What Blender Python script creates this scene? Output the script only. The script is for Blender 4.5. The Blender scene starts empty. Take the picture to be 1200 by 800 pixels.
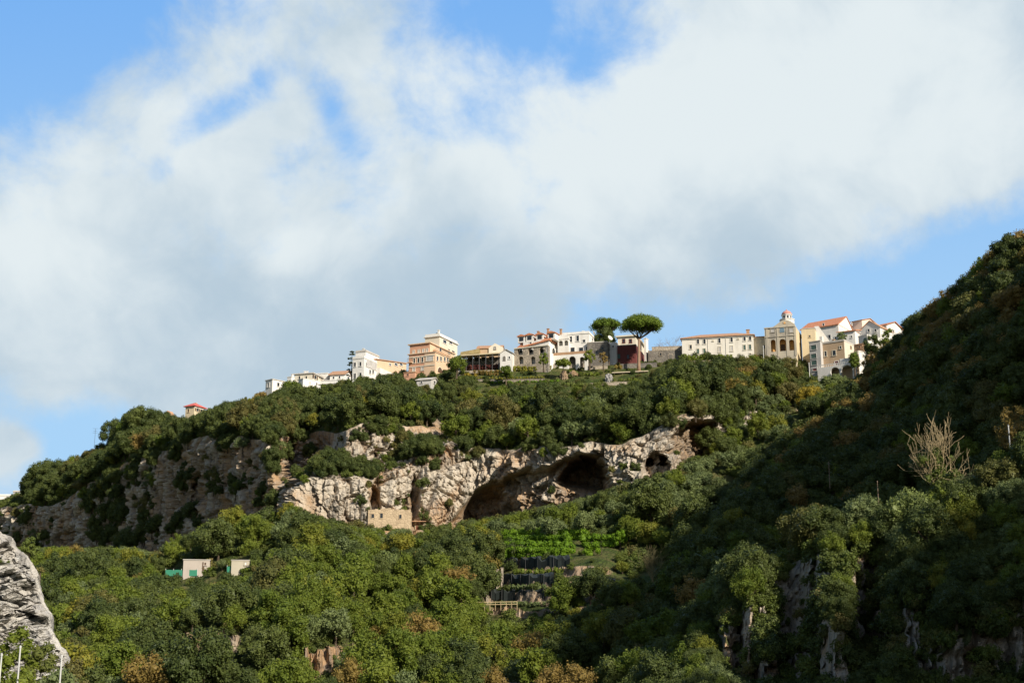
import bpy, math, random
import numpy as np
from mathutils import Vector
from mathutils.bvhtree import BVHTree

sc = bpy.context.scene
COL = sc.collection
R = math.radians
rnd = random.Random(7)

# ---------------------------------------------------------------- camera
PITCH = R(14.0)
FPX = 600.0 / math.tan(R(20.0))
CAMZ = 1.7
CP, SP = math.cos(PITCH), math.sin(PITCH)
cam = bpy.data.cameras.new('camera')
cam.sensor_width = 36.0
cam.lens = 18.0 / math.tan(R(20.0))
cam.clip_end = 9000.0
cam_o = bpy.data.objects.new('camera', cam)
COL.objects.link(cam_o)
cam_o.location = (0, 0, CAMZ)
cam_o.rotation_euler = (R(90) + PITCH, 0, 0)
sc.camera = cam_o


def ray(px, py):
    x, u = (px - 600.0) / FPX, (400.0 - py) / FPX
    return np.array([x, CP - u * SP, SP + u * CP])


def at(px, py, Y):
    d = ray(px, py)
    t = Y / d[1]
    return np.array([d[0] * t, Y, CAMZ + d[2] * t])


def at_np(px, py, Y):
    x, u = (px - 600.0) / FPX, (400.0 - py) / FPX
    dy = CP - u * SP
    dz = SP + u * CP
    t = Y / dy
    return np.stack([x * t, Y + 0 * x, CAMZ + dz * t], -1)


def proj(P):
    P = np.asarray(P, float)
    f = P[..., 1] * CP + (P[..., 2] - CAMZ) * SP
    up = -P[..., 1] * SP + (P[..., 2] - CAMZ) * CP
    f = np.where(f < 1e-3, 1e-3, f)
    return 600 + FPX * P[..., 0] / f, 400 - FPX * up / f, f


# ---------------------------------------------------------------- noise
def _hash(ix, iy, iz, seed):
    h = (ix.astype(np.int64) * 374761393 + iy.astype(np.int64) * 668265263 + iz.astype(np.int64) * 2147483647 + seed * 1274126177)
    h = (h ^ (h >> 13)) * 1274126177
    h = h ^ (h >> 16)
    return (h & 0xFFFF).astype(float) / 32767.5 - 1.0


def vnoise(p, seed=0):
    f = np.floor(p)
    r = p - f
    r = r * r * (3 - 2 * r)
    i = f.astype(np.int64)
    out = 0
    for dx in (0, 1):
        wx = r[..., 0] if dx else 1 - r[..., 0]
        for dy in (0, 1):
            wy = r[..., 1] if dy else 1 - r[..., 1]
            for dz in (0, 1):
                wz = r[..., 2] if dz else 1 - r[..., 2]
                out = out + wx * wy * wz * _hash(i[..., 0] + dx, i[..., 1] + dy, i[..., 2] + dz, seed)
    return out


def fbm(p, o=4, seed=0, gain=0.5):
    a, s, t = 1.0, 0, 0
    for k in range(o):
        s = s + a * vnoise(p * (2.03 ** k), seed + k * 17)
        t += a
        a *= gain
    return s / t


def ridged(p, o=3, seed=0):
    a, s, t = 1.0, 0, 0
    for k in range(o):
        s = s + a * (1 - 2 * np.abs(vnoise(p * (2.1 ** k), seed + k * 31)))
        t += a
        a *= 0.5
    return s / t


def worley(p, seed=0):
    """nearest and second nearest cell distance, and a value of the nearest cell"""
    sh = p.shape[:-1]
    p = p.reshape(-1, 3)
    i = np.floor(p).astype(np.int64)
    f1 = np.full(len(p), 9.0)
    f2 = np.full(len(p), 9.0)
    hv = np.zeros(len(p))
    for dx in (-1, 0, 1):
        for dy in (-1, 0, 1):
            for dz in (-1, 0, 1):
                c = i + np.array([dx, dy, dz])
                o = np.stack([_hash(c[:, 0], c[:, 1], c[:, 2], seed + k) for k in (1, 2, 3)], -1) * .5 + .5
                d = np.linalg.norm(c + o - p, axis=1)
                h = _hash(c[:, 0], c[:, 1], c[:, 2], seed + 4)
                n = d < f1
                f2 = np.where(n, f1, np.minimum(f2, d))
                hv = np.where(n, h, hv)
                f1 = np.where(n, d, f1)
    return f1.reshape(sh), f2.reshape(sh), hv.reshape(sh)


def sstep(a, b, x):
    t = np.clip((x - a) / (b - a), 0, 1)
    return t * t * (3 - 2 * t)


def tab(x, pts):
    a = np.array(pts, float)
    return np.interp(x, a[:, 0], a[:, 1])


def ell(x, y, cx, cy, rx, ry):
    return np.sqrt(((x - cx) / rx) ** 2 + ((y - cy) / ry) ** 2)


# ---------------------------------------------------------------- materials
MATS = {}


def newmat(name):
    m = bpy.data.materials.new(name)
    m.use_nodes = True
    nt = m.node_tree
    nt.nodes.clear()
    out = nt.nodes.new('ShaderNodeOutputMaterial')
    MATS[name] = m
    return m, nt, out


def N(nt, t, **kw):
    n = nt.nodes.new(t)
    for k, v in kw.items():
        if k == 'inp':
            for kk, vv in v.items():
                if hasattr(vv, 'is_output') or isinstance(vv, bpy.types.NodeSocket):
                    nt.links.new(vv, n.inputs[kk])
                else:
                    n.inputs[kk].default_value = vv
        else:
            setattr(n, k, v)
    return n


def math_(nt, op, a, b=None, c=None, clamp=False):
    n = nt.nodes.new('ShaderNodeMath')
    n.operation = op
    n.use_clamp = clamp
    for i, v in enumerate((a, b, c)):
        if v is None:
            continue
        if isinstance(v, bpy.types.NodeSocket):
            nt.links.new(v, n.inputs[i])
        else:
            n.inputs[i].default_value = v
    return n.outputs[0]


def mix_(nt, f, a, b, blend='MIX'):
    n = nt.nodes.new('ShaderNodeMix')
    n.data_type = 'RGBA'
    n.blend_type = blend
    n.clamp_factor = True
    for s, v in ((n.inputs[0], f), (n.inputs[6], a), (n.inputs[7], b)):
        if isinstance(v, bpy.types.NodeSocket):
            nt.links.new(v, s)
        elif isinstance(v, (int, float)):
            s.default_value = v
        else:
            s.default_value = (*v[:3], 1)
    return n.outputs[2]


def ramp_(nt, f, lo, hi):
    n = nt.nodes.new('ShaderNodeMapRange')
    n.interpolation_type = 'SMOOTHSTEP'
    nt.links.new(f, n.inputs[0])
    n.inputs[1].default_value = lo
    n.inputs[2].default_value = hi
    return n.outputs[0]


def noise_(nt, vec, scale, detail=4, rough=0.55, dist=0.0):
    n = nt.nodes.new('ShaderNodeTexNoise')
    if vec is not None:
        nt.links.new(vec, n.inputs['Vector'])
    n.inputs['Scale'].default_value = scale
    n.inputs['Detail'].default_value = detail
    n.inputs['Roughness'].default_value = rough
    n.inputs['Distortion'].default_value = dist
    return n.outputs[0]


def scaled(nt, vec, s):
    n = nt.nodes.new('ShaderNodeMapping')
    nt.links.new(vec, n.inputs[0])
    n.inputs['Scale'].default_value = s
    return n.outputs[0]


def geo_pos(nt):
    return nt.nodes.new('ShaderNodeNewGeometry').outputs['Position']


def plaster(name, c, c2=None, stain=0.35, rough=0.9):
    """painted or bare render with weather stains"""
    m, nt, out = newmat(name)
    pos = geo_pos(nt)
    c2 = c2 or tuple(v * 0.6 for v in c)
    n1 = noise_(nt, pos, 0.35, 5, 0.6)
    n2 = noise_(nt, scaled(nt, pos, (1.2, 1.2, 0.18)), 1.0, 4, 0.6)
    f = math_(nt, 'MULTIPLY', ramp_(nt, math_(nt, 'ADD', math_(nt, 'MULTIPLY', n1, 0.5), math_(nt, 'MULTIPLY', n2, 0.5)), 0.42, 0.68), stain)
    col = mix_(nt, f, c, c2)
    b = N(nt, 'ShaderNodeBump', inp={'Height': noise_(nt, pos, 3.0, 4), 'Strength': 0.25, 'Distance': 0.06})
    p = N(nt, 'ShaderNodeBsdfPrincipled', inp={'Base Color': col, 'Roughness': rough, 'Normal': b.outputs[0]})
    p.inputs['Specular IOR Level'].default_value = 0.2
    nt.links.new(p.outputs[0], out.inputs[0])
    return m


def flat(name, c, rough=0.7, metal=0.0, var=0.25):
    m, nt, out = newmat(name)
    n1 = noise_(nt, geo_pos(nt), 1.3, 4)
    col = mix_(nt, math_(nt, 'MULTIPLY', ramp_(nt, n1, 0.35, 0.7), var), c, tuple(v * 0.55 for v in c))
    p = N(nt, 'ShaderNodeBsdfPrincipled', inp={'Base Color': col, 'Roughness': rough, 'Metallic': metal})
    nt.links.new(p.outputs[0], out.inputs[0])
    return m


def stone_mat(name, c, c2, scale=1.6):
    m, nt, out = newmat(name)
    pos = geo_pos(nt)
    v = N(nt, 'ShaderNodeTexVoronoi', inp={'Vector': pos, 'Scale': scale})
    v2 = N(nt, 'ShaderNodeTexVoronoi', feature='DISTANCE_TO_EDGE', inp={'Vector': pos, 'Scale': scale})
    n1 = noise_(nt, pos, 0.5, 5)
    sep = N(nt, 'ShaderNodeSeparateColor', inp={0: v.outputs['Color']})
    col = mix_(nt, math_(nt, 'ADD', math_(nt, 'MULTIPLY', sep.outputs[0], 0.5), math_(nt, 'MULTIPLY', ramp_(nt, n1, 0.35, 0.7), 0.5)), c, c2)
    b = N(nt, 'ShaderNodeBump', inp={'Height': ramp_(nt, v2.outputs[0], 0.0, 0.12), 'Strength': 0.6, 'Distance': 0.1})
    p = N(nt, 'ShaderNodeBsdfPrincipled', inp={'Base Color': col, 'Roughness': 0.95, 'Normal': b.outputs[0]})
    p.inputs['Specular IOR Level'].default_value = 0.15
    nt.links.new(p.outputs[0], out.inputs[0])
    return m


def tile_mat(name, c, c2):
    m, nt, out = newmat(name)
    pos = geo_pos(nt)
    n1 = noise_(nt, pos, 2.2, 5, 0.65)
    w = N(nt, 'ShaderNodeTexWave', inp={'Vector': pos, 'Scale': 1.4, 'Distortion': 1.0, 'Detail': 2.0})
    col = mix_(nt, ramp_(nt, n1, 0.35, 0.68), c, c2)
    b = N(nt, 'ShaderNodeBump', inp={'Height': w.outputs[1], 'Strength': 0.5, 'Distance': 0.08})
    p = N(nt, 'ShaderNodeBsdfPrincipled', inp={'Base Color': col, 'Roughness': 0.85, 'Normal': b.outputs[0]})
    nt.links.new(p.outputs[0], out.inputs[0])
    return m


def glass_mat(name, c=(0.02, 0.025, 0.03)):
    m, nt, out = newmat(name)
    p = N(nt, 'ShaderNodeBsdfPrincipled', inp={'Base Color': (*c, 1), 'Roughness': 0.25})
    nt.links.new(p.outputs[0], out.inputs[0])
    return m


def leaf_mat(name, c1, c2, c3, amt3=0.0, transl=0.22):
    """c1..c2 by leaf and by tree, c3 mixed in on some trees only"""
    m, nt, out = newmat(name)
    a = N(nt, 'ShaderNodeAttribute', attribute_name='tone')
    oi = nt.nodes.new('ShaderNodeObjectInfo')
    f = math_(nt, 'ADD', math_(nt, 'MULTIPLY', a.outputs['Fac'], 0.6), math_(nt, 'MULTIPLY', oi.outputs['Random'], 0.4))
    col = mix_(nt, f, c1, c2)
    r2 = math_(nt, 'FRACT', math_(nt, 'MULTIPLY', oi.outputs['Random'], 37.31))
    f3 = math_(nt, 'MULTIPLY', ramp_(nt, r2, 1.0 - max(amt3, 1e-3), 1.0 - 0.3 * max(amt3, 1e-3)), math_(nt, 'ADD', math_(nt, 'MULTIPLY', a.outputs['Fac'], 0.7), 0.3)) if amt3 > 0 else 0.0
    col = mix_(nt, f3, col, c3)
    d = N(nt, 'ShaderNodeBsdfPrincipled', inp={'Base Color': col, 'Roughness': 0.55})
    d.inputs['Specular IOR Level'].default_value = 0.22
    t = N(nt, 'ShaderNodeBsdfTranslucent', inp={'Color': col})
    mx = N(nt, 'ShaderNodeMixShader', inp={0: transl, 1: d.outputs[0], 2: t.outputs[0]})
    nt.links.new(mx.outputs[0], out.inputs[0])
    return m


def terrain_mat(name, tint=(1, 1, 1), ochre=1.0):
    """limestone where the attribute 'rock' says so, green and brown soil elsewhere"""
    m, nt, out = newmat(name)
    pos = geo_pos(nt)
    a = N(nt, 'ShaderNodeAttribute', attribute_name='rock')
    ng = noise_(nt, pos, 0.25, 5, 0.6)
    soil = mix_(nt, ramp_(nt, ng, 0.4, 0.62), (0.05, 0.07, 0.02), (0.12, 0.115, 0.045))
    soil = mix_(nt, ramp_(nt, noise_(nt, pos, 1.3, 4, 0.6), 0.5, 0.7), soil, (0.085, 0.12, 0.025))
    n1 = noise_(nt, scaled(nt, pos, (1, 1, 0.45)), 0.16, 6, 0.62, 0.6)
    n2 = noise_(nt, scaled(nt, pos, (1.0, 1.0, 0.22)), 0.55, 6, 0.65, 0.4)
    n3 = noise_(nt, pos, 0.09, 4, 0.6)
    n4 = noise_(nt, scaled(nt, pos, (1, 1, 0.10)), 0.9, 5, 0.6, 0.3)
    t = tint
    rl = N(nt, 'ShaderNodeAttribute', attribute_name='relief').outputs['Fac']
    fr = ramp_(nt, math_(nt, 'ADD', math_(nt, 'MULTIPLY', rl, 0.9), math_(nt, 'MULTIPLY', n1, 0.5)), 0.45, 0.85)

    def C3(r, g, b):
        return (r * t[0], g * t[1], b * t[2])
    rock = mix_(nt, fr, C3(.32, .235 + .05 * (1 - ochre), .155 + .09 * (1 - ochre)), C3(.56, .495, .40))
    rock = mix_(nt, math_(nt, 'MULTIPLY', ramp_(nt, n3, 0.47, 0.62), 0.7 * ochre), rock, C3(.47, .29, .15))
    rock = mix_(nt, math_(nt, 'MULTIPLY', ramp_(nt, n2, 0.50, 0.66), 0.65), rock, C3(.24, .215, .19))
    rock = mix_(nt, math_(nt, 'MULTIPLY', ramp_(nt, n4, 0.54, 0.66), 0.75), rock, C3(.12, .105, .09))
    rock = mix_(nt, math_(nt, 'MULTIPLY', ramp_(nt, noise_(nt, pos, 0.8, 5, 0.7), 0.58, 0.68), 0.5), rock, C3(.60, .55, .47))
    f = ramp_(nt, math_(nt, 'ADD', a.outputs['Fac'], math_(nt, 'MULTIPLY', math_(nt, 'SUBTRACT', noise_(nt, pos, 0.4, 5, 0.65), 0.5), 1.1)), 0.38, 0.62)
    col = mix_(nt, f, soil, rock)
    h = math_(nt, 'ADD', math_(nt, 'MULTIPLY', noise_(nt, scaled(nt, pos, (1, 1, 0.5)), 0.9, 8, 0.65), 1.0), math_(nt, 'MULTIPLY', noise_(nt, pos, 3.2, 5, 0.6), 0.3))
    b = N(nt, 'ShaderNodeBump', inp={'Height': h, 'Strength': 1.0, 'Distance': 1.0})
    p = N(nt, 'ShaderNodeBsdfPrincipled', inp={'Base Color': col, 'Roughness': 0.95, 'Normal': b.outputs[0]})
    p.inputs['Specular IOR Level'].default_value = 0.1
    nt.links.new(p.outputs[0], out.inputs[0])
    return m


M_TERR = terrain_mat('hillside')
M_GREYROCK = terrain_mat('grey_limestone', (1.20, 1.32, 1.50), 0.15)
M_OAK = leaf_mat('oak_leaves', (0.038, 0.060, 0.017), (0.130, 0.155, 0.036), (0.18, 0.15, 0.045), 0.14)
M_OLIVE = leaf_mat('olive_leaves', (0.105, 0.140, 0.055), (0.205, 0.245, 0.085), (0.18, 0.22, 0.05), 0.25)
M_DECID = leaf_mat('broad_leaves', (0.085, 0.130, 0.018), (0.215, 0.25, 0.034), (0.29, 0.25, 0.035), 0.24, 0.32)
M_BROWN = leaf_mat('autumn_leaves', (0.18, 0.135, 0.032), (0.33, 0.225, 0.07), (0.24, 0.21, 0.04), 0.4, 0.3)
M_PINE = leaf_mat('pine_needles', (0.085, 0.14, 0.016), (0.19, 0.26, 0.032), (0.1, 0.1, 0.02), 0.0, 0.15)
M_SHRUB = leaf_mat('shrub_leaves', (0.06, 0.09, 0.018), (0.18, 0.21, 0.042), (0.24, 0.19, 0.07), 0.22)
M_VINE = leaf_mat('vine_leaves', (0.11, 0.21, 0.012), (0.19, 0.30, 0.02), (0.2, 0.2, 0.03), 0.0, 0.35)
M_YELLOW = leaf_mat('yellow_leaves', (0.22, 0.17, 0.02), (0.36, 0.28, 0.03), (0.2, 0.2, 0.03), 0.0, 0.3)
M_REDLEAF = leaf_mat('red_leaves', (0.11, 0.03, 0.025), (0.20, 0.07, 0.05), (0.1, 0.1, 0.02), 0.0, 0.25)
M_BARK = plaster('bark', (0.10, 0.075, 0.05), (0.05, 0.04, 0.03), 0.7)
M_TWIG = plaster('bare_twigs', (0.38, 0.30, 0.17), (0.26, 0.2, 0.11), 0.5)
M_WHITE = plaster('white_plaster', (0.70, 0.68, 0.635), (0.48, 0.455, 0.40), 0.4)
M_CREAM = plaster('cream_plaster', (0.644, 0.592, 0.479), (0.435, 0.383, 0.296), 0.4)
M_GREYW = plaster('grey_plaster', (0.479, 0.461, 0.435), (0.313, 0.296, 0.270), 0.6)
M_TAN = plaster('tan_plaster', (0.479, 0.348, 0.226), (0.331, 0.235, 0.148), 0.5)
M_PEACH = plaster('peach_plaster', (0.64, 0.46, 0.31), (0.50, 0.35, 0.23), 0.4)
M_ORANGE = plaster('orange_plaster', (0.55, 0.31, 0.20), (0.42, 0.23, 0.15), 0.4)
M_YELL = plaster('yellow_plaster', (0.60, 0.50, 0.33), (0.44, 0.37, 0.25), 0.45)
M_OCHRE = plaster('ochre_plaster', (0.72, 0.40, 0.15), (0.6, 0.33, 0.12), 0.3)
M_CHURCH = plaster('weathered_facade', (0.470, 0.418, 0.326), (0.252, 0.235, 0.204), 0.9)
M_DKRED = plaster('dark_red_plaster', (0.16, 0.05, 0.045), (0.1, 0.035, 0.03), 0.5)
M_BROWNW = plaster('brown_plaster', (0.40, 0.25, 0.15), (0.28, 0.17, 0.1), 0.5)
M_STONE = stone_mat('rubble_stone', (0.42, 0.36, 0.28), (0.22, 0.19, 0.15))
M_STONED = stone_mat('dark_rubble_stone', (0.22, 0.20, 0.17), (0.12, 0.11, 0.10))
M_RUIN = stone_mat('ruin_stone', (0.56, 0.44, 0.29), (0.38, 0.29, 0.19))
M_TILE = tile_mat('terracotta_tiles', (0.60, 0.24, 0.11), (0.42, 0.17, 0.09))
M_TILEO = tile_mat('old_tiles', (0.52, 0.28, 0.15), (0.36, 0.22, 0.13))
M_TILEP = tile_mat('pink_dome', (0.62, 0.30, 0.24), (0.48, 0.22, 0.18))
M_SLAB = plaster('roof_slab', (0.50, 0.47, 0.42), (0.33, 0.3, 0.27), 0.6)
M_GLASS = glass_mat('window_glass')
M_GREENSH = flat('green_shutter', (0.05, 0.10, 0.085))
M_BROWNSH = flat('brown_shutter', (0.10, 0.055, 0.03))
M_WOOD = flat('weathered_wood', (0.20, 0.14, 0.09))
M_STRAW = flat('straw_thatch', (0.30, 0.23, 0.10), 0.95, 0, 0.6)
M_METAL = flat('pale_metal', (0.62, 0.62, 0.60), 0.5, 0.2)
M_DKMETAL = flat('dark_metal', (0.08, 0.08, 0.08), 0.5, 0.3)
M_NET = flat('black_netting', (0.018, 0.026, 0.024), 0.9, 0, 0.7)
M_GREENNET = flat('green_netting', (0.03, 0.22, 0.13), 0.7)
M_ROAD = flat('worn_asphalt', (0.11, 0.105, 0.10), 0.9)
M_REDDOOR = flat('red_door', (0.22, 0.06, 0.04), 0.7)


# ---------------------------------------------------------------- objects
def tag(o, label=None, cat=None, group=None, kind=None):
    if label:
        o['label'] = label
    if cat:
        o['category'] = cat
    if group:
        o['group'] = group
    if kind:
        o['kind'] = kind
    return o


BASE = {}


def empty(name, loc, label, cat, group=None):
    o = bpy.data.objects.new(name, None)
    COL.objects.link(o)
    o.location = tuple(loc)
    o.empty_display_size = 0.5
    BASE[o.name] = np.array(loc, float)
    return tag(o, label, cat, group)


def base_of(o):
    while o is not None:
        if o.name in BASE:
            return BASE[o.name]
        o = o.parent
    return np.zeros(3)


class MB:
    """collects shapes, builds ONE mesh object"""

    def __init__(s):
        s.v, s.f, s.m = [], [], []

    def add(s, verts, faces, mi=0):
        b = len(s.v)
        s.v += [tuple(p) for p in verts]
        s.f += [tuple(i + b for i in f) for f in faces]
        s.m += [mi] * len(faces)
        return s

    def hexa(s, p, mi=0):
        """8 corners: bottom loop 0-3, top loop 4-7"""
        return s.add(p, [(3, 2, 1, 0), (4, 5, 6, 7), (0, 1, 5, 4), (1, 2, 6, 5), (2, 3, 7, 6), (3, 0, 4, 7)], mi)

    def box(s, lo, hi, mi=0):
        (a, b, c), (d, e, f) = lo, hi
        return s.hexa([(a, b, c), (d, b, c), (d, e, c), (a, e, c), (a, b, f), (d, b, f), (d, e, f), (a, e, f)], mi)

    def prism(s, poly, vec, mi=0):
        n = len(poly)
        v = np.asarray(vec, float)
        p = [np.asarray(q, float) for q in poly]
        q = [x + v for x in p]
        return s.add(p + q, [tuple(range(n))[::-1], tuple(range(n, 2 * n))] + [(i, (i + 1) % n, n + (i + 1) % n, n + i) for i in range(n)], mi)

    def tube(s, pts, radii, n=7, mi=0, cap=True):
        pts = [Vector(p) for p in pts]
        vs, fs = [], []
        for i, p in enumerate(pts):
            d = (pts[min(i + 1, len(pts) - 1)] - pts[max(i - 1, 0)]).normalized()
            a = d.cross(Vector((0.31, 0.93, 0.17))).normalized()
            b = d.cross(a)
            for k in range(n):
                t = 2 * math.pi * k / n
                vs.append(p + (math.cos(t) * a + math.sin(t) * b) * float(radii[i]))
        for i in range(len(pts) - 1):
            for k in range(n):
                fs.append((i * n + k, i * n + (k + 1) % n, (i + 1) * n + (k + 1) % n, (i + 1) * n + k))
        if cap:
            fs.append(tuple(range(n))[::-1])
            fs.append(tuple(range((len(pts) - 1) * n, len(pts) * n)))
        return s.add(vs, fs, mi)

    def lathe(s, c, prof, n=16, mi=0):
        """prof: (radius, z) from bottom up"""
        vs, fs = [], []
        for r_, z in prof:
            for k in range(n):
                t = 2 * math.pi * (k + 0.5) / n
                vs.append((c[0] + r_ * math.cos(t), c[1] + r_ * math.sin(t), c[2] + z))
        for i in range(len(prof) - 1):
            for k in range(n):
                fs.append((i * n + k, i * n + (k + 1) % n, (i + 1) * n + (k + 1) % n, (i + 1) * n + k))
        fs.append(tuple(range(n))[::-1])
        fs.append(tuple(range((len(prof) - 1) * n, len(prof) * n)))
        return s.add(vs, fs, mi)

    def build(s, name, mats, parent=None, smooth=False):
        b = base_of(parent) if parent is not None else np.zeros(3)
        me = bpy.data.meshes.new(name)
        v = np.array(s.v, float) - b
        me.from_pydata(v.tolist(), [], s.f)
        for m in (mats if isinstance(mats, (list, tuple)) else [mats]):
            me.materials.append(m)
        if len(me.materials) > 1:
            me.polygons.foreach_set('material_index', s.m)
        if smooth:
            me.polygons.foreach_set('use_smooth', [True] * len(me.polygons))
        me.update()
        o = bpy.data.objects.new(name, me)
        COL.objects.link(o)
        if parent is not None:
            o.parent = parent
        return o


def mesh_np(name, V, Fs, mat, tone=None, smooth=None, rock=None):
    me = bpy.data.meshes.new(name)
    me.from_pydata(V.tolist(), [], Fs.tolist() if hasattr(Fs, 'tolist') else Fs)
    for m in (mat if isinstance(mat, (list, tuple)) else [mat]):
        me.materials.append(m)
    if tone is not None:
        at_ = me.attributes.new('tone', 'FLOAT', 'FACE')
        at_.data.foreach_set('value', np.asarray(tone, np.float32))
    if rock is not None:
        at_ = me.attributes.new('rock', 'FLOAT', 'POINT')
        at_.data.foreach_set('value', np.asarray(rock, np.float32))
    if smooth:
        me.polygons.foreach_set('use_smooth', [True] * len(me.polygons))
    me.update()
    return me


def link(name, me, parent=None):
    o = bpy.data.objects.new(name, me)
    COL.objects.link(o)
    if parent is not None:
        o.parent = parent
    return o
# ---------------------------------------------------------------- sun and sky
SUN_AZ, SUN_EL = R(141.0), R(29.0)          # clockwise from +Y
SDIR = np.array([math.sin(SUN_AZ) * math.cos(SUN_EL), math.cos(SUN_AZ) * math.cos(SUN_EL), math.sin(SUN_EL)])
sl = bpy.data.lights.new('sun', 'SUN')
sl.energy = 5.0
sl.angle = R(0.53)
sl.color = (1.0, 0.905, 0.765)
so = bpy.data.objects.new('sun', sl)
COL.objects.link(so)
so.rotation_euler = Vector(-SDIR).to_track_quat('-Z', 'Y').to_euler()
so.location = (200, -200, 300)


def build_world():
    w = bpy.data.worlds.new('World')
    sc.world = w
    w.use_nodes = True
    nt = w.node_tree
    nt.nodes.clear()
    out = nt.nodes.new('ShaderNodeOutputWorld')
    sky = nt.nodes.new('ShaderNodeTexSky')
    sky.sky_type = 'NISHITA'
    sky.sun_disc = False
    sky.sun_elevation = SUN_EL
    sky.sun_rotation = SUN_AZ
    sky.air_density = 1.0
    sky.dust_density = 0.6
    sky.ozone_density = 1.2
    tc = nt.nodes.new('ShaderNodeTexCoord')
    d = tc.outputs['Generated']

    def dot(v):
        n = nt.nodes.new('ShaderNodeVectorMath')
        n.operation = 'DOT_PRODUCT'
        nt.links.new(d, n.inputs[0])
        n.inputs[1].default_value = v
        return n.outputs['Value']
    # clouds lie on a plane tangent to the sky in the direction (0, cos 14, sin 14)
    f = math_(nt, 'MAXIMUM', dot((0, CP, SP)), 0.03)
    k = FPX / 1200.0
    u = math_(nt, 'ADD', math_(nt, 'MULTIPLY', math_(nt, 'DIVIDE', dot((1, 0, 0)), f), k), 0.5)
    v = math_(nt, 'SUBTRACT', 1.0 / 3, math_(nt, 'MULTIPLY', math_(nt, 'DIVIDE', dot((0, -SP, CP)), f), k))
    cb = nt.nodes.new('ShaderNodeCombineXYZ')
    nt.links.new(u, cb.inputs[0])
    nt.links.new(v, cb.inputs[1])
    q = cb.outputs[0]                      # q = photo pixel / 1200 near the view axis
    # drifting domain warp for soft ragged edges
    wn = nt.nodes.new('ShaderNodeTexNoise')
    nt.links.new(q, wn.inputs[0])
    wn.inputs['Scale'].default_value = 5.0
    wn.inputs['Detail'].default_value = 3
    wv = nt.nodes.new('ShaderNodeVectorMath')
    wv.operation = 'MULTIPLY_ADD'
    nt.links.new(wn.outputs[1], wv.inputs[0])
    wv.inputs[1].default_value = (0.10, 0.08, 0)
    sh = nt.nodes.new('ShaderNodeVectorMath')
    sh.operation = 'SUBTRACT'
    nt.links.new(q, sh.inputs[0])
    sh.inputs[1].default_value = (0.05, 0.04, 0)
    nt.links.new(sh.outputs[0], wv.inputs[2])
    qw = wv.outputs[0]

    def blob(cx, cy, sx, sy, ang, amp):
        m = nt.nodes.new('ShaderNodeMapping')
        m.vector_type = 'TEXTURE'
        nt.links.new(qw, m.inputs[0])
        m.inputs['Location'].default_value = (cx / 1200, cy / 1200, 0)
        m.inputs['Rotation'].default_value = (0, 0, R(ang))
        m.inputs['Scale'].default_value = (sx / 1200, sy / 1200, 1)
        l = nt.nodes.new('ShaderNodeVectorMath')
        l.operation = 'LENGTH'
        nt.links.new(m.outputs[0], l.inputs[0])
        l2 = math_(nt, 'MULTIPLY', l.outputs['Value'], l.outputs['Value'])
        return math_(nt, 'MULTIPLY', math_(nt, 'EXPONENT', math_(nt, 'MULTIPLY', l2, -1.0)), amp)

    def total(bs):
        s = None
        for b_ in bs:
            x = blob(*b_)
            s = x if s is None else math_(nt, 'ADD', s, x)
        return s
    cover = math_(nt, 'MULTIPLY', total(CLOUD_COVER), 0.66)
    def vor(vec, scale, detail):
        n = nt.nodes.new('ShaderNodeTexVoronoi')
        nt.links.new(vec, n.inputs['Vector'])
        n.inputs['Scale'].default_value = scale
        n.inputs['Detail'].default_value = detail
        n.inputs['Roughness'].default_value = 0.55
        n.normalize = True
        return n.outputs['Distance']
    n1 = noise_(nt, q, 5.0, 9, 0.60, 0.25)
    n2 = noise_(nt, q, 15.0, 7, 0.62, 0.3)
    pf = vor(qw, 8.0, 4)
    nn = math_(nt, 'ADD', math_(nt, 'MULTIPLY', math_(nt, 'SUBTRACT', n1, 0.5), 2.3), math_(nt, 'MULTIPLY', math_(nt, 'SUBTRACT', n2, 0.5), 1.1))
    nn = math_(nt, 'ADD', nn, math_(nt, 'MULTIPLY', math_(nt, 'SUBTRACT', 0.42, pf), 0.6))
    front = ramp_(nt, f, 0.35, 0.75)
    dens = math_(nt, 'MULTIPLY', ramp_(nt, math_(nt, 'ADD', cover, nn), -0.05, 0.80), front)
    # light and grey parts of the cloud
    lit = total(CLOUD_LIGHT)
    n3 = noise_(nt, qw, 6.5, 8, 0.58, 0.3)
    n4 = noise_(nt, q, 2.8, 4, 0.5)
    lt = math_(nt, 'ADD', lit, math_(nt, 'MULTIPLY', math_(nt, 'SUBTRACT', math_(nt, 'ADD', math_(nt, 'MULTIPLY', n3, 0.65), math_(nt, 'MULTIPLY', n4, 0.35)), 0.5), 3.4))
    lt = math_(nt, 'ADD', lt, math_(nt, 'MULTIPLY', math_(nt, 'SUBTRACT', 0.42, pf), 1.3))
    S = 0.075
    E = 2 ** -0.4
    grey = tuple(c * E / S for c in (0.47, 0.595, 0.70))
    white = tuple(c * E / S for c in (0.775, 0.85, 0.88))
    ccol = mix_(nt, ramp_(nt, lt, -0.40, 0.95), grey, white)
    # clear sky: the physical sky, with the pale veil of thin high cloud this side of it carries
    veil = math_(nt, 'MULTIPLY', ramp_(nt, v, -0.10, 0.42), 1.0)
    vc = mix_(nt, veil, tuple(c * E / S for c in (0.185, 0.45, 0.92)), tuple(c * E / S for c in (0.40, 0.66, 0.95)))
    clear = mix_(nt, math_(nt, 'MULTIPLY', front, 0.94), sky.outputs[0], vc)
    allc = mix_(nt, dens, clear, ccol)
    # below the horizon: dull earth light
    bg = N(nt, 'ShaderNodeBackground', inp={0: allc, 1: S})
    nt.links.new(bg.outputs[0], out.inputs[0])
    w.cycles.sampling_method = 'MANUAL'
    w.cycles.sample_map_resolution = 512


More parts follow.
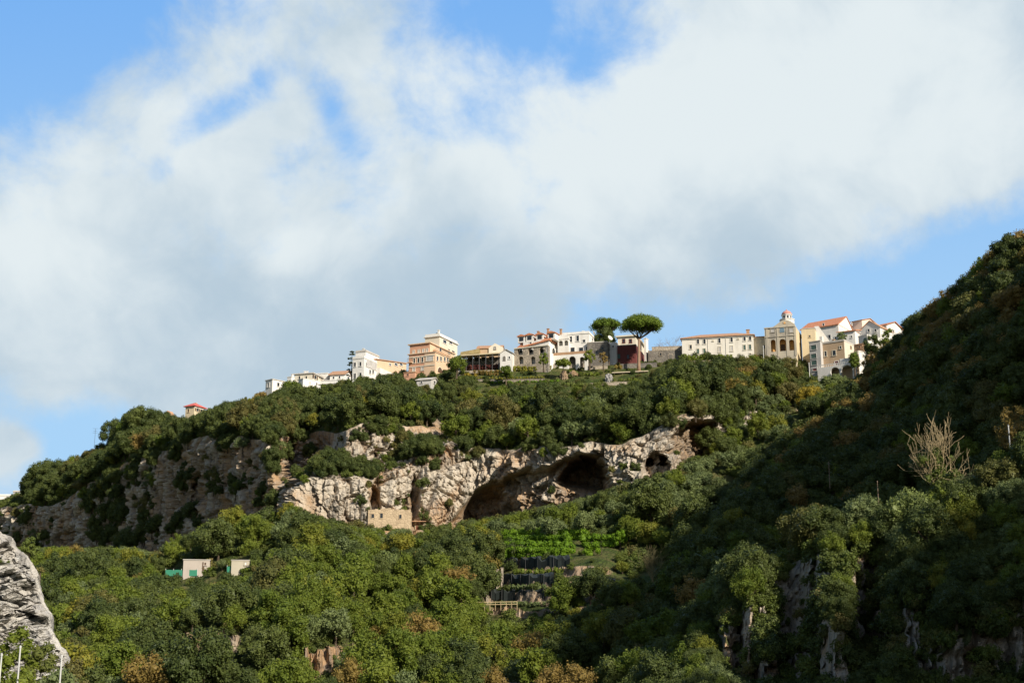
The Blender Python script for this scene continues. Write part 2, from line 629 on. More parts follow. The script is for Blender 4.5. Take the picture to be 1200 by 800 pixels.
CLOUD_COVER = [
    (480, 300, 640, 190, -14, 0.95), (950, 110, 330, 220, -18, 1.0), (120, 290, 300, 260, 0, 0.85),
    (330, 60, 230, 90, -20, 0.6), (1200, 40, 300, 160, 0, 0.6), (300, 440, 330, 80, 0, 0.6),
    (2, 522, 42, 26, 0, 2.3), (1150, 205, 160, 40, -20, 0.25),
    (10, 10, 150, 105, -35, -1.3), (620, 35, 90, 60, 25, -0.85), (265, 135, 105, 22, -38, -1.0),
    (390, 130, 24, 52, -10, -0.8), (1120, 400, 260, 120, -22, -1.3), (840, 400, 160, 50, -8, -0.9),
    (60, 515, 140, 48, 0, -1.4), (680, 90, 30, 50, 0, -0.35), (930, 150, 60, 16, -40, -0.25), (20, 160, 60, 60, 0, -0.3), (0, 440, 60, 40, 0, -0.3),
]
CLOUD_LIGHT = [
    (860, 110, 300, 150, -20, 0.75), (560, 130, 130, 110, 30, 0.5), (190, 200, 260, 140, -20, 0.55),
    (320, 285, 45, 35, 0, 0.55), (100, 380, 100, 60, -40, 0.4), (250, 400, 40, 30, 0, 0.4), (1120, 110, 160, 100, 0, 0.5),
    (700, 150, 90, 60, 0, 0.4), (30, 280, 60, 40, 0, 0.4), (520, 380, 420, 110, -5, -0.55), (330, 320, 160, 90, -30, -0.2), (1180, 40, 120, 40, 0, -0.1),
    (780, 260, 180, 70, -10, 0.15), (400, 250, 60, 50, 0, 0.3),
]
build_world()
sc.view_settings.view_transform = 'Standard'
sc.view_settings.look = 'None'
sc.view_settings.gamma = 1
sc.view_settings.exposure = 0.4
sc.view_settings.use_curve_mapping = False

# ---------------------------------------------------------------- main hillside with the cliff
YB = [(-700, 700), (-60, 668), (0, 660), (40, 655), (100, 660), (180, 655), (250, 640), (330, 622), (345, 604), (400, 618), (440, 622), (530, 620), (560, 617), (600, 610), (640, 600), (700, 588), (740, 572), (790, 556), (830, 535), (870, 505), (900, 490), (960, 480), (1400, 470)]
DB = [(-700, 620), (-60, 590), (0, 540), (100, 455), (180, 404), (250, 360), (328, 318), (346, 301), (400, 302), (440, 304), (530, 309), (560, 311), (600, 305), (640, 298), (700, 290), (740, 285), (790, 283), (835, 303), (870, 316), (900, 322), (960, 335), (1400, 345)]
DS = [(-700, 590), (-60, 395), (0, 365), (100, 318), (180, 301), (250, 292), (300, 288), (345, 288), (440, 299), (500, 304), (530, 306), (560, 400), (1400, 400)]
YT = [(-700, 650), (-60, 606), (0, 597), (60, 590), (100, 574), (150, 545), (200, 525), (260, 510), (300, 515), (340, 512), (360, 510), (400, 503), (440, 497), (480, 498), (520, 508), (545, 522), (600, 526), (640, 525), (720, 521), (750, 514), (780, 496), (800, 487), (840, 480), (870, 467), (900, 474), (960, 470), (1400, 462)]
YP = [(-700, 610), (-60, 588), (0, 585), (40, 582), (100, 553), (130, 532), (165, 512), (220, 503), (260, 494), (310, 471), (340, 464), (420, 448), (500, 439), (560, 432), (640, 429), (700, 428), (760, 426), (800, 422), (900, 419), (940, 430), (980, 440), (1050, 432), (1400, 432)]
DP = [(-700, 690), (-60, 615), (0, 570), (100, 488), (220, 438), (310, 394), (420, 375), (500, 368), (600, 362), (760, 360), (900, 364), (950, 358), (1000, 366), (1400, 378)]


def ravine(x, y):
    """how much the slope is a rock step (1) or an even slope (0)"""
    z = 0 * x
    w = 1.0 * fbm(np.stack([x * .07, y * .05, z], -1), 4, 13) + .3 * fbm(np.stack([x * .25, y * .2, z], -1), 3, 14)
    r = np.maximum.reduce([sstep(1.15, 0.8, ell(x, y, 245, 765, 58, 20) + w), sstep(1.15, 0.8, ell(x, y, 385, 778, 34, 18) + w), sstep(1.1, 0.8, ell(x, y, 190, 760, 14, 16) + w),
                           sstep(1.2, 0.6, ell(x, y, 462, 622, 64, 8) + .5 * w)])
    return r


def terraces(x, y):
    m = sstep(548, 580, x) * sstep(742, 700, x)
    b = np.zeros_like(y)
    for c, h in ((664, 6), (683, 6), (701, 7), (718, 4)):
        b = np.maximum(b, sstep(h + 2, h - 1, np.abs(y - c)))
    return b * m


def rock_t1_caves(x, y):
    """depth in metres pushed into the cliff"""
    wob = 4 * np.sin(x * 0.13) + 3 * np.sin(x * 0.31 + 1) + 2 * np.sin(y * 0.4)
    arc = np.interp(x, [515, 530, 550, 573, 600, 623, 645, 658, 670, 684, 698, 707, 714, 722, 735], [640, 606, 584, 567, 558, 551, 547, 541, 535, 531, 533, 540, 552, 568, 600])
    d = 5.5 * sstep(-3, 7, y - arc - wob * 0.4) * sstep(515, 532, x) * sstep(738, 716, x)
    e = ell(x, y + wob * 0.3, 687, 570, 29, 38)
    d = d + 15 * sstep(1.0, 0.72, e) * sstep(580, 566, y + 0.22 * (687 - x))
    e = ell(x, y + wob * 0.5, 576, 612, 40, 46)
    d = d + 5.5 * sstep(1.0, 0.6, e)
    e = ell(x, y, 768, 560, 15.5, 33)
    d = d + 5 * sstep(1.0, 0.85, e)
    d = d + 6 * sstep(1.0, 0.75, ell(x, y, 773, 541, 5, 7)) + 6 * sstep(1.0, 0.75, ell(x, y, 760, 543, 4, 6))
    e = ell(x, y + wob * 0.5, 813, 516, 29, 27)
    d = d + 13 * sstep(1.0, 0.7, e)
    d = d + 7 * sstep(1.0, 0.6, ell(x + wob * 0.4, y, 234, 575, 11, 26))
    d = d + 5 * sstep(1.0, 0.6, ell(x, y + wob * 0.3, 82, 640, 18, 24))
    d = d + 4 * sstep(1.0, 0.6, ell(x + wob * 0.4, y, 439, 590, 9, 24)) + 3.5 * sstep(1.0, 0.6, ell(x + wob * 0.3, y, 486, 580, 7, 30))
    d = d + 2.5 * sstep(1.0, 0.6, ell(x, y + wob * 0.3, 437, 533, 6, 6))
    return d


def build_t1():
    xs = np.concatenate([np.arange(-700, -60, 16), np.arange(-60, 960, 1.7), np.arange(960, 1400, 10)])
    n = len(xs)
    yb, Db, yt, yp, Dp = tab(xs, YB), tab(xs, DB), tab(xs, YT), tab(xs, YP), tab(xs, DP)
    wob = fbm(np.stack([xs * 0.03, 0 * xs, 0 * xs], -1), 4, 5)
    yt = yt + 7 * wob
    rows, pix, rockm, seg, rel = [], [], [], [], {}
    # A foot
    for s in (0.0, 0.3, 0.6, 0.8):
        P0 = at_np(xs, 825 + 0 * xs, 186 + 0 * xs)
        P = P0.copy()
        P[:, 1] = 60 + (P0[:, 1] - 60) * s
        P[:, 0] = P0[:, 0] * P[:, 1] / P0[:, 1]
        P[:, 2] = -0.6 + (P0[:, 2] + 0.6) * s ** 2
        rows.append(P); pix.append(np.stack([xs, 840 + 0 * xs], -1)); rockm.append(0 * xs); seg.append(0 * xs)
    # B slope: depth grows with the photo row, slowly where there is a rock step
    nb = 120
    S = np.linspace(0, 1, nb)[:, None]
    Yg = 825 + (yb[None] - 825) * S
    Xg = np.broadcast_to(xs[None], Yg.shape)
    rav = np.maximum(ravine(Xg, Yg), terraces(Xg, Yg))
    w = (1 - 0.9 * rav) * (1 + 0.35 * np.sin(S * 9 + Xg * 0.012)) * (0.75 + 0.7 * S)
    cw = np.cumsum(w, 0)
    cw = (cw - cw[:1]) / (cw[-1:] - cw[:1])
    Ds = np.minimum(tab(xs, DS), Db - 2.0)
    Dg = 186 + (Ds[None] - 186) * cw
    P = at_np(Xg, Yg, Dg)
    pn = P * 0.07
    bump = 2.2 * fbm(pn, 4, 11) + 0.5 * fbm(P * 0.4, 3, 12)
    fade = sstep(0, 0.08, S) * sstep(1, 0.93, S)
    P[..., 2] += bump * fade
    rk = np.maximum(ravine(Xg, Yg), 0.75 * terraces(Xg, Yg))
    P[..., 1] += rk * (2.2 * ridged(P * np.array([.35, .35, .14]), 4, 3) + .7 * fbm(P * .8, 3, 4))
    for i in range(nb):
        rows.append(P[i]); pix.append(np.stack([xs, Yg[i]], -1)); rockm.append(rk[i]); seg.append(0 * xs + 1)
    for q in (.33, .66):
        Q = at_np(xs, yb, Ds + (Db - .5 - Ds) * q)
        Q[:, 2] += -1.2 * np.clip((Db - Ds) / 12, 0, 1) + .5 * fbm(Q * .2, 3, 19)
        rows.append(Q); pix.append(np.stack([xs, yb], -1)); rockm.append(0 * xs); seg.append(0 * xs + 1)
    # C cliff
    nc = 120
    T = np.linspace(0, 1, nc)[1:, None]
    Yg = yb[None] + (yt[None] - yb[None]) * T
    Xg = np.broadcast_to(xs[None], Yg.shape)
    shift = 60 * sstep(592, 515, Yg) * sstep(322, 345, Xg) * sstep(470, 405, Xg)
    Dg = np.interp((Xg - shift).ravel(), *np.array(DB, float).T).reshape(Xg.shape)
    lean = 5.0 * T
    # buttress with a ledge in front of an upper cliff
    led = np.interp(Xg, [330, 345, 390, 430, 470, 520, 545], [566, 560, 556, 560, 545, 522, 505])
    back = 9.0 * sstep(led + 5, led - 9, Yg) * sstep(322, 350, Xg) * sstep(560, 520, Xg)
    P = at_np(Xg, Yg, Dg + lean + back)
    # outward direction in plan, from the plan curve of the foot
    b0 = at_np(xs, yb, Db)
    k = 25
    pad = np.pad(b0[:, :2], ((k, k), (0, 0)), mode='edge')
    ker = np.ones(2 * k + 1) / (2 * k + 1)
    sm = np.stack([np.convolve(pad[:, j], ker, 'valid') for j in (0, 1)], -1)
    tg = np.gradient(sm, axis=0)
    nrm = np.stack([tg[:, 1], -tg[:, 0]], -1)
    nrm /= np.linalg.norm(nrm, axis=1, keepdims=True) + 1e-9
    q = P.copy()
    warp = 3.0 * fbm(P * 0.12, 3, 21)
    q[..., 0] += warp
    q[..., 1] += warp
    rib = ridged(q * np.array([.17, .17, .035]), 3, 22)
    rib = np.sign(rib) * np.abs(rib) ** .8
    bl = fbm(q * np.array([.32, .32, .22]), 4, 23)
    fine = ridged(P * np.array([.8, .8, .5]), 3, 24)
    bed = fbm(P * np.array([.05, .05, .45]), 3, 25)
    f1, f2, hc = worley(q * np.array([.36, .36, .15]), 27)
    g1, g2, hd = worley((P + .6 * bl[..., None]) * np.array([.95, .95, .55]), 28)
    block = .9 * hc - 1.1 * sstep(.16, 0, f2 - f1) + .42 * hd - .40 * sstep(.16, 0, g2 - g1)
    amp = sstep(0, .08, T) * sstep(1.02, .88, T)
    relief = 1.9 * rib + 1.2 * bl + .45 * fine + .8 * bed + block
    disp = relief * amp
    cave = rock_t1_caves(Xg, Yg)
    P[..., 0] += nrm[None, :, 0] * disp
    P[..., 1] += nrm[None, :, 1] * disp
    dirv = P - np.array([0, 0, CAMZ])
    dirv /= np.linalg.norm(dirv, axis=-1, keepdims=True)
    P = P + dirv * cave[..., None] * 1.05
    ledge = np.clip(np.exp(-((Yg - led + 2) / 10) ** 2) * sstep(335, 350, Xg) * sstep(540, 500, Xg), 0, 1)
    grow = fbm(P * 0.09, 3, 26)
    rk = 1.0 - 0.25 * ledge - 0.2 * sstep(0.8, 1, T)
    rk = rk * np.where(Xg > 885, 0.35, 1.0)
    for i in range(nc - 1):
        rel[len(rows)] = np.clip(.5 + relief[i] * .16 - .06 * cave[i] - .22 * sstep(345, 320, xs - shift[i]), 0, 1)  # last term darkens the left cliff's rock colour as painted shade
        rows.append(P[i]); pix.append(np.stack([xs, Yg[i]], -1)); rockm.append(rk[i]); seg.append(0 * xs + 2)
    # D wooded shoulder and gardens
    nd = 44
    T = np.linspace(0, 1, nd)[1:, None]
    Dt = np.interp(xs - 60 * sstep(322, 345, xs) * sstep(470, 405, xs), *np.array(DB, float).T) + 5 + 9 * sstep(322, 350, xs) * sstep(560, 520, xs)
    Yg = yt[None] + (yp[None] - yt[None]) * T
    Xg = np.broadcast_to(xs[None], Yg.shape)
    Dg = Dt[None] + (Dp[None] - Dt[None]) * T ** 0.9
    P = at_np(Xg, Yg, Dg)
    P[..., 2] += (1.2 * fbm(P * 0.1, 3, 31) + .4 * fbm(P * .5, 3, 32)) * sstep(0, .1, T) * sstep(1, .8, T)
    tr = 0.0
    for i in range(nd - 1):
        r_ = 0.9 * sstep(1.15, .7, np.abs((xs - 520) * .75 + (Yg[i] - 493) * .66) / 9 + .0 * xs) * sstep(34, 26, np.abs((xs - 520) * .66 - (Yg[i] - 493) * .75)) + 0.28 * fbm(P[i] * 0.12, 3, 33) + 0.05 + 0.5 * np.exp(-ell(xs, Yg[i], 703, 457, 26, 8) ** 2)
        rows.append(P[i]); pix.append(np.stack([xs, Yg[i]], -1)); rockm.append(r_); seg.append(0 * xs + 3)
    # E plateau and the land behind it
    L = rows[-1]
    for dy, dz in ((6, 1.2), (18, 2.5), (40, 3.0), (80, -4), (180, -25), (420, -60), (900, -90)):
        Q = L.copy()
        s = (L[:, 1] + dy) / L[:, 1]
        Q[:, 1] += dy
        Q[:, 0] *= 1 + (s - 1) * (0.5 if dy > 100 else 0.0)
        Q[:, 2] = np.maximum(Q[:, 2] + dz, -5)
        rows.append(Q); pix.append(np.stack([xs, yp], -1)); rockm.append(0 * xs); seg.append(0 * xs + 4)
    rl = np.full((len(rows), n), .30)  # low value browns the slope rock, standing in for canopy shade
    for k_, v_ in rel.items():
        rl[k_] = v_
    return np.array(rows), np.array(pix), np.array(rockm), np.array(seg), rl


def grid_faces(nr, ncol):
    i = np.arange(nr - 1)[:, None] * ncol + np.arange(ncol - 1)[None]
    return np.stack([i, i + 1, i + 1 + ncol, i + ncol], -1).reshape(-1, 4)


class Sheet:
    def __init__(s, name, P, pix, rock, seg, mat, relief=None, smooth=True):
        s.P, s.pix, s.rock, s.seg = P, pix, rock, seg
        nr, nc_ = P.shape[:2]
        s.F = grid_faces(nr, nc_)
        me = mesh_np(name, P.reshape(-1, 3), s.F, mat, rock=rock.ravel(), smooth=smooth)
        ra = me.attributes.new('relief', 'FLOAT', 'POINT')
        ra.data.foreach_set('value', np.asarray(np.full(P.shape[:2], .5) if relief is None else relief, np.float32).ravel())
        s.o = link(name, me)
        tag(s.o, kind='structure')
        s.bvh = BVHTree.FromPolygons(P.reshape(-1, 3).tolist(), s.F.tolist())


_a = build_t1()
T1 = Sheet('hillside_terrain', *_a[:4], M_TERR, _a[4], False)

# ---------------------------------------------------------------- wooded spur on the right
S2 = [(810, 700, 222), (840, 640, 236), (870, 588, 255), (900, 545, 280), (940, 500, 306), (970, 474, 322), (1000, 455, 330), (1050, 418, 326), (1100, 372, 314), (1150, 328, 294), (1200, 296, 278), (1300, 262, 262), (1400, 240, 252), (1550, 215, 244)]


def build_t2():
    xs = np.concatenate([np.arange(810, 1230, 3.0), np.arange(1230, 1551, 10)])
    ys, Dr = tab(xs, [p[:2] for p in S2]), tab(xs, [(p[0], p[2]) for p in S2])
    ys = ys + 5 * fbm(np.stack([xs * 0.02, 0 * xs, 0 * xs], -1), 3, 41)
    rows, pix, rk, sg = [], [], [], []
    yb = np.maximum(ys + 60, 830)
    nb = 90
    S = np.linspace(0, 1, nb)[:, None]
    Yg = yb[None] + (ys[None] - yb[None]) * S
    Xg = np.broadcast_to(xs[None], Yg.shape)
    base = np.interp(xs, [810, 900, 1200, 1550], [180, 190, 192, 200])
    Dg = base[None] + (Dr - base)[None] * (.62 * S + .38 * S ** 7)
    P = at_np(Xg, Yg, Dg)
    P[..., 2] += (2.0 * fbm(P * 0.07, 4, 42) + .4 * fbm(P * .4, 3, 43)) * sstep(1, .9, S)
    rock = 0.25 * fbm(P * .12, 3, 44) + 0.05
    for cx, cy, rx, ry in ((932, 492, 9, 14), (1100, 520, 20, 12), (960, 525, 18, 6), (1010, 510, 9, 14)):
        rock = rock + 0.75 * np.exp(-ell(Xg, Yg, cx, cy, rx, ry) ** 2)
    for i in range(nb):
        rows.append(P[i]); pix.append(np.stack([xs, Yg[i]], -1)); rk.append(rock[i]); sg.append(0 * xs)
    L = rows[-1]
    for dx, dy, dz in ((2, 6, -.5), (6, 18, -5), (12, 40, -18), (20, 70, -40), (30, 120, -80)):
        Q = L + np.array([dx, dy, dz])
        Q[:, 2] = np.maximum(Q[:, 2], -6)
        rows.append(Q); pix.append(np.stack([xs, ys - 1], -1)); rk.append(0 * xs); sg.append(0 * xs + 1)
    return np.array(rows), np.array(pix), np.array(rk), np.array(sg)


T2 = Sheet('spur_terrain', *build_t2(), M_TERR)

# ---------------------------------------------------------------- nearer knoll, bottom right, with crags
S3 = [(745, 850, 150), (780, 800, 146), (830, 730, 140), (870, 688, 136), (900, 672, 132), (960, 642, 128), (1050, 634, 126), (1110, 622, 125), (1150, 600, 125), (1200, 560, 124), (1300, 520, 122), (1500, 470, 120)]
CRAGS = [(932, 700, 30, 40), (968, 768, 30, 34), (1020, 685, 19, 42), (870, 745, 24, 36), (1079, 760, 17, 44), (1136, 778, 38, 26), (1016, 740, 20, 20), (1190, 760, 16, 30), (900, 785, 24, 14)]


def build_t3():
    xs = np.concatenate([np.arange(745, 1230, 2.0), np.arange(1230, 1501, 10)])
    ys, Dr = tab(xs, [p[:2] for p in S3]), tab(xs, [(p[0], p[2]) for p in S3])
    ys = ys + 6 * fbm(np.stack([xs * 0.03, 0 * xs, 0 * xs], -1), 3, 51)
    rows, pix, rk, sg = [], [], [], []
    yb = 875 + 0 * xs
    nb = 100
    S = np.linspace(0, 1, nb)[:, None]
    Yg = yb[None] + (ys[None] - yb[None]) * S
    Xg = np.broadcast_to(xs[None], Yg.shape)
    cr = np.zeros_like(Yg)
    for c in CRAGS:
        w1 = 1.1 * fbm(np.stack([Xg * .075, Yg * .04, 0 * Xg + c[0]], -1), 4, 52) + .35 * fbm(np.stack([Xg * .25, Yg * .12, 0 * Xg], -1), 3, 59)
        cr = np.maximum(cr, sstep(1.25, .85, ell(Xg, Yg, c[0], c[1], c[2] * 1.25, c[3] * 1.25) + w1))
    w = (1 - .85 * cr) * (.7 + .6 * S)
    cw = np.cumsum(w, 0)
    cw = (cw - cw[:1]) / (cw[-1:] - cw[:1])
    Dg = 102 + (Dr[None] - 102) * cw
    P = at_np(Xg, Yg, Dg)
    P[..., 2] += (1.2 * fbm(P * 0.1, 4, 53) + .3 * fbm(P * .5, 3, 54)) * sstep(1, .9, S) * (1 - cr)
    f1, f2, hc = worley((P + fbm(P * .3, 3, 60)[..., None]) * np.array([.6, .6, .3]), 61)
    P[..., 1] -= cr * (.9 * hc - .9 * sstep(.15, 0, f2 - f1))
    P[..., 1] += cr * (2.2 * ridged(P * np.array([.45, .45, .14]), 4, 55) + .8 * fbm(P * .9, 4, 56) + 1.6 * fbm(P * np.array([.1, .1, .5]), 3, 57))
    for i in range(nb):
        rows.append(P[i]); pix.append(np.stack([xs, Yg[i]], -1)); rk.append(cr[i] + 0.2 * fbm(P[i] * .2, 3, 58)); sg.append(0 * xs)
    L = rows[-1]
    for dx, dy, dz in ((.5, 3, .2), (2, 9, -1.5), (4, 18, -6), (8, 34, -14), (10, 55, -24)):
        Q = L + np.array([dx, dy, dz])
        Q[:, 2] = np.maximum(Q[:, 2], -6)
        rows.append(Q); pix.append(np.stack([xs, ys - 1], -1)); rk.append(0 * xs); sg.append(0 * xs + 1)
    return np.array(rows), np.array(pix), np.array(rk), np.array(sg)


T3 = Sheet('knoll_terrain', *build_t3(), M_TERR, None, False)

# ---------------------------------------------------------------- unseen hill added beyond the right edge, its heights set to shade the valley
HW = [(-300, 128), (-90, 143), (-62, 138), (-50, 136), (-41, 132), (-36, 128), (-27, 126), (-20, 134), (-12, 156), (20, 158), (67, 155), (94, 156), (118, 156), (139, 154), (150, 146), (165, 137), (175, 134), (228, 135), (245, 142), (262, 140), (290, 132), (470, 110)]


def build_t5():
    Ys = np.arange(-280, 470, 5.0)
    Xs = np.arange(40, 420, 5.0)
    X, Y = np.meshgrid(Xs, Ys)
    H = tab(Y, HW)
    X0 = np.minimum(np.maximum(.385 * Y + 14, 78), 165)
    X0 = np.where(Y > 330, np.maximum(X0, 150), X0)
    Z = H * np.clip((X - X0) / (170 - X0), 0, 1) ** 1.3
    Z = np.where(X > 170, H, Z)
    Z = Z - 0.6 * np.clip(X - 260, 0, 400) * .5
    P = np.stack([X, Y, Z - 3 + 1.5 * fbm(np.stack([X, Y, Z * 0], -1) * .06, 3, 61)], -1)
    px, py, _ = proj(P)
    return P, np.stack([px, py], -1), 0 * X, 0 * X


T5 = Sheet('shade_hill_terrain', *build_t5(), M_TERR)

# ---------------------------------------------------------------- pale crag, lower left
OUT4 = [(-90, 600), (-40, 604), (-10, 617), (0, 623), (13, 630), (22, 645), (34, 655), (42, 668), (51, 688), (54, 706), (61, 722), (62, 738), (74, 758), (84, 772), (90, 790), (96, 812), (104, 850)]


def build_t4():
    # an upright block, wrapped over with rows from the ground up to its crest: front face, crest, back
    o = np.array(OUT4, float)
    d = np.r_[0, np.cumsum(np.linalg.norm(np.diff(o, axis=0), axis=1))]
    tt = np.linspace(0, d[-1], 320)
    ox, oy = np.interp(tt, d, o[:, 0]), np.interp(tt, d, o[:, 1])
    C = at_np(ox, oy, 112 + 0 * ox)                 # crest line
    C[:, 2] += .45 * fbm(C * .9, 4, 71, .65)
    C[:, 0] += .55 * fbm(C * .9, 4, 72, .65)
    rows, rk = [], []
    # face rows run from a point low on the left towards the crest line
    anchor = at(-120, 880, 106)
    m = 260
    for i in range(m):
        s = i / (m - 1)
        P = anchor[None] + (C - anchor[None]) * (0.02 + .98 * s)
        P[:, 1] = 106.5 + 5.5 * s ** 2.2 + 0 * P[:, 1]
        rows.append(P)
    P = np.array(rows)
    # bedding that dips to the lower right
    bedc = P[..., 2] * .95 + P[..., 0] * .55
    wq = P.copy()
    wq += .6 * fbm(P * .5, 3, 73)[..., None]
    b1 = np.abs(((bedc + .5 * fbm(P * .35, 3, 74)) * .55) % 1.0 - .35)
    b2 = fbm(np.stack([P[..., 0] * .5, P[..., 1] * .3, bedc * 2.4], -1), 4, 75)
    crack = ridged(wq * np.array([.7, .7, .45]), 4, 76)
    fine = fbm(P * 3.2, 4, 79)
    f1, f2, hc = worley(np.stack([P[..., 0] * .8 + .3 * P[..., 2], P[..., 1] * .5, bedc * 1.3], -1) + .35 * fbm(P * .6, 3, 77)[..., None], 80)
    g1, g2, hd = worley(np.stack([P[..., 0] * 2.4, P[..., 1] * 1.2, bedc * 3.4], -1) + .3 * fbm(P * 1.5, 3, 81)[..., None], 82)
    disp = .55 * b1 + .8 * b2 + .45 * crack + .2 * fine + .38 * hc - .5 * sstep(.14, 0, f2 - f1) + .15 * hd - .16 * sstep(.2, 0, g2 - g1)
    px, py, _ = proj(P)
    # dark undercut running down from the left edge
    cl = np.interp(px, [-60, 0, 15, 30, 45, 52, 60], [676, 698, 706, 715, 724, 729, 733])
    th = np.interp(px, [-60, 0, 20, 45, 55], [12, 9, 9, 7, 1])
    und = sstep(1.0, .55, np.abs(py - cl) / th) * sstep(58, 50, px)
    fade = sstep(1, .93, np.linspace(0, 1, m))[:, None]
    P[..., 1] -= disp * fade * 1.5
    k1, k2, kh = worley(np.stack([P[..., 0] * 1.3, P[..., 1] * .6, bedc * 2.2], -1) + .4 * fbm(P * .8, 3, 83)[..., None], 84)
    P[..., 0] += (.55 * kh - .45 * sstep(.15, 0, k2 - k1) + .35 * fbm(P * 1.6, 3, 85) + .35 * b2) * fade
    P[..., 2] += (.20 * kh + .25 * fbm(P * 1.9, 3, 86)) * fade
    P[..., 1] += und * 1.7
    P[..., 1] -= .7 * sstep(-20, -8, py - cl) * sstep(2, -6, py - cl + th) * sstep(58, 45, px)
    rk = 1.0 - .55 * np.exp(-ell(px, py, 8, 660, 14, 10) ** 2) - .4 * (fbm(P * .9, 3, 78) > .38) - .5 * np.exp(-ell(px, py, 66, 745, 6, 10) ** 2)
    back = []
    for dx, dy, dz in ((-.3, 1.5, -.2), (-1, 4, -1.2), (-2, 9, -4), (-3, 16, -10)):
        back.append(C + np.array([dx, dy, dz]))
    A = np.concatenate([P, np.array(back)])
    rk = np.concatenate([rk, np.ones((4, A.shape[1])) * .6])
    px, py, _ = proj(A)
    return A, np.stack([px, py], -1), rk, 0 * rk


T4 = Sheet('crag_rock', *build_t4(), M_GREYROCK, None, False)

# ---------------------------------------------------------------- ground to the horizon
g = MB()
g.add([(-6000, -6000, -1.2), (6000, -6000, -1.2), (6000, 6000, -1.2), (-6000, 6000, -1.2)], [(0, 1, 2, 3)])
gm, gnt, gout = newmat('valley_floor')
gp = geo_pos(gnt)
gcol = mix_(gnt, ramp_(gnt, noise_(gnt, gp, .05, 6), .4, .62), (0.045, 0.06, 0.02), (0.11, 0.10, 0.05))
gpr = N(gnt, 'ShaderNodeBsdfPrincipled', inp={'Base Color': gcol, 'Roughness': .95})
gnt.links.new(gpr.outputs[0], gout.inputs[0])
tag(g.build('ground', gm), kind='structure')


def hit(px, py, sheet=None):
    """the point of the land met along this line of sight"""
    d = Vector(ray(px, py)).normalized()
    o = Vector((0, 0, CAMZ))
    best = None
    for s in ([sheet] if sheet else [T1, T2, T3, T4]):
        h = s.bvh.ray_cast(o, d)
        if h[0] is not None and (best is None or h[3] < best[1]):
            best = (h[0], h[3])
    if best is None:
        return hit(px, py + 1.5, sheet) if py < 860 else None
    return np.array(best[0])


def ground_z(x, y, sheets=None):
    z = -1.2
    for s in (sheets or [T1, T2, T3]):
        h = s.bvh.ray_cast(Vector((x, y, 400)), Vector((0, 0, -1)))
        if h[0] is not None:
            z = max(z, h[0].z)
    return z
# ---------------------------------------------------------------- foliage prototypes
def ico(sub):
    t = (1 + 5 ** .5) / 2
    v = [(-1, t, 0), (1, t, 0), (-1, -t, 0), (1, -t, 0), (0, -1, t), (0, 1, t), (0, -1, -t), (0, 1, -t), (t, 0, -1), (t, 0, 1), (-t, 0, -1), (-t, 0, 1)]
    f = [(0, 11, 5), (0, 5, 1), (0, 1, 7), (0, 7, 10), (0, 10, 11), (1, 5, 9), (5, 11, 4), (11, 10, 2), (10, 7, 6), (7, 1, 8), (3, 9, 4), (3, 4, 2), (3, 2, 6), (3, 6, 8), (3, 8, 9), (4, 9, 5), (2, 4, 11), (6, 2, 10), (8, 6, 7), (9, 8, 1)]
    v = [np.array(a) / np.linalg.norm(a) for a in v]
    for _ in range(sub):
        nf, c = [], {}

        def mid(i, j):
            k = (min(i, j), max(i, j))
            if k not in c:
                m = v[i] + v[j]
                v.append(m / np.linalg.norm(m))
                c[k] = len(v) - 1
            return c[k]
        for a, b, d in f:
            x, y, z = mid(a, b), mid(b, d), mid(d, a)
            nf += [(a, x, z), (b, y, x), (d, z, y), (x, y, z)]
        f = nf
    return np.array(v), np.array(f)


ICO1 = ico(1)


def leaves(lobes, rng, dens, leaf, core=0.72, jit=0.55, flat_=1.0, shell=(0.80, 1.10), droop=0.0):
    """lobes: list of (centre, radius) -> verts, faces, tone. Leaf clumps face outwards from their lobe, over a rough inner body."""
    V, Fs, T = [], [], []
    nv = 0
    C = np.array([l[0] for l in lobes], float)
    RR = np.array([l[1] for l in lobes], float)
    for (c, r) in lobes:
        c = np.asarray(c, float)
        ltone = rng.normal(0.45, 0.16)
        n = max(6, int(dens * 4 * math.pi * r * r * (0.5 + .5 * flat_)))
        d = rng.normal(size=(n, 3))
        d /= np.linalg.norm(d, axis=1, keepdims=True)
        rad = r * rng.uniform(shell[0], shell[1], n) * (1 + .10 * np.sin(7 * d[:, 0] + 5 * d[:, 2] + c[0] * 3))
        sc_ = np.array([1, 1, flat_])
        p = c + d * rad[:, None] * sc_
        dist = np.linalg.norm((p[:, None] - C[None]) / sc_, axis=2) / RR[None]
        inside = (dist < 0.80).sum(1) > (0 if shell[0] >= .80 else 1)
        keep = ~inside
        p, d = p[keep], d[keep]
        n = len(p)
        if n:
            nn = d + jit * rng.normal(size=(n, 3)) + np.array([0, 0, 0.25])
            nn /= np.linalg.norm(nn, axis=1, keepdims=True)
            a = np.cross(nn, rng.normal(size=(n, 3)))
            a /= np.linalg.norm(a, axis=1, keepdims=True) + 1e-9
            b = np.cross(nn, a)
            s = leaf * rng.uniform(.55, 1.25, n)[:, None]
            a, b = a * s * .5, b * s * .32
            bend = nn * s * .12
            q = np.stack([p - a - bend, p - b + bend * .4, p + a - bend, p + b + bend * .4], 1).reshape(-1, 3)
            V.append(q)
            Fs += (np.arange(n * 4).reshape(n, 4) + nv).tolist()
            nv += n * 4
            T.append(np.clip(ltone + rng.normal(0, .22, n), 0, 1))
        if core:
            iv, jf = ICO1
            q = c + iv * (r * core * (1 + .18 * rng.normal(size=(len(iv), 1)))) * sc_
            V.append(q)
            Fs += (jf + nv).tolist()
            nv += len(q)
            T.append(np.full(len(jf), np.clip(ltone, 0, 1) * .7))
    return np.concatenate(V), Fs, np.concatenate(T)


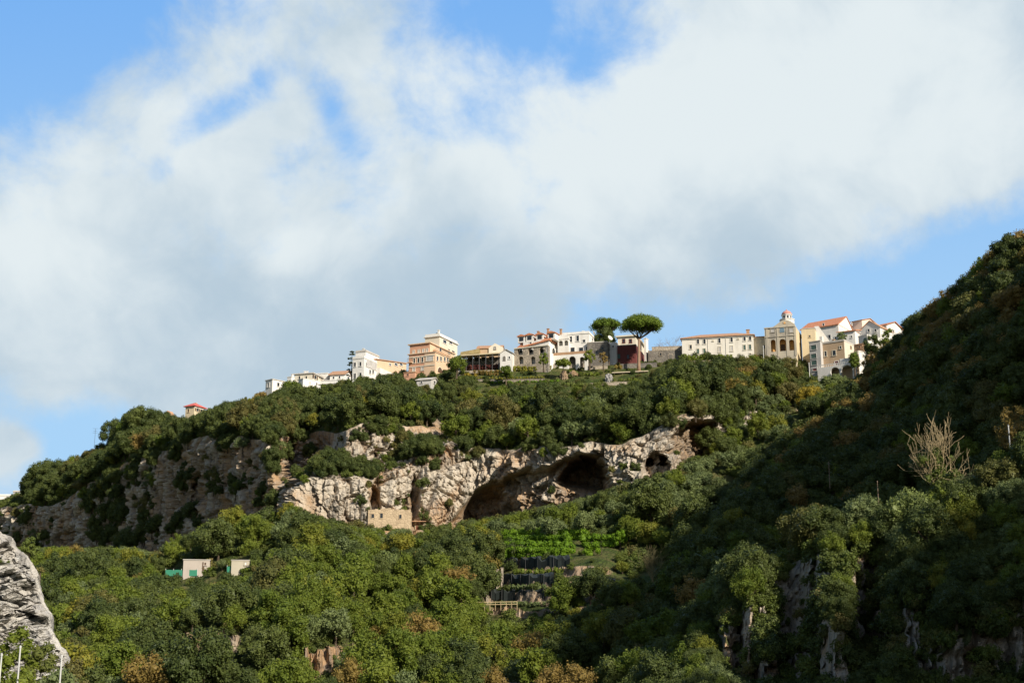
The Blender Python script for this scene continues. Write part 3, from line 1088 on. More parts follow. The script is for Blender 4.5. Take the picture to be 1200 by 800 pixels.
def crown_lobes(rng, H, Rr, z0, n, rl=(0.28, 0.42), shape=0.0):
    """clumps on a rounded crown of half width Rr between heights z0 and H"""
    L = []
    hc, hh = (z0 + H) / 2, (H - z0) / 2
    for k in range(n):
        t = (k + .5) / n
        z = 1 - 1.75 * t
        a = k * 2.39996 + rng.uniform(-.5, .5)
        rr = math.sqrt(max(0, 1 - z * z)) * (1 - shape * max(z, 0))
        r = rng.uniform(*rl) * Rr
        k2 = rng.uniform(.62, .92)
        L.append((np.array([math.cos(a) * rr * (Rr - r * .55) * k2 / .8, math.sin(a) * rr * (Rr - r * .55) * k2 / .8, hc + z * (hh - r * .7)]), r))
    L.append((np.array([0, 0, hc]), Rr * .55))
    return L


def trunk_mesh(name, rng, h, r, spread, mat):
    m = MB()
    ang = rng.uniform(0, 6.28)
    top = np.array([math.cos(ang) * .06 * h, math.sin(ang) * .06 * h, h])
    m.tube([(0, 0, -.9), (0, 0, .1), top * .5 + np.array([.03 * h, 0, 0]), top], [r * 1.35, r * 1.1, r * .8, r * .55], 7)
    for k in range(4):
        a = ang + k * 1.6 + rng.uniform(-.4, .4)
        s = top * rng.uniform(.55, .95)
        e = s + np.array([math.cos(a) * spread, math.sin(a) * spread, rng.uniform(.5, .9) * spread])
        m.tube([s, (s + e) / 2 + np.array([0, 0, -.08 * spread]), e], [r * .5, r * .35, r * .15], 5)
    me = bpy.data.meshes.new(name)
    me.from_pydata([list(map(float, p)) for p in m.v], [], m.f)
    me.materials.append(mat)
    me.update()
    return me


PROTO = {}


def protos(key, n, H, Rr, z0, lob, leaf, dens, mat, rl=(.28, .42), shape=0.0, jit=.55, seed=1, core=.72, shell=(.8, 1.1)):
    out = []
    for k in range(n):
        rng = np.random.default_rng(seed * 100 + k)
        h = H * rng.uniform(.88, 1.1)
        rr = Rr * rng.uniform(.9, 1.12)
        L = crown_lobes(rng, h, rr, z0 * h, lob + int(rng.integers(-3, 4)), rl, shape)
        L = [(c + rng.normal(0, .10, 3) * rr, r) for c, r in L]
        sq = rng.uniform(.85, 1.15)
        L = [(c * np.array([sq, 1 / sq, 1]), r) for c, r in L]
        V, Fs, T = leaves(L, rng, dens, leaf, core, jit, shell=shell)
        cm = mesh_np('crown', V, Fs, mat, tone=T)
        tm = trunk_mesh('trunk', rng, h * max(z0 + .25, .45), .045 * h * .55 + .05, rr * .5, M_BARK)
        out.append((tm, cm, rr, h))
    PROTO[key] = out


# unit: metres; the far wood uses leaf clumps of about 0.45 m, the near knoll finer ones
protos('oak', 8, 6.6, 3.3, .10, 22, .38, 15, M_OAK, rl=(.20, .44), jit=.62, seed=1, core=.66, shell=(.76, 1.15))
protos('oak_big', 6, 9.6, 4.9, .08, 34, .40, 14, M_OAK, rl=(.15, .36), jit=.65, seed=11, core=.66, shell=(.76, 1.15))
protos('broad_big', 4, 8.6, 3.7, .10, 30, .40, 13, M_DECID, rl=(.15, .38), shape=.15, jit=.95, seed=12, core=.6, shell=(.68, 1.2))
protos('olive', 6, 4.3, 2.3, .20, 18, .34, 15, M_OLIVE, rl=(.18, .42), jit=1.1, seed=2, core=.55, shell=(.66, 1.22))
protos('broad', 7, 6.0, 2.5, .12, 20, .38, 13, M_DECID, rl=(.17, .46), shape=.2, jit=1.0, seed=3, core=.58, shell=(.66, 1.22))
protos('brown', 4, 6.0, 2.8, .18, 18, .36, 10, M_BROWN, rl=(.16, .42), jit=1.0, seed=4, core=.5, shell=(.62, 1.22))
protos('oak_near', 6, 5.2, 2.5, .10, 28, .22, 42, M_OAK, rl=(.14, .42), seed=5, jit=.9, core=.62, shell=(.72, 1.2))
protos('olive_near', 5, 4.4, 2.3, .15, 22, .21, 36, M_OLIVE, rl=(.15, .40), jit=1.1, seed=6, core=.55, shell=(.66, 1.25))
protos('broad_near', 4, 4.6, 2.0, .12, 22, .22, 36, M_DECID, rl=(.15, .42), jit=1.0, seed=7, core=.55, shell=(.66, 1.25))
protos('shrub', 6, 1.7, 1.15, -.1, 10, .30, 20, M_SHRUB, rl=(.2, .5), jit=1.0, seed=8, core=.55, shell=(.65, 1.25))
protos('ivy', 4, 2.0, 1.5, -.35, 13, .32, 18, M_OAK, rl=(.2, .48), jit=.9, seed=9, core=.58, shell=(.68, 1.22))

KINDNAME = {'oak_big': ('evergreen_oak', 'evergreen oak'), 'broad_big': ('broadleaf_tree', 'broadleaf tree'), 'oak': ('evergreen_oak', 'evergreen oak'), 'oak_near': ('evergreen_oak', 'evergreen oak'), 'olive': ('olive_tree', 'olive tree'), 'olive_near': ('olive_tree', 'olive tree'),
            'broad': ('broadleaf_tree', 'broadleaf tree'), 'broad_near': ('broadleaf_tree', 'broadleaf tree'), 'brown': ('autumn_tree', 'tree')}
LOOK = {'oak_big': 'large dark green evergreen oak', 'broad_big': 'tall bright green broadleaf tree', 'oak': 'dark green evergreen oak', 'oak_near': 'small dark evergreen oak', 'olive': 'grey-green olive tree', 'olive_near': 'silvery grey-green tree', 'broad': 'bright green broadleaf tree', 'broad_near': 'yellowish green bushy tree', 'brown': 'rusty brown autumn tree'}

# ---------------------------------------------------------------- where trees grow
CLEAR = []      # (px, py, rx, ry) on the land kept free of trees (walls, gardens, houses)


def t1_kind(x, y, seg, r):
    """weights of kinds on the main hill at photo column x, row y"""
    if seg >= 3:
        if x < 560:
            return (('oak', .84), ('broad', .10), ('brown', .06))
        if x < 800:
            return (('oak', .6), ('broad', .3), ('olive', .1))
        return (('oak', .78), ('broad', .14), ('brown', .08))
    if x < 330:
        if y < 690:
            return (('broad', .46), ('olive', .28), ('oak', .21), ('brown', .05))
        return (('oak', .50), ('broad', .36), ('olive', .10), ('brown', .04))
    if x < 540:
        if y < 680:
            return (('broad', .44), ('olive', .28), ('oak', .23), ('brown', .05))
        return (('broad', .50), ('oak', .28), ('olive', .14), ('brown', .08))
    if y < 645:
        return (('olive', .72), ('broad', .16), ('oak', .12))
    if x > 760:
        return (('oak', .6), ('broad', .3), ('olive', .1))
    return (('broad', .52), ('oak', .3), ('olive', .12), ('brown', .06))


def choose(ws):
    t = rnd.random()
    for k, w in ws:
        t -= w
        if t <= 0:
            return k
    return ws[-1][0]


# highest row that tree tops reach, on the rim and under the cliff
LINE_RIM = [(-700, 560), (-40, 592), (0, 593), (27, 591), (34, 556), (45, 540), (60, 537), (75, 540), (88, 532), (105, 530), (120, 524), (128, 504), (140, 488), (165, 478), (190, 484), (203, 488), (215, 492), (240, 482), (265, 473), (300, 464), (312, 463), (335, 452), (350, 448), (360, 456), (372, 463), (405, 460), (415, 450), (440, 445), (470, 439), (480, 447), (490, 451), (515, 451), (530, 440), (545, 440), (556, 446), (570, 449), (640, 450), (700, 452), (715, 456), (740, 446), (770, 432), (790, 424), (850, 420), (890, 416), (902, 416), (930, 415), (945, 440), (960, 447), (975, 447), (985, 446), (1010, 446), (1400, 440)]
LINE_FOOT = [(-700, 600), (0, 640), (60, 640), (150, 640), (185, 648), (200, 628), (240, 612), (252, 598), (300, 579), (330, 577), (345, 590), (360, 601), (380, 611), (430, 617), (500, 620), (535, 617), (545, 613), (560, 606), (600, 601), (640, 591), (700, 578), (740, 562), (770, 556), (790, 548), (830, 522), (870, 492), (900, 470), (1400, 440)]
LINE_SPUR = [(700, 700), (810, 640), (840, 600), (870, 552), (900, 510), (930, 478), (950, 464), (985, 450), (1006, 443), (1014, 430), (1020, 412), (1032, 398), (1050, 385), (1080, 364), (1110, 338), (1140, 308), (1150, 292), (1180, 274), (1200, 262), (1300, 225), (1550, 170)]
# things that no tree in front may hide: (px, py, rx, ry, depth)
KEEP = [(231, 661, 22, 8, 900), (211, 671, 21, 7, 900), (283, 660, 13, 4, 900), (276, 667, 10, 4, 900), (465, 606, 36, 9, 900), (660, 641, 74, 11, 900), (620, 667, 36, 6, 900), (614, 685, 32, 6, 900), (604, 703, 40, 7, 900),
        (250, 770, 16, 6, 900), (190, 757, 8, 11, 900), (868, 478, 11, 11, 900), (384, 778, 13, 8, 900), (628, 797, 76, 4, 900), (762, 664, 13, 20, 900), (932, 491, 8, 10, 900), (950, 470, 16, 16, 300)]


def top_limit(w, c):
    return None


TREES = []      # dict(kind, p, s, rz, k, where)
_grid = {}


def free(p, r):
    c = 4.0
    i, j = int(p[0] // c), int(p[1] // c)
    for a in (-1, 0, 1, ):
        for b in (-1, 0, 1):
            for q, qr in _grid.get((i + a, j + b), ()):
                dx, dy, dz = p[0] - q[0], p[1] - q[1], p[2] - q[2]
                if dx * dx + dy * dy + .5 * dz * dz < (max(r, qr)) ** 2:
                    return False
    return True


def occupy(p, r):
    _grid.setdefault((int(p[0] // 4), int(p[1] // 4)), []).append((tuple(p), r))


def samples(sheet, n, rng):
    P, F_ = sheet.P.reshape(-1, 3), sheet.F
    a = np.linalg.norm(np.cross(P[F_[:, 2]] - P[F_[:, 0]], P[F_[:, 3]] - P[F_[:, 1]]), axis=1) * .5
    cen = P[F_].mean(1)
    px = sheet.pix.reshape(-1, 2)[F_].mean(1)
    rk = sheet.rock.ravel()[F_].mean(1)
    sg = sheet.seg.ravel()[F_].mean(1)
    nrm = np.cross(P[F_[:, 2]] - P[F_[:, 0]], P[F_[:, 3]] - P[F_[:, 1]])
    nrm /= np.linalg.norm(nrm, axis=1, keepdims=True) + 1e-9
    up = np.abs(nrm[:, 2])
    vis = (cen[:, 1] < 560) & (px[:, 0] > -170) & (px[:, 0] < 1330)
    a = a * np.where(vis, 1, 0.02)
    idx = rng.choice(len(F_), n, p=a / a.sum())
    return cen[idx], px[idx], rk[idx], sg[idx], up[idx]


def blocked(x, y):
    for cx, cy, rx, ry in CLEAR:
        if ((x - cx) / rx) ** 2 + ((y - cy) / ry) ** 2 < 1:
            return True
    return False


def fits(kind, c, s, k, where):
    """the scale at which a tree keeps clear of what has to stay in sight, or 0"""
    tm, cm, rr, h = PROTO[kind][k]
    sh, x, y, sg = where
    c = np.asarray(c, float)
    if sh == 'T1' or sh == 'T2':
        line = LINE_SPUR if sh == 'T2' else (LINE_RIM if sg >= 1.5 else LINE_FOOT)
        x0 = proj(c)[0]
        for _ in range(14):
            hw = rr * s * FPX / c[1] * .55
            lim = max(tab(x0 + d_, line) - 3 * abs(k_) for d_, k_ in ((-hw, 1), (0, 0), (hw, 1)))
            if proj(c + np.array([0, 0, h * s]))[1] >= lim:
                break
            s *= .88
        if s < .3:
            return 0
    for zz in (.2, .5, .8, 1.05):
        for xx in (-.7, 0, .7):
            q = c + np.array([xx * rr * s, 0, h * s * zz])
            qx, qy, _ = proj(q)
            for cx, cy, rx, ry, dd in KEEP3 if sh == 'T3' else KEEP:
                if c[1] < dd and ((qx - cx) / rx) ** 2 + ((qy - cy) / ry) ** 2 < 1:
                    return 0
    return s


KEEP3 = [(c[0], c[1], c[2] * 1.08, c[3] * 1.05, 900) for c in CRAGS]


def plant(kind, p, s, where, rz=None, k=None, force=False):
    k = rnd.randrange(len(PROTO[kind])) if k is None else k
    if not force:
        s = fits(kind, p, s, k, where)
        if not s:
            return
    TREES.append(dict(kind=kind, p=np.array(p, float), s=s, rz=rnd.uniform(0, 6.28) if rz is None else rz, k=k, where=where))


VEG = [(850, 500, 14, 18, 14, .8), (845, 528, 16, 8, 8, .7), (800, 487, 16, 7, 7, .7), (826, 484, 14, 7, 6, .7), (788, 500, 7, 8, 3, .5), (870, 482, 8, 12, 4, .6), (322, 538, 12, 26, 9, .6), (350, 512, 16, 8, 6, .6), (405, 507, 22, 8, 9, .6), (440, 504, 16, 7, 6, .55), (470, 512, 14, 8, 5, .5), (425, 520, 14, 8, 4, .45), (590, 522, 30, 7, 12, .7), (640, 531, 24, 5, 6, .5), (548, 535, 14, 8, 5, .45), (360, 560, 18, 8, 5, .45), (190, 536, 34, 12, 14, .8), (245, 524, 26, 12, 12, .8), (290, 523, 20, 10, 8, .7), (215, 560, 10, 22, 8, .6), (258, 560, 12, 24, 7, .5), (310, 590, 16, 14, 7, .6), (150, 640, 40, 14, 14, .8), (30, 640, 26, 14, 10, .8), (125, 600, 22, 40, 26, .85), (100, 575, 18, 14, 8, .8), (60, 590, 26, 12, 10, .8), (176, 600, 12, 46, 14, .7), (160, 560, 14, 16, 7, .75), (215, 622, 22, 16, 9, .7), (25, 605, 14, 14, 6, .7), (40, 640, 12, 10, 5, .7), (280, 575, 9, 16, 5, .5),
       (388, 552, 34, 11, 14, .58), (372, 540, 16, 8, 6, .5), (425, 556, 16, 9, 6, .5), (335, 535, 12, 14, 5, .5), (320, 512, 20, 8, 7, .6), (485, 531, 30, 10, 14, .55), (505, 545, 14, 8, 5, .45), (450, 512, 16, 8, 6, .5), (460, 540, 8, 10, 3, .4),
       (560, 525, 24, 9, 12, .7), (610, 528, 26, 6, 10, .6), (660, 520, 22, 8, 9, .7), (695, 516, 22, 10, 10, .75), (738, 508, 16, 10, 7, .7), (770, 493, 14, 8, 6, .7), (843, 483, 18, 14, 9, .8), (862, 500, 14, 10, 6, .7), (424, 595, 7, 6, 2, .35), (528, 595, 8, 5, 2, .3), (640, 577, 9, 4, 2, .3), (775, 562, 6, 4, 2, .4)]


def scatter_trees():
    rng = np.random.default_rng(3)
    # main hill
    for c, (x, y), rk, sg, up in zip(*samples(T1, 26000, rng)):
        if rk > .45 or up < .25 or c[1] < 168 or sg > 3.5 and c[1] > 470:
            continue
        if sg > 2.5 and blocked(x, y) or sg < 2.5 and blocked(x, y):
            continue
        if 1.5 < sg < 2.5 and (x < 885 or up < .4):
            continue
        if sg >= 3.5:
            if x > -20 or rnd.random() < .6:
                continue
        garden = sg > 2.5 and 545 < x < 790 and y < 460 - max(0, (x - 690) * .3)
        if garden:
            continue
        if sg < 1.5 and y < 745 and vnoise(np.array([c * .075]), 97)[0] + .5 * vnoise(np.array([c * .2]), 98)[0] > .34 and rnd.random() < .85:
            continue            # openings with low scrub
        kind = choose(t1_kind(x, y, sg, 0))
        s = rnd.choice((rnd.uniform(.42, .75), rnd.uniform(.7, 1.05), rnd.uniform(.85, 1.28)))
        if sg < 1.5 and kind == 'oak':
            s *= .95
        if sg >= 3 and x < 560:
            s *= 1.02
        if sg < 1.5 and 560 < x < 860 and y < 650:
            s *= .88
        big = rnd.random()
        if kind == 'oak' and big < (.58 if sg > 2.5 else .32):
            kind, s = 'oak_big', rnd.uniform(.62, 1.15)
        elif kind == 'broad' and big < .2 and not (560 < x < 860 and y < 650):
            kind, s = 'broad_big', rnd.uniform(.65, 1.05)
        r = {'oak': 3.3, 'olive': 2.9, 'broad': 3.0, 'brown': 3.0, 'oak_big': 4.7, 'broad_big': 4.0}[kind] * s * .92
        if free(c, r):
            occupy(c, r)
            plant(kind, c, s, ('T1', x, y, sg))
    # the skyline of the rim, far left to the white houses
    for x in np.arange(36, 345, 11.0):
        xx = x + rnd.uniform(-3, 3)
        if abs(xx - 228) < 12 or abs(xx - 200) < 6 or abs(xx - 323) < 12:
            continue
        Y = float(tab(xx, DP)) - rnd.uniform(0, 8)
        c = at(xx, float(tab(xx, YP)) + 1, Y)
        kind = 'oak_big' if rnd.random() < .75 else ('broad' if rnd.random() < .5 else 'brown')
        k = rnd.randrange(len(PROTO[kind]))
        need = at(xx, float(tab(xx, LINE_RIM)) + rnd.uniform(-2, 5), Y)[2] - c[2]
        plant(kind, c, float(np.clip(need / PROTO[kind][k][3], (.35 if kind != 'oak_big' else .3), 1.7)), ('T1', xx, float(tab(xx, YP)), 3), k=k, force=True)
        occupy(c, 2.5)
    # bushes rooted in the cliff
    rr = random.Random(5)
    Pc, Xc = T1.P, T1.pix
    for cx, cy, rx, ry, n, s0 in VEG:
        for _ in range(n):
            a, q = rr.uniform(0, 6.28), math.sqrt(rr.random())
            h_ = hit(cx + rx * q * math.cos(a), cy + ry * q * math.sin(a), T1)
            if h_ is None:
                continue
            if free(h_, 1.6 * s0):
                occupy(h_, 1.6 * s0)
                kind = 'oak' if rr.random() < .75 else ('broad' if rr.random() < .5 else 'olive')
                plant(kind, h_ - np.array([0, 0, .8 * s0]), s0 * rr.uniform(.75, 1.2), ('cliff', cx, cy, 2), force=True)
    for c, (x, y), rk, sg, up in zip(*samples(T2, 12000, rng)):
        if rk > .5 or blocked(x, y) or c[1] > 420:
            continue
        ridge = tab(x, [p[:2] for p in S2])
        if y < ridge + 45 and x > 1010:
            kind = choose((('brown', .55), ('oak', .2), ('broad', .25)))
        else:
            kind = choose((('oak', .66), ('broad', .22), ('brown', .12)))
        s = rnd.uniform(.7, 1.15)
        r = 3.1 * s * (1.4 if y < ridge + 45 and x > 1010 else 1)
        if free(c, r):
            occupy(c, r)
            plant(kind, c, s, ('T2', x, y, sg))
    for c, (x, y), rk, sg, up in zip(*samples(T3, 9000, rng)):
        if rk > .42 or up < .2 or blocked(x, y) or c[1] > 165:
            continue
        kind = choose((('oak_near', .42), ('olive_near', .30), ('broad_near', .28)))
        s = rnd.uniform(.55, 1.05) * (.62 if y > tab(x, [p[:2] for p in S3]) + 40 else 1)
        r = 2.2 * s
        if free(c, r):
            occupy(c, r)
            plant(kind, c, s, ('T3', x, y, sg))
    P = T5.P.reshape(-1, 3)
    for c in P[rng.permutation(len(P))[:5000]]:
        if c[2] < 8 or c[0] > 230 or c[0] < .40 * c[1] + 16:
            continue
        if c[1] < 0 and c[0] < 165:
            continue
        s = rnd.uniform(.4, .8)
        if free(c, 4.0 * s):
            occupy(c, 4.0 * s)
            plant(choose((('oak', .8), ('broad', .2))), c, s, ('T5', 2000, 0, 0))


def place_name(w):
    """where a tree stands, named by things one can find in the picture"""
    s, x, y, sg = w
    if s == 'cliff':
        for lim, t in ((70, 'rooted in the far left end of the cliff'), (150, 'filling the gully in the shaded left cliff'), (300, 'clinging to the shaded left cliff'), (450, 'on the ledge of the sunlit buttress'), (540, 'on the ledges above the ruin'), (640, 'along the top of the rock arch'), (780, 'along the cliff top above the deep cave'), (3000, 'on the rock right of the small arched cave')):
            if x < lim:
                return t
    if s == 'T1' and sg >= 2.5:
        for lim, t in ((110, 'at the low far left end of the cliff rim'), (190, 'on the rim left of the brown cottage'), (300, 'on the rim under the red-roofed yellow house'), (400, 'on the rim below the white terraced houses'),
                       (475, 'on the rim below the tan and white house'), (560, 'on the rim below the orange house'), (660, 'above the rock arch under the arcaded villa'), (760, 'above the deep cave under the two umbrella pines'),
                       (850, 'on the rim below the long cream convent'), (925, 'on the slope below the arched church'), (3000, 'beside the tan stone house')):
            if x < lim:
                return t
    if s == 'T1':
        if y < 650:
            for lim, t in ((200, 'under the shaded left cliff'), (340, 'on the sunny shoulder above the long shed'), (450, 'under the sunlit buttress'), (550, 'below the ruin in the cliff'), (660, 'below the rock shelter'), (760, 'below the deep cave'), (3000, 'in the gully under the small arched cave')):
                if x < lim:
                    return t
        elif y < 722:
            for lim, t in ((210, 'left of the green netting'), (340, 'just below the long shed'), (450, 'on the slope below the sunlit buttress'), (560, 'left of the netted terraces'), (740, 'among the netted terraces'), (3000, 'in the shade right of the netted terraces')):
                if x < lim:
                    return t
        for lim, t in ((180, 'behind the pale crag at the lower left'), (330, 'around the shaded rock step under the shed'), (460, 'around the low white rocks'), (600, 'above the low roadside wall'), (3000, 'deep in the shade of the valley foot')):
            if x < lim:
                return t
    if s == 'T2':
        rd = tab(x, [p[:2] for p in S2])
        if y < rd + 50:
            return 'on the upper skyline of the wooded spur' if x > 1110 else ('on the lower skyline of the wooded spur' if x > 1000 else 'at the edge of the spur beside the gully')
        if x < 960:
            return 'in the dark gully below the church'
        return 'on the dark spur behind the bare tree' if x < 1110 else 'on the dark spur at the right edge'
    if s == 'T3':
        rd = tab(x, [p[:2] for p in S3])
        if y < rd + 40:
            return ('on the knoll crest in front of the bare tree' if 1000 < x < 1130 else ('on the knoll crest at the right edge' if x > 1000 else ('on the knoll crest left of the bare tree' if x > 890 else 'on the low left end of the knoll crest')))
        return 'between the shaded crags at the lower right' if x > 900 else 'at the shaded left foot of the crags'
    return 'on the unseen shade hill beyond the right edge'


def visible_counts():
    """how many cells of a 600 x 400 picture each tree would show"""
    W, Hh = 600, 400
    zb = np.full((Hh, W), 1e9)
    # the land first, splatted from a coarse ray grid
    for j in range(0, Hh, 4):
        for i in range(0, W, 4):
            d = Vector(ray(i * 2 + 4, j * 2 + 4)).normalized()
            best = 1e9
            for s in (T1, T2, T3, T4):
                h = s.bvh.ray_cast(Vector((0, 0, CAMZ)), d)
                if h[0] is not None:
                    best = min(best, h[3])
            zb[j:j + 4, i:i + 4] = best
    ib = np.full((Hh, W), -1)
    order = sorted(range(len(TREES)), key=lambda i: TREES[i]['p'][1])
    for t in order:
        d = TREES[t]
        tm, cm, rr, h = PROTO[d['kind']][d['k']]
        c = d['p'] + np.array([0, 0, .55 * h * d['s']])
        x, y, f = proj(c)
        x, y = x / 2, y / 2
        k = FPX / f / 2
        rx, ry = rr * d['s'] * k, .48 * h * d['s'] * k
        dist = np.linalg.norm(c - np.array([0, 0, CAMZ])) - rr * d['s']
        x0, x1, y0, y1 = int(max(0, x - rx)), int(min(W, x + rx + 1)), int(max(0, y - ry)), int(min(Hh, y + ry + 1))
        if x1 <= x0 or y1 <= y0:
            continue
        yy, xx = np.mgrid[y0:y1, x0:x1]
        m = ((xx + .5 - x) / rx) ** 2 + ((yy + .5 - y) / ry) ** 2 < 1
        sub = zb[y0:y1, x0:x1]
        m &= sub > dist
        sub[m] = dist
        ib[y0:y1, x0:x1][m] = t
    cnt = np.bincount(ib[ib >= 0], minlength=len(TREES))
    return cnt


def instancer(name, items, mat_list, label, cat):
    """ONE stuff object: meshes put on points by geometry nodes. items: (p, s, rz, mesh index)"""
    coll = bpy.data.collections.new(name + '_kit')
    for i, mts in enumerate(mat_list):
        V, Fs, T, mats, mi = [], [], [], [], []
        me0 = bpy.data.meshes.new(name + '_piece')
        nv = 0
        for me in mts:
            n = len(me.vertices)
            co = np.empty(n * 3)
            me.vertices.foreach_get('co', co)
            V.append(co.reshape(-1, 3))
            tn = me.attributes.get('tone')
            for k, p in enumerate(me.polygons):
                Fs.append([v + nv for v in p.vertices])
                T.append(tn.data[k].value if tn else .5)
                mi.append(len(mats))
            mats.append(me.materials[0])
            nv += n
        me0.from_pydata(np.concatenate(V).tolist(), [], Fs)
        for m in mats:
            me0.materials.append(m)
        me0.polygons.foreach_set('material_index', mi)
        a = me0.attributes.new('tone', 'FLOAT', 'FACE')
        a.data.foreach_set('value', T)
        me0.update()
        coll.objects.link(bpy.data.objects.new('%s_piece_%03d' % (name, i), me0))
    me = bpy.data.meshes.new(name)
    me.from_pydata([list(map(float, i[0])) for i in items], [], [])
    for nm, tp, vals in (('sz', 'FLOAT', [i[1] for i in items]), ('rz', 'FLOAT', [i[2] for i in items]), ('pick', 'INT', [i[3] for i in items])):
        a = me.attributes.new(nm, tp, 'POINT')
        a.data.foreach_set('value', vals)
    o = link(name, me)
    ng = bpy.data.node_groups.new(name + '_nodes', 'GeometryNodeTree')
    ng.interface.new_socket('Geometry', in_out='INPUT', socket_type='NodeSocketGeometry')
    ng.interface.new_socket('Geometry', in_out='OUTPUT', socket_type='NodeSocketGeometry')
    gi, go = ng.nodes.new('NodeGroupInput'), ng.nodes.new('NodeGroupOutput')
    ci = ng.nodes.new('GeometryNodeCollectionInfo')
    ci.inputs['Collection'].default_value = coll
    ci.inputs['Separate Children'].default_value = True
    ci.inputs['Reset Children'].default_value = True
    ip = ng.nodes.new('GeometryNodeInstanceOnPoints')
    ip.inputs['Pick Instance'].default_value = True

    def attr(nm, tp):
        n = ng.nodes.new('GeometryNodeInputNamedAttribute')
        n.data_type = tp
        n.inputs[0].default_value = nm
        return n.outputs['Attribute']
    cx = ng.nodes.new('ShaderNodeCombineXYZ')
    ng.links.new(attr('rz', 'FLOAT'), cx.inputs[2])
    ng.links.new(gi.outputs[0], ip.inputs['Points'])
    ng.links.new(ci.outputs[0], ip.inputs['Instance'])
    ng.links.new(attr('pick', 'INT'), ip.inputs['Instance Index'])
    ng.links.new(cx.outputs[0], ip.inputs['Rotation'])
    ng.links.new(attr('sz', 'FLOAT'), ip.inputs['Scale'])
    ng.links.new(ip.outputs[0], go.inputs[0])
    md = o.modifiers.new('spread', 'NODES')
    md.node_group = ng
    tag(o, label, cat, kind='stuff')
    return o


def make_trees():
    cnt = visible_counts()
    bykind = {}
    for i, t in enumerate(TREES):
        if cnt[i] >= 10:
            bykind.setdefault(KINDNAME[t['kind']][0], []).append(i)
    single = set()
    for k, ids in bykind.items():
        ids.sort(key=lambda i: -cnt[i])
        single |= set(ids[:280])
    src = {}
    for i in sorted(single):
        t = TREES[i]
        tm, cm, rr, h = PROTO[t['kind']][t['k']]
        nm, plain = KINDNAME[t['kind']]
        key = (t['kind'], t['k'])
        if key not in src:
            root = bpy.data.objects.new(nm, None)
            COL.objects.link(root)
            link('trunk', tm, root)
            link('crown', cm, root)
            src[key] = root
        else:
            root = src[key].copy()
            COL.objects.link(root)
            for ch in src[key].children:
                c = ch.copy()
                c.parent = root
                COL.objects.link(c)
        root.location = t['p']
        root.rotation_euler = (0, 0, t['rz'])
        root.scale = (t['s'],) * 3
        where = place_name(t['where'])
        tag(root, LOOK[t['kind']] + ' ' + where, 'tree', plain + 's ' + where)
    rest = [i for i in range(len(TREES)) if i not in single]
    kinds = list(PROTO)
    kit, idx = [], {}
    for k in kinds:
        if k in ('shrub', 'ivy') or not PROTO[k]:
            continue
        for j, pr in enumerate(PROTO[k]):
            idx[(k, j)] = len(kit)
            kit.append((pr[1], pr[0]))
    items = [(TREES[i]['p'], TREES[i]['s'], TREES[i]['rz'], idx[(TREES[i]['kind'], TREES[i]['k'])]) for i in rest]
    instancer('woodland', items, kit, 'dense mixed green woodland filling the slopes between the single trees', 'woodland')
    print('trees', len(TREES), 'single', {k: min(280, len(v)) for k, v in bykind.items()}, {k: len(v) for k, v in bykind.items()})


def make_undergrowth():
    rng = np.random.default_rng(9)
    items = []
    for sh, n in ((T1, 30000), (T2, 9000), (T3, 7000)):
        for c, (x, y), rk, sg, up in zip(*samples(sh, n, rng)):
            if sh is T1 and (sg > 3.5 or blocked_low(x, y)):
                continue
            cliff = sh is T1 and 1.5 < sg < 2.5
            if cliff:
                # tufts on ledges of the cliff
                g = vnoise(np.array([c * .13]), 91)[0]
                if not (g > .25 and rnd.random() < .30 or rk < .8 and rnd.random() < .55 or rnd.random() < .012):
                    continue
                if rock_t1_caves(np.array([x]), np.array([y]))[0] > 1.0:
                    continue
                items.append((c, rnd.uniform(.3, .95), rnd.uniform(0, 6.28), rnd.randrange(10)))
                continue
            if rk > .5:
                if rnd.random() > .10:
                    continue
                items.append((c, rnd.uniform(.3, .8), rnd.uniform(0, 6.28), rnd.randrange(10)))
                continue
            if any(((x - cx) / (rx + 3)) ** 2 + ((y - 4 - cy) / (ry + 4)) ** 2 < 1 for cx, cy, rx, ry, dd in KEEP) and rnd.random() < .8:
                continue
            s = rnd.uniform(.45, 1.15) * (.75 if sh is T3 else 1)
            if sh is T1 and sg > 2.5 and 556 < x < 800 and y < 462:
                if rnd.random() < .25:
                    continue
                s *= .5
            items.append((c, s, rnd.uniform(0, 6.28), rnd.randrange(10)))
    # the crag at the lower left: tufts only
    for c, (x, y), rk, sg, up in zip(*samples(T4, 900, rng)):
        if rk < .62 and rnd.random() < .5:
            items.append((c, rnd.uniform(.08, .22), rnd.uniform(0, 6.28), rnd.randrange(6)))
    kit = [(p[1],) for p in PROTO['shrub']] + [(p[1],) for p in PROTO['ivy']]
    instancer('undergrowth', items, kit, 'low green scrub and tufts covering the slopes and rock ledges', 'undergrowth')
    print('undergrowth', len(items))


def blocked_low(x, y):
    for cx, cy, rx, ry in CLEAR:
        if ((x - cx) / rx) ** 2 + ((y - cy) / ry) ** 2 < .55:
            return True
    return False
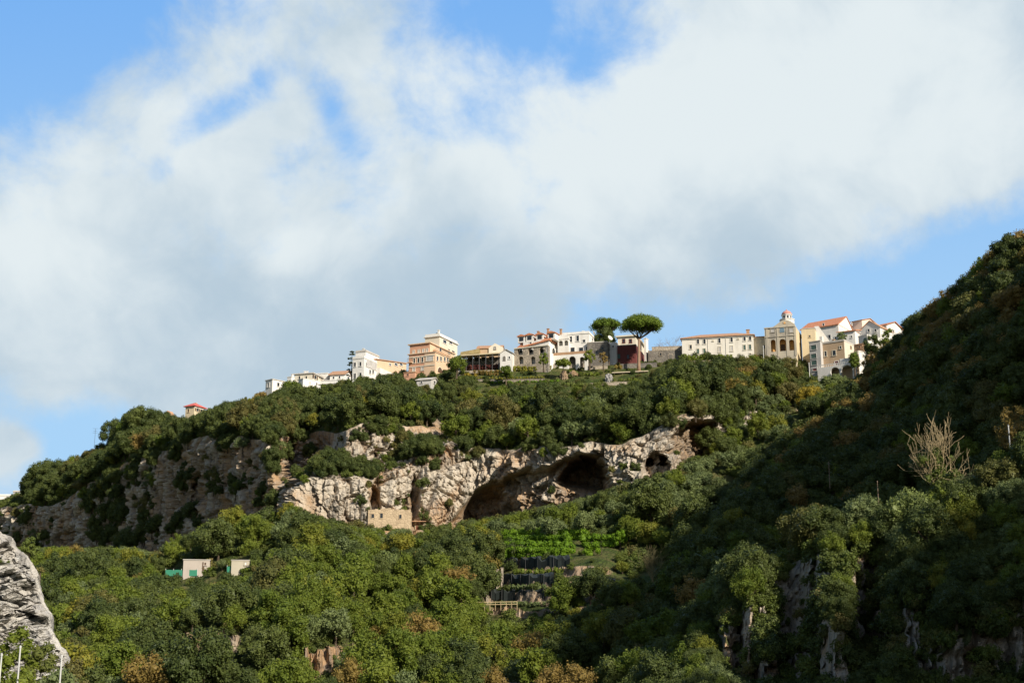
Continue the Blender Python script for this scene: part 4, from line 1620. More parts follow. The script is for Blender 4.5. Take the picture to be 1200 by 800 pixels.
# ---------------------------------------------------------------- buildings
class House:
    """a box-shaped body set by photo rows and columns of its near corner; 'L' is the face left of that corner, 'R' the one right of it"""

    def __init__(s, name, label, cat, xc, xl, xr, yt, yb, Y, psi, wall, below=7.0, Lb=None, La=None, build=True, group=None):
        s.Y = Y
        s.C = at(xc, yb, Y)
        p = R(psi) + math.atan2(s.C[0], s.C[1])      # turned against the line of sight
        s.a = np.array([-math.cos(p), math.sin(p), 0])
        s.b = np.array([math.sin(p), math.cos(p), 0])
        s.nL, s.nR = -s.b, -s.a
        s.h = at(xc, yt, Y)[2] - s.C[2]
        s.La = La if La else s._len(s.a, xl)
        s.Lb = Lb if Lb else s._len(s.b, xr)
        s.root = empty(name, s.C, label, cat, group)
        s.m = Y / FPX
        s.below = below
        s.wall_mat = wall
        if build:
            s.body('wall', 0, s.La, 0, s.Lb, -below, s.h, wall)

    def _len(s, d, px):
        k = (px - 600.0) / FPX
        z = s.C[2] - CAMZ
        return (k * (s.C[1] * CP + z * SP) - s.C[0]) / (d[0] - k * d[1] * CP)

    def W(s, u, v, z):
        return s.C + s.a * u + s.b * v + np.array([0, 0, z])

    def boxpts(s, u0, u1, v0, v1, z0, z1):
        return [s.W(u0, v0, z0), s.W(u0, v1, z0), s.W(u1, v1, z0), s.W(u1, v0, z0), s.W(u0, v0, z1), s.W(u0, v1, z1), s.W(u1, v1, z1), s.W(u1, v0, z1)]

    def body(s, name, u0, u1, v0, v1, z0, z1, mat, parent=None):
        return MB().hexa(s.boxpts(u0, u1, v0, v1, z0, z1)).build(name, mat, parent or s.root)

    def flat_roof(s, u0=0, u1=None, v0=0, v1=None, z=None, th=.28, over=.22, mat=None, name='roof', up=0.0):
        u1, v1, z = s.La if u1 is None else u1, s.Lb if v1 is None else v1, s.h if z is None else z
        m = MB().hexa(s.boxpts(u0 - over, u1 + over, v0 - over, v1 + over, z + .003, z + th))
        if up:
            t = .25
            for q in ((u0, u1, v0, v0 + t), (u0, u1, v1 - t, v1), (u0, u0 + t, v0 + t, v1 - t), (u1 - t, u1, v0 + t, v1 - t)):
                m.hexa(s.boxpts(*q, z + th + .003, z + th + up))
        return m.build(name, mat or s.wall_mat, s.root)

    def hip_roof(s, rise, u0=0, u1=None, v0=0, v1=None, z=None, over=.5, mat=None, ridge=None, th=.18):
        u1, v1, z = s.La if u1 is None else u1, s.Lb if v1 is None else v1, s.h if z is None else z
        u0, u1, v0, v1 = u0 - over, u1 + over, v0 - over, v1 + over
        du, dv = u1 - u0, v1 - v0
        i = min(du, dv) * .5 if ridge is None else ridge
        if du >= dv:
            r0, r1 = (u0 + i, (v0 + v1) / 2), (u1 - i, (v0 + v1) / 2)
        else:
            r0, r1 = ((u0 + u1) / 2, v0 + i), ((u0 + u1) / 2, v1 - i)
        e = [(u0, v0), (u1, v0), (u1, v1), (u0, v1)]
        P = [s.W(*q, z) for q in e] + [s.W(*q, z + th) for q in e] + [s.W(*r0, z + th + rise), s.W(*r1, z + th + rise)]
        F_ = [(0, 1, 2, 3), (0, 4, 5, 1), (1, 5, 6, 2), (2, 6, 7, 3), (3, 7, 4, 0)]
        F_ += [(4, 8, 9, 5), (5, 9, 6), (6, 9, 8, 7), (7, 8, 4)] if du >= dv else [(4, 8, 5), (5, 8, 9, 6), (6, 9, 7), (7, 9, 8, 4)]
        return MB().add(P, F_).build('roof', mat or M_TILE, s.root)

    def gable_roof(s, rise, along='v', u0=0, u1=None, v0=0, v1=None, z=None, over=.35, mat=None, th=.2, gmat=None):
        u1, v1, z = s.La if u1 is None else u1, s.Lb if v1 is None else v1, s.h if z is None else z
        gm, m = MB(), MB()
        if along == 'v':
            uc = (u0 + u1) / 2
            for v, w in ((v0, .25), (v1 - .25, .25)):
                gm.prism([s.W(u0, v, z), s.W(u1, v, z), s.W(uc, v, z + rise)], s.b * w)
            k = rise / ((u1 - u0) / 2)
            ea, eb = u0 - over, u1 + over
            for e0 in (ea, eb):
                ze = z - over * k
                m.prism([s.W(e0, v0 - over, ze + .03), s.W(uc, v0 - over, z + rise + .03), s.W(uc, v0 - over, z + rise + th), s.W(e0, v0 - over, ze + th)], s.b * (v1 - v0 + 2 * over))
        else:
            vc = (v0 + v1) / 2
            for u, w in ((u0, .25), (u1 - .25, .25)):
                gm.prism([s.W(u, v0, z), s.W(u, v1, z), s.W(u, vc, z + rise)], s.a * w)
            k = rise / ((v1 - v0) / 2)
            ea, eb = v0 - over, v1 + over
            for e0 in (ea, eb):
                ze = z - over * k
                m.prism([s.W(u0 - over, e0, ze + .03), s.W(u0 - over, vc, z + rise + .03), s.W(u0 - over, vc, z + rise + th), s.W(u0 - over, e0, ze + th)], s.a * (u1 - u0 + 2 * over))
        gm.build('gable', gmat or s.wall_mat, s.root)
        return m.build('roof', mat or M_TILE, s.root)

    def on(s, face, px, py, off=0.0):
        """(t, z) on a face for a photo pixel; off moves the face plane outwards"""
        t, n, O = (s.a, s.nL, s.C) if face == 'L' else (s.b, s.nR, s.C)
        O = O + n * off
        d = ray(px, py)
        c0 = np.array([0, 0, CAMZ])
        k = np.dot(O - c0, n) / np.dot(d, n)
        Q = c0 + d * k
        return np.dot(Q - O, t), Q[2] - O[2]

    def facebox(s, m, face, t0, t1, z0, z1, d0, d1, off=0.0, mi=0):
        t, n = (s.a, s.nL) if face == 'L' else (s.b, s.nR)
        O = s.C + n * off
        P = []
        for z in (z0, z1):
            for (tt, d) in ((t0, d0), (t0, d1), (t1, d1), (t1, d0)):
                P.append(O + t * tt + n * d + np.array([0, 0, z]))
        return m.hexa(P, mi)

    def win(s, face, L, w, h, off=0.0, pane=None, frame=None, shut=None, arch=False, name='window', sill=True, label=None):
        """windows centred on photo pixels; w, h in photo pixels"""
        t = s.a if face == 'L' else s.b
        n = s.nL if face == 'L' else s.nR
        k = s.m / max(.3, abs(t[0]))
        for it in L:
            px, py = it[:2]
            ww, hh = (it[2], it[3]) if len(it) > 2 else (w, h)
            tc, zc = s.on(face, px, py, off)
            a, b = ww * k * .5, hh * s.m * .5
            f, p = MB(), MB()
            if arch:
                O = s.C + n * off
                arc = [(-a, -b), (a, -b)] + [(a * math.cos(q), b - a + a * math.sin(q)) for q in np.linspace(0, math.pi, 11)]
                e = .16

                def pl(sc_, d):
                    return [O + t * (tc + x * (1 + sc_ / a)) + n * d + np.array([0, 0, zc + (y if y < -b + 1e-6 else y + (sc_ if y > b - a else 0))]) for x, y in arc]
                f.prism(pl(e, .002), n * .07)
                p.prism(pl(0, .073), n * .02)
            else:
                e = .14
                s.facebox(f, face, tc - a - e, tc - a, zc - b, zc + b, .002, .09, off)
                s.facebox(f, face, tc + a, tc + a + e, zc - b, zc + b, .002, .09, off)
                s.facebox(f, face, tc - a - e, tc + a + e, zc + b, zc + b + e, .002, .10, off)
                s.facebox(f, face, tc - a - e - (.08 if sill else 0), tc + a + e + (.08 if sill else 0), zc - b - e, zc - b, .002, .16 if sill else .09, off)
                s.facebox(p, face, tc - a, tc + a, zc - b, zc + b, .002, .022, off)
            fo = f.build(name, frame or s.wall_mat, s.root)
            if label:
                fo['label'] = label
            p.build('pane', pane or M_GLASS, fo)
            if shut is not None and not arch:
                for sd in (-1, 1):
                    sm = MB()
                    c = tc + sd * (a + e + a * .5)
                    s.facebox(sm, face, c - a * .5, c + a * .5, zc - b, zc + b, .004, .06, off)
                    sm.build('shutter', shut, fo)

    def arcade(s, name, face, t0, t1, z0, z1, arches, depth, mat, off=0.0, floor=True):
        """a wall slab with round-headed openings right through it: arches = (centre, half width, sill, springing)"""
        t, n = (s.a, s.nL) if face == 'L' else (s.b, s.nR)
        O = s.C + n * off
        m = MB()

        def P(x, z):
            return O + t * x + np.array([0, 0, z])
        x = t0
        for c, hw, zb, zs in sorted(arches):
            m.prism([P(x, z0), P(c - hw, z0), P(c - hw, z1), P(x, z1)], -n * depth)
            if zb > z0 + .01:
                m.prism([P(c - hw, z0), P(c + hw, z0), P(c + hw, zb), P(c - hw, zb)], -n * depth)
            q = np.linspace(math.pi, 0, 13)
            pts = [(c + hw * math.cos(a), zs + hw * math.sin(a)) for a in q]
            for i in range(12):
                m.prism([P(*pts[i]), P(*pts[i + 1]), P(pts[i + 1][0], z1), P(pts[i][0], z1)], -n * depth)
            if zs > zb:
                pass
            x = c + hw
        m.prism([P(x, z0), P(t1, z0), P(t1, z1), P(x, z1)], -n * depth)
        return m.build(name, mat, s.root)

    def chimney(s, u, v, z0, h, w=.5, mat=None):
        m = MB().hexa(s.boxpts(u - w / 2, u + w / 2, v - w / 2, v + w / 2, z0 - .5, z0 + h))
        m.hexa(s.boxpts(u - w / 2 - .1, u + w / 2 + .1, v - w / 2 - .1, v + w / 2 + .1, z0 + h + .003, z0 + h + .15))
        return m.build('chimney', mat or s.wall_mat, s.root)

    def band(s, name, face, z0, z1, t0, t1, out, mat, off=0.0):
        m = MB()
        s.facebox(m, face, t0, t1, z0, z1, .003, out, off)
        return m.build(name, mat, s.root)

    def balcony(s, face, px0, px1, py, depth=1.1, mat=None, rail=M_DKMETAL, off=0.0, hr=.95):
        t0, z = s.on(face, px0, py, off)
        t1, _ = s.on(face, px1, py, off)
        t0, t1 = min(t0, t1), max(t0, t1)
        m = MB()
        s.facebox(m, face, t0, t1, z - .18, z, .003, depth, off)
        b = m.build('balcony', mat or s.wall_mat, s.root)
        r = MB()
        s.facebox(r, face, t0, t1, z + hr - .06, z + hr, depth - .08, depth - .02, off)
        k = max(3, int((t1 - t0) / .4))
        for i in range(k + 1):
            x = t0 + .02 + (t1 - t0 - .08) * i / k
            s.facebox(r, face, x, x + .04, z + .003, z + hr - .063, depth - .07, depth - .03, off)
        r.build('railing', rail, b)
        return b


def house_yellow():
    h = House('house', 'small pale yellow house with a red hipped roof, alone above the left rim', 'house', 227, 216.5, 239.5, 475.5, 494, 440, 40, M_YELL)
    h.hip_roof(1.3, over=.55, mat=tile_mat('bright_red_tiles', (.62, .13, .10), (.5, .1, .08)))
    h.win('R', [(231.5, 480), (236, 480)], 1.8, 4, shut=M_BROWNSH)
    h.win('L', [(221, 481)], 2, 4, pane=M_BROWNSH)
    h.win('R', [(233, 488)], 1.8, 4, shut=M_BROWNSH)
    h.band('string_course', 'R', h.h - .5, h.h - .25, 0, h.Lb, .1, M_WHITE)
    h.chimney(h.La * .6, h.Lb * .6, h.h + .6, 1.0)


def house_brown_cottage():
    h = House('cottage', 'brown gabled cottage almost hidden by trees left of the yellow house', 'house', 199, 192, 204, 487, 500, 448, 35, M_BROWNW)
    h.gable_roof(1.6, 'v', mat=M_TILEO)
    h.win('R', [(202, 491)], 1.5, 3)


def houses_far_left():
    h = House('house', 'small white flat-roofed house at the left edge of the picture', 'house', 11, -3, 13, 580.5, 600, 570, 18, M_WHITE, Lb=5)
    h.flat_roof(up=.3)
    h.win('L', [(4, 586), (8.5, 586)], 1.5, 3)
    h2 = House('house', 'grey flat-roofed house at the end of the cliff, beside the leftmost white house', 'house', 29, 13.5, 33, 576, 600, 560, 22, M_GREYW)
    h2.flat_roof(up=.3, mat=M_SLAB)
    h2.win('L', [(18, 582), (24.5, 582)], 1.8, 3.2)
    h2.win('R', [(31, 583)], 1.2, 3)


def house_white_cube():
    h = House('house', 'white flat-roofed cube of a house with one grey side, leftmost of the white terraced houses', 'house', 318.5, 310.5, 335, 444.5, 466, 399, 52, M_WHITE)
    h.flat_roof(th=.22, over=.2, mat=M_SLAB)
    h.win('R', [(326, 450.5)], 2.2, 4.6)
    h.win('R', [(331.5, 450.5)], 1.2, 4.2)
    h.win('L', [(314.5, 451)], 3, 5, pane=M_GREYW)
    g = House('house', 'low white house half hidden behind the white cube', 'house', 341, 336, 348, 441.5, 460, 404, 40, M_WHITE, Lb=6)
    g.flat_roof(th=.2, over=.12)
    g.win('R', [(344, 447)], 1.5, 3.5)
    g.chimney(1, 1.5, g.h + .2, .9)


def houses_white_terrace():
    h = House('house', 'cream house with a square white tower, topmost of the white terraced houses', 'house', 366, 344.5, 386, 437.5, 462, 398, 25, M_CREAM)
    h.flat_roof(th=.3, over=.35, mat=M_SLAB)
    h.win('R', [(369.5, 442), (377, 442.5)], 2, 4.4, shut=M_BROWNSH)
    h.win('L', [(351, 442.5), (359, 442.5)], 2, 4)
    u0, u1 = h.Lb * 0 + .0, 2.6
    zt = at(384, 431.5, 398)[2] - h.C[2]
    c = h.on('R', 379, 440)[0]
    d = h.on('R', 388, 440)[0]
    t = h.body('tower', -1.2, 2.2, c, d, -4, zt, M_WHITE)
    h.flat_roof(-1.2, 2.2, c, d, zt, .2, .15, M_WHITE, 'tower_roof')
    h.chimney(4, 3, h.h + .25, 1.2, .5, M_WHITE)
    h.chimney(2.5, 1.4, h.h + .25, .8, .4, M_WHITE)
    h.chimney(5, 5.0, h.h + .25, 1.0, .4, M_WHITE)
    l = House('house', 'plain white block with one shuttered window, below the cream tower house', 'house', 354.5, 349, 374.5, 443.8, 463, 391, 55, M_WHITE)
    l.flat_roof(th=.2, over=.12)
    l.win('R', [(363, 449.5)], 2, 4.6, pane=M_GREYW)
    l.win('R', [(371, 450)], 1.2, 3.4)
    r = House('house', 'low white house with three dark windows, in front of the terraced houses', 'house', 398, 372.5, 407, 449, 468, 386, 22, M_WHITE)
    r.flat_roof(th=.2, over=.2)
    r.win('L', [(378.5, 456, 2.6, 3), (388.5, 456.5, 2, 5), (394.5, 454.5, 2, 3.6)], 2, 4)
    r.win('R', [(402, 456)], 2, 4)
    m = House('house', 'white house with a row of windows between the tower and the tan-roofed house', 'house', 396, 375, 403, 445.5, 466, 394, 20, M_WHITE, Lb=6)
    m.flat_roof(th=.2, over=.12)
    m.win('L', [(379, 451), (386, 451), (392, 450)], 2.2, 4)
    b = House('house', 'long house with a tan tiled roof behind the white terraced houses', 'house', 403, 386, 414, 438, 462, 402, 20, M_WHITE, Lb=7)
    b.gable_roof(1.6, 'u', mat=M_TILEO, over=.5)
    b.win('L', [(391, 442.5), (398, 442)], 2, 3)
    b.win('R', [(408, 443)], 2, 3.5)


def house_tan_white():
    h = House('house', 'tall white house with a shade-grey band on its front and a long tan wing', 'house', 426, 412.5, 441, 419.5, 450, 378, 30, M_WHITE)
    h.flat_roof(th=.2, over=.12, up=.5)
    h.win('L', [(416, 427.2), (422.5, 426.5)], 2.4, 5)
    h.win('L', [(416, 440.5), (422.5, 439.5)], 2.4, 6)
    h.win('R', [(433.5, 427), (430, 427)], 1.8, 4)
    h.win('R', [(433.5, 435.6), (437, 435.4)], 1.6, 4.6)
    # upper set-back storey
    z2 = at(430, 415, 384)[2] - h.C[2]
    h.body('upper_storey', 1.0, h.La + .6, 2.5, h.Lb + 3, h.h - .2, z2, M_WHITE)
    h.flat_roof(1.0, h.La + .6, 2.5, h.Lb + 3, z2, .2, .15, M_SLAB, 'upper_roof', .35)
    # grey band that paints shade onto the upper right face
    h.band('shade_band', 'R', h.h - 2.2, h.h - .05, h.Lb * .2, h.Lb * .98, .12, M_GREYW)
    h.chimney(2.6, 4, z2 + .2, 1.0, .5, M_WHITE)
    # tan wing to the right, lower white front
    t0 = h.Lb
    t1 = h.on('R', 477, 440)[0]
    za, zb = h.on('R', 441, 420.8)[1], h.on('R', 474, 424.5)[1]
    m = MB().hexa([h.W(.3, t0, -7), h.W(.3, t1, -7), h.W(6, t1, -7), h.W(6, t0, -7), h.W(.3, t0, za), h.W(.3, t1, zb), h.W(6, t1, zb), h.W(6, t0, za)])
    m.build('wing', M_PEACH, h.root)
    m = MB().hexa([h.W(-.0, t0 - .2, za + .003), h.W(-.0, t1 + .2, zb + .003), h.W(6.3, t1 + .2, zb + .003), h.W(6.3, t0 - .2, za + .003), h.W(-.0, t0 - .2, za + .25), h.W(-.0, t1 + .2, zb + .25), h.W(6.3, t1 + .2, zb + .25), h.W(6.3, t0 - .2, za + .25)])
    m.build('wing_roof', M_TILEO, h.root)
    h.win('R', [(448, 435)], 2.8, 5, off=-.3, pane=M_GREENSH)
    h.win('R', [(464, 427, 3, 2.5), (470, 427, 3, 2.5), (457, 427, 2, 2)], 2, 3, off=-.3)
    m = MB()
    s0, s1 = h.on('R', 440, 440)[0], h.on('R', 459, 440)[0]
    m.hexa(h.boxpts(-1.2, .3, s0 + .3, s1, -7, h.on('R', 448, 431.8)[1] - .6))
    m.build('terrace_wall', M_WHITE, h.root)


def house_orange():
    h = House('palazzo', 'three-storey orange house with a peach front and a white rooftop room', 'house', 509.5, 478.5, 540, 412.5, 447, 366, 28, M_PEACH, build=False)
    La, Lb, H0 = h.La, h.Lb, h.h
    # lower block, orange on its left face, peach on the right
    h.body('wall', 0, La * .995, 0, Lb * .62, -8, H0, M_ORANGE)
    m = MB()
    h.facebox(m, 'R', .0, Lb * .62, -8, H0 - .02, .004, .08)
    h.facebox(m, 'L', .02, La * .40, -8, H0 - .02, .004, .08)
    m.build('peach_front', M_PEACH, h.root)
    h.flat_roof(0, La, 0, Lb * .62, H0, .22, .3, M_PEACH, 'terrace_slab')
    # upper storey, set back from the corner
    u0 = h.on('L', 503.5, 410, -1.2)[0]
    zu = h.on('L', 503.5, 402.0, -1.2)[1]
    h.body('upper_storey', u0, La + .4, 1.2, Lb, H0 - .4, zu, M_ORANGE)
    m = MB()
    q = h.boxpts(u0 - .06, u0 - .004, 1.2, Lb, H0 + .23, zu - .02)
    m.hexa(q)
    m.build('upper_front', M_PEACH, h.root)
    h.flat_roof(u0, La + .4, 1.2, Lb, zu, .25, .45, M_PEACH, 'roof')
    # penthouse
    v0, v1 = h.on('R', 515, 400, -u0 - 1.2)[0], h.on('R', 536, 400, -u0 - 1.2)[0]
    zp = h.on('R', 516, 394.5, -u0 - 1.2)[1]
    pu0 = u0 + 1.2
    h.body('penthouse', pu0, pu0 + 4.5, v0, v1, zu, zp, M_CREAM)
    h.flat_roof(pu0, pu0 + 4.5, v0, v1, zp, .25, .35, M_WHITE, 'penthouse_roof', .7)
    h.chimney(pu0 + .6, v0 + .6, zp + .25, 1.6, .45, M_WHITE)
    h.chimney(pu0 + 1.6, v0 + 1.6, zp + .25, 1.1, .3, M_DKMETAL)
    # windows
    h.win('L', [(485, 413), (491, 412.2), (496.2, 411.4), (500.5, 410.8)], 2.2, 5, off=-1.2, frame=M_CREAM, pane=M_GREYW)
    h.win('L', [(485.5, 422.5), (490.5, 422), (495, 421.5)], 2.2, 6, frame=M_CREAM, shut=None)
    h.win('L', [(503.5, 419.6, 8, 6.5)], 2, 6, off=.08, frame=M_CREAM, pane=M_GREYW)
    h.win('L', [(485, 432.5), (495, 431.5)], 3, 5, frame=M_CREAM, pane=M_GREYW)
    h.win('R', [(512.5, 420), (516.5, 420.3), (521, 420.8), (524.5, 421)], 1.7, 5.2, off=.08, frame=M_CREAM, pane=M_GLASS)
    h.win('R', [(515.5, 433.5, 5, 6.5)], 2, 5, off=.08, arch=True, frame=M_CREAM, pane=M_BROWNSH)
    h.win('R', [(531, 413, 3, 4), (526, 411.5, 2, 5), (516, 409.5, 2, 5)], 2, 5, off=-u0 + .06, frame=M_CREAM)
    h.win('R', [(521, 400.3), (528, 400.8)], 3.6, 4, off=-pu0, frame=M_WHITE)
    h.balcony('R', 507, 525, 409.8, 1.0, off=-u0 + .06)
    for y in (416.8, 428.3):
        z = h.on('L', 505, y)[1]
        h.band('string_course', 'L', z, z + .22, La * .41, La, .14, M_CREAM)
        h.band('string_course', 'L', z, z + .22, .0, La * .40, .14, M_CREAM, .08)
    # awning-like balcony on the left end
    h.balcony('L', 479, 484, 425, .9)
    # low house to its left with an orange wall
    g = House('house', 'low orange lean-to with a red wall beside the orange house', 'house', 486, 473, 492, 436, 450, 364, 25, M_ORANGE, Lb=4)
    g.flat_roof(th=.2, over=.15, mat=M_TILEO)
    g.win('L', [(478, 439)], 2, 2.5)
    f = House('house', 'small white hut with a grey roof among the trees below the orange house', 'shed', 505, 488, 514, 444.5, 458, 352, 20, M_GREYW)
    f.gable_roof(1.0, 'u', mat=M_SLAB, over=.3)
    f.win('L', [(494, 448)], 2, 2.5)
    f.win('R', [(509, 448)], 1.6, 3)


def restaurant():
    h = House('restaurant', 'low tan house with a thatched canopy and a long open veranda on posts', 'restaurant', 586, 538, 604, 414.5, 436, 362, 8, M_STONED, Lb=6, build=False)
    La = h.La
    # back wall of the open veranda and its floor
    h.body('wall', 0, La, 4.0, 7, -6, h.h - .1, M_STONED)
    h.body('terrace_wall', -.2, La + .2, -.4, 4.0, -6, .6, M_STONE)
    z1 = h.on('L', 540, 417.5)[1]
    m = MB().hexa([h.W(-.3, -.5, h.h), h.W(-.3, 4.4, h.h + .6), h.W(La, 4.4, z1 + .6), h.W(La, -.5, z1), h.W(-.3, -.5, h.h + .3), h.W(-.3, 4.4, h.h + .9), h.W(La, 4.4, z1 + .9), h.W(La, -.5, z1 + .3)])
    m.build('canopy', plaster('canopy_boards', (.50, .42, .27), (.36, .3, .2), .5), h.root)
    for i in range(7):
        p = MB()
        u = .2 + (La - .5) * i / 6
        p.hexa(h.boxpts(u, u + .18, -.3, -.12, .6, h.h - .01 + (z1 - h.h) * i / 6.2))
        p.build('post', M_DKMETAL, h.root)
    # glazing between veranda posts
    for x in (551, 558, 566, 574, 581):
        pass
    h.win('L', [(551, 422), (558.5, 421.5), (567, 421), (576, 420.5)], 5, 5, off=-4.0, pane=M_GLASS, frame=M_GREYW, sill=False)
    # house behind with tan wall, gable to the right
    z0 = h.on('L', 572, 413, -5)[1]
    ua, ub = h.on('L', 587.5, 408, -5)[0], h.on('L', 559.5, 408, -5)[0]
    zt = h.on('L', 572, 408, -5)[1]
    h.body('upper_wall', ua, ub, 5.0, 10.5, 0, zt, M_TAN)
    h.gable_roof(h.on('L', 580, 402.5, -5)[1] - zt, 'u', ua, ub, 5.0, 10.5, zt, .3, M_TILEO, gmat=M_WHITE)
    gm = MB()
    gu = h.on('L', 573, 408, -5)[0]
    gm.prism([h.W(ua - .6, 4.6, zt - 1.4), h.W(gu, 4.6, zt - 1.4), h.W(gu, 4.6, zt), h.W((ua + gu) / 2, 4.6, h.on('L', 580, 402, -4.6)[1]), h.W(ua - .6, 4.6, zt)], h.b * .38)
    gm.build('white_gable', M_CREAM, h.root)
    h.win('L', [(580, 408)], 1.6, 2.6, off=-4.6, pane=M_GREYW)
    # thatch over the left end
    tm = MB()
    ta, tb = h.on('L', 561, 411, -2)[0], h.on('L', 539.5, 413, -2)[0]
    tz = h.on('L', 550, 414.2, -2)[1]
    tm.hexa([h.W(ta, 1.6, tz), h.W(ta, 6, tz), h.W(tb, 6, tz - .4), h.W(tb, 1.6, tz - .4), h.W(ta, 2.4, tz + 1.4), h.W(ta, 5, tz + 1.5), h.W(tb, 5, tz + .7), h.W(tb, 2.4, tz + .6)])
    tm.build('thatch', M_STRAW, h.root)
    g = House('house', 'white gabled house wedged between the open veranda and the arcaded villa', 'house', 600.5, 586, 606, 413.5, 438, 359, 15, M_WHITE, Lb=7)
    g.gable_roof(1.0, 'v', mat=M_SLAB, over=.25)
    g.win('L', [(591, 420, 3.2, 6)], 2, 4, arch=True, pane=M_STONED)
    g.win('L', [(597, 419)], 1.6, 3)


def villa():
    h = House('villa', 'white villa with a red dormer roof and a stone front of two arch rows', 'villa', 642.5, 602.5, 666, 403.5, 434, 357, 22, M_WHITE, build=False)
    La, Lb = h.La, h.Lb
    h.body('wall', 0, La, 1.6, Lb, -7, h.h, M_WHITE)
    # stone front: two arcades one above the other
    def arcs(pts, hwpx, yb, ys):
        out = []
        for px in pts:
            c, zb = h.on('L', px, yb)
            _, zs = h.on('L', px, ys)
            out.append((c, hwpx * h.m / abs(h.a[0]), zb, zs))
        return out
    zm = h.on('L', 625, 416.3)[1]
    h.arcade('lower_arcade', 'L', 0, La, -7, zm, arcs([610.5, 624.5], 2.9, 426.5, 420.5) + [], 1.2, M_STONE)
    h.arcade('upper_arcade', 'L', 0, La, zm, h.on('L', 642.5, 404.5)[1], arcs([609.5, 622, 635], 3.3, 415.6, 410.2), 1.2, M_STONE)
    h.band('cornice', 'L', h.h - .35, h.h - .1, -.1, La, .25, M_CREAM)
    h.win('L', [(610.5, 411.5), (622.5, 411.5), (635, 411)], 3.4, 5, off=-1.6, pane=M_GLASS)
    # right face: end wall of the arcades and tall windows
    m = MB().hexa(h.boxpts(0, .6, 0, 1.6, -7, h.h))
    m.build('end_wall', M_WHITE, h.root)
    h.win('R', [(648.5, 411, 3.4, 7), (657, 412, 2.4, 6)], 3, 6, arch=True, pane=M_GLASS)
    # attic wall and the red roof
    za = h.on('L', 642, 397.8, -1.6)[1]
    ul = h.on('L', 613, 400, -1.6)[0]
    h.body('attic', .4, ul, 1.6, Lb - .5, h.h + .003, za, M_WHITE)
    h.win('L', [(622, 402), (632, 401.5)], 2, 2.4, off=-1.6)
    zr = h.on('L', 630, 390.0, -5)[1]
    m = MB()
    u0, u1 = h.on('L', 657, 394, -3)[0], La
    m.add([h.W(0, 1.2, za), h.W(u1, 1.2, h.h + .2), h.W(0, 6.5, zr), h.W(u1 - 1.5, 6.5, zr - .6), h.W(0, 12, za), h.W(u1, 12, h.h + .2),
           h.W(0, 1.2, za - .25), h.W(u1, 1.2, h.h - .05), h.W(0, 12, za - .25), h.W(u1, 12, h.h - .05)],
          [(0, 1, 3, 2), (2, 3, 5, 4), (1, 5, 3), (0, 6, 7, 1), (4, 5, 9, 8), (0, 2, 4, 8, 6), (6, 8, 9, 7), (1, 7, 9, 5)])
    m.build('roof', M_TILE, h.root)
    for px, py in ((611, 397.5), (620.5, 396), (632.5, 395.2), (646, 393.5)):
        u, z = h.on('L', px, py, -2.2)
        dm = MB().hexa(h.boxpts(u - 1.0, u + 1.0, 2.2, 6, z - .9, z + .75))
        d = dm.build('dormer', M_WHITE, h.root)
        w = MB()
        h.facebox(w, 'L', u - .6, u + .6, z - .5, z + .5, .004, .05, -2.2)
        w.build('pane', M_GLASS, d)
        w = MB()
        w.prism([h.W(u - 1.25, 1.9, z + .753), h.W(u + 1.25, 1.9, z + .753), h.W(u + 1.25, 1.9, z + .9), h.W(u, 1.9, z + 1.35), h.W(u - 1.25, 1.9, z + .9)], h.b * 4.2)
        w.build('dormer_roof', M_TILE, d)
    for px, py in ((630.5, 391), (642, 388), (657, 388.5)):
        u, z = h.on('L', px, py, -5)
        h.chimney(u, 5.2, z - .6, 1.2, .5, M_BROWNW)


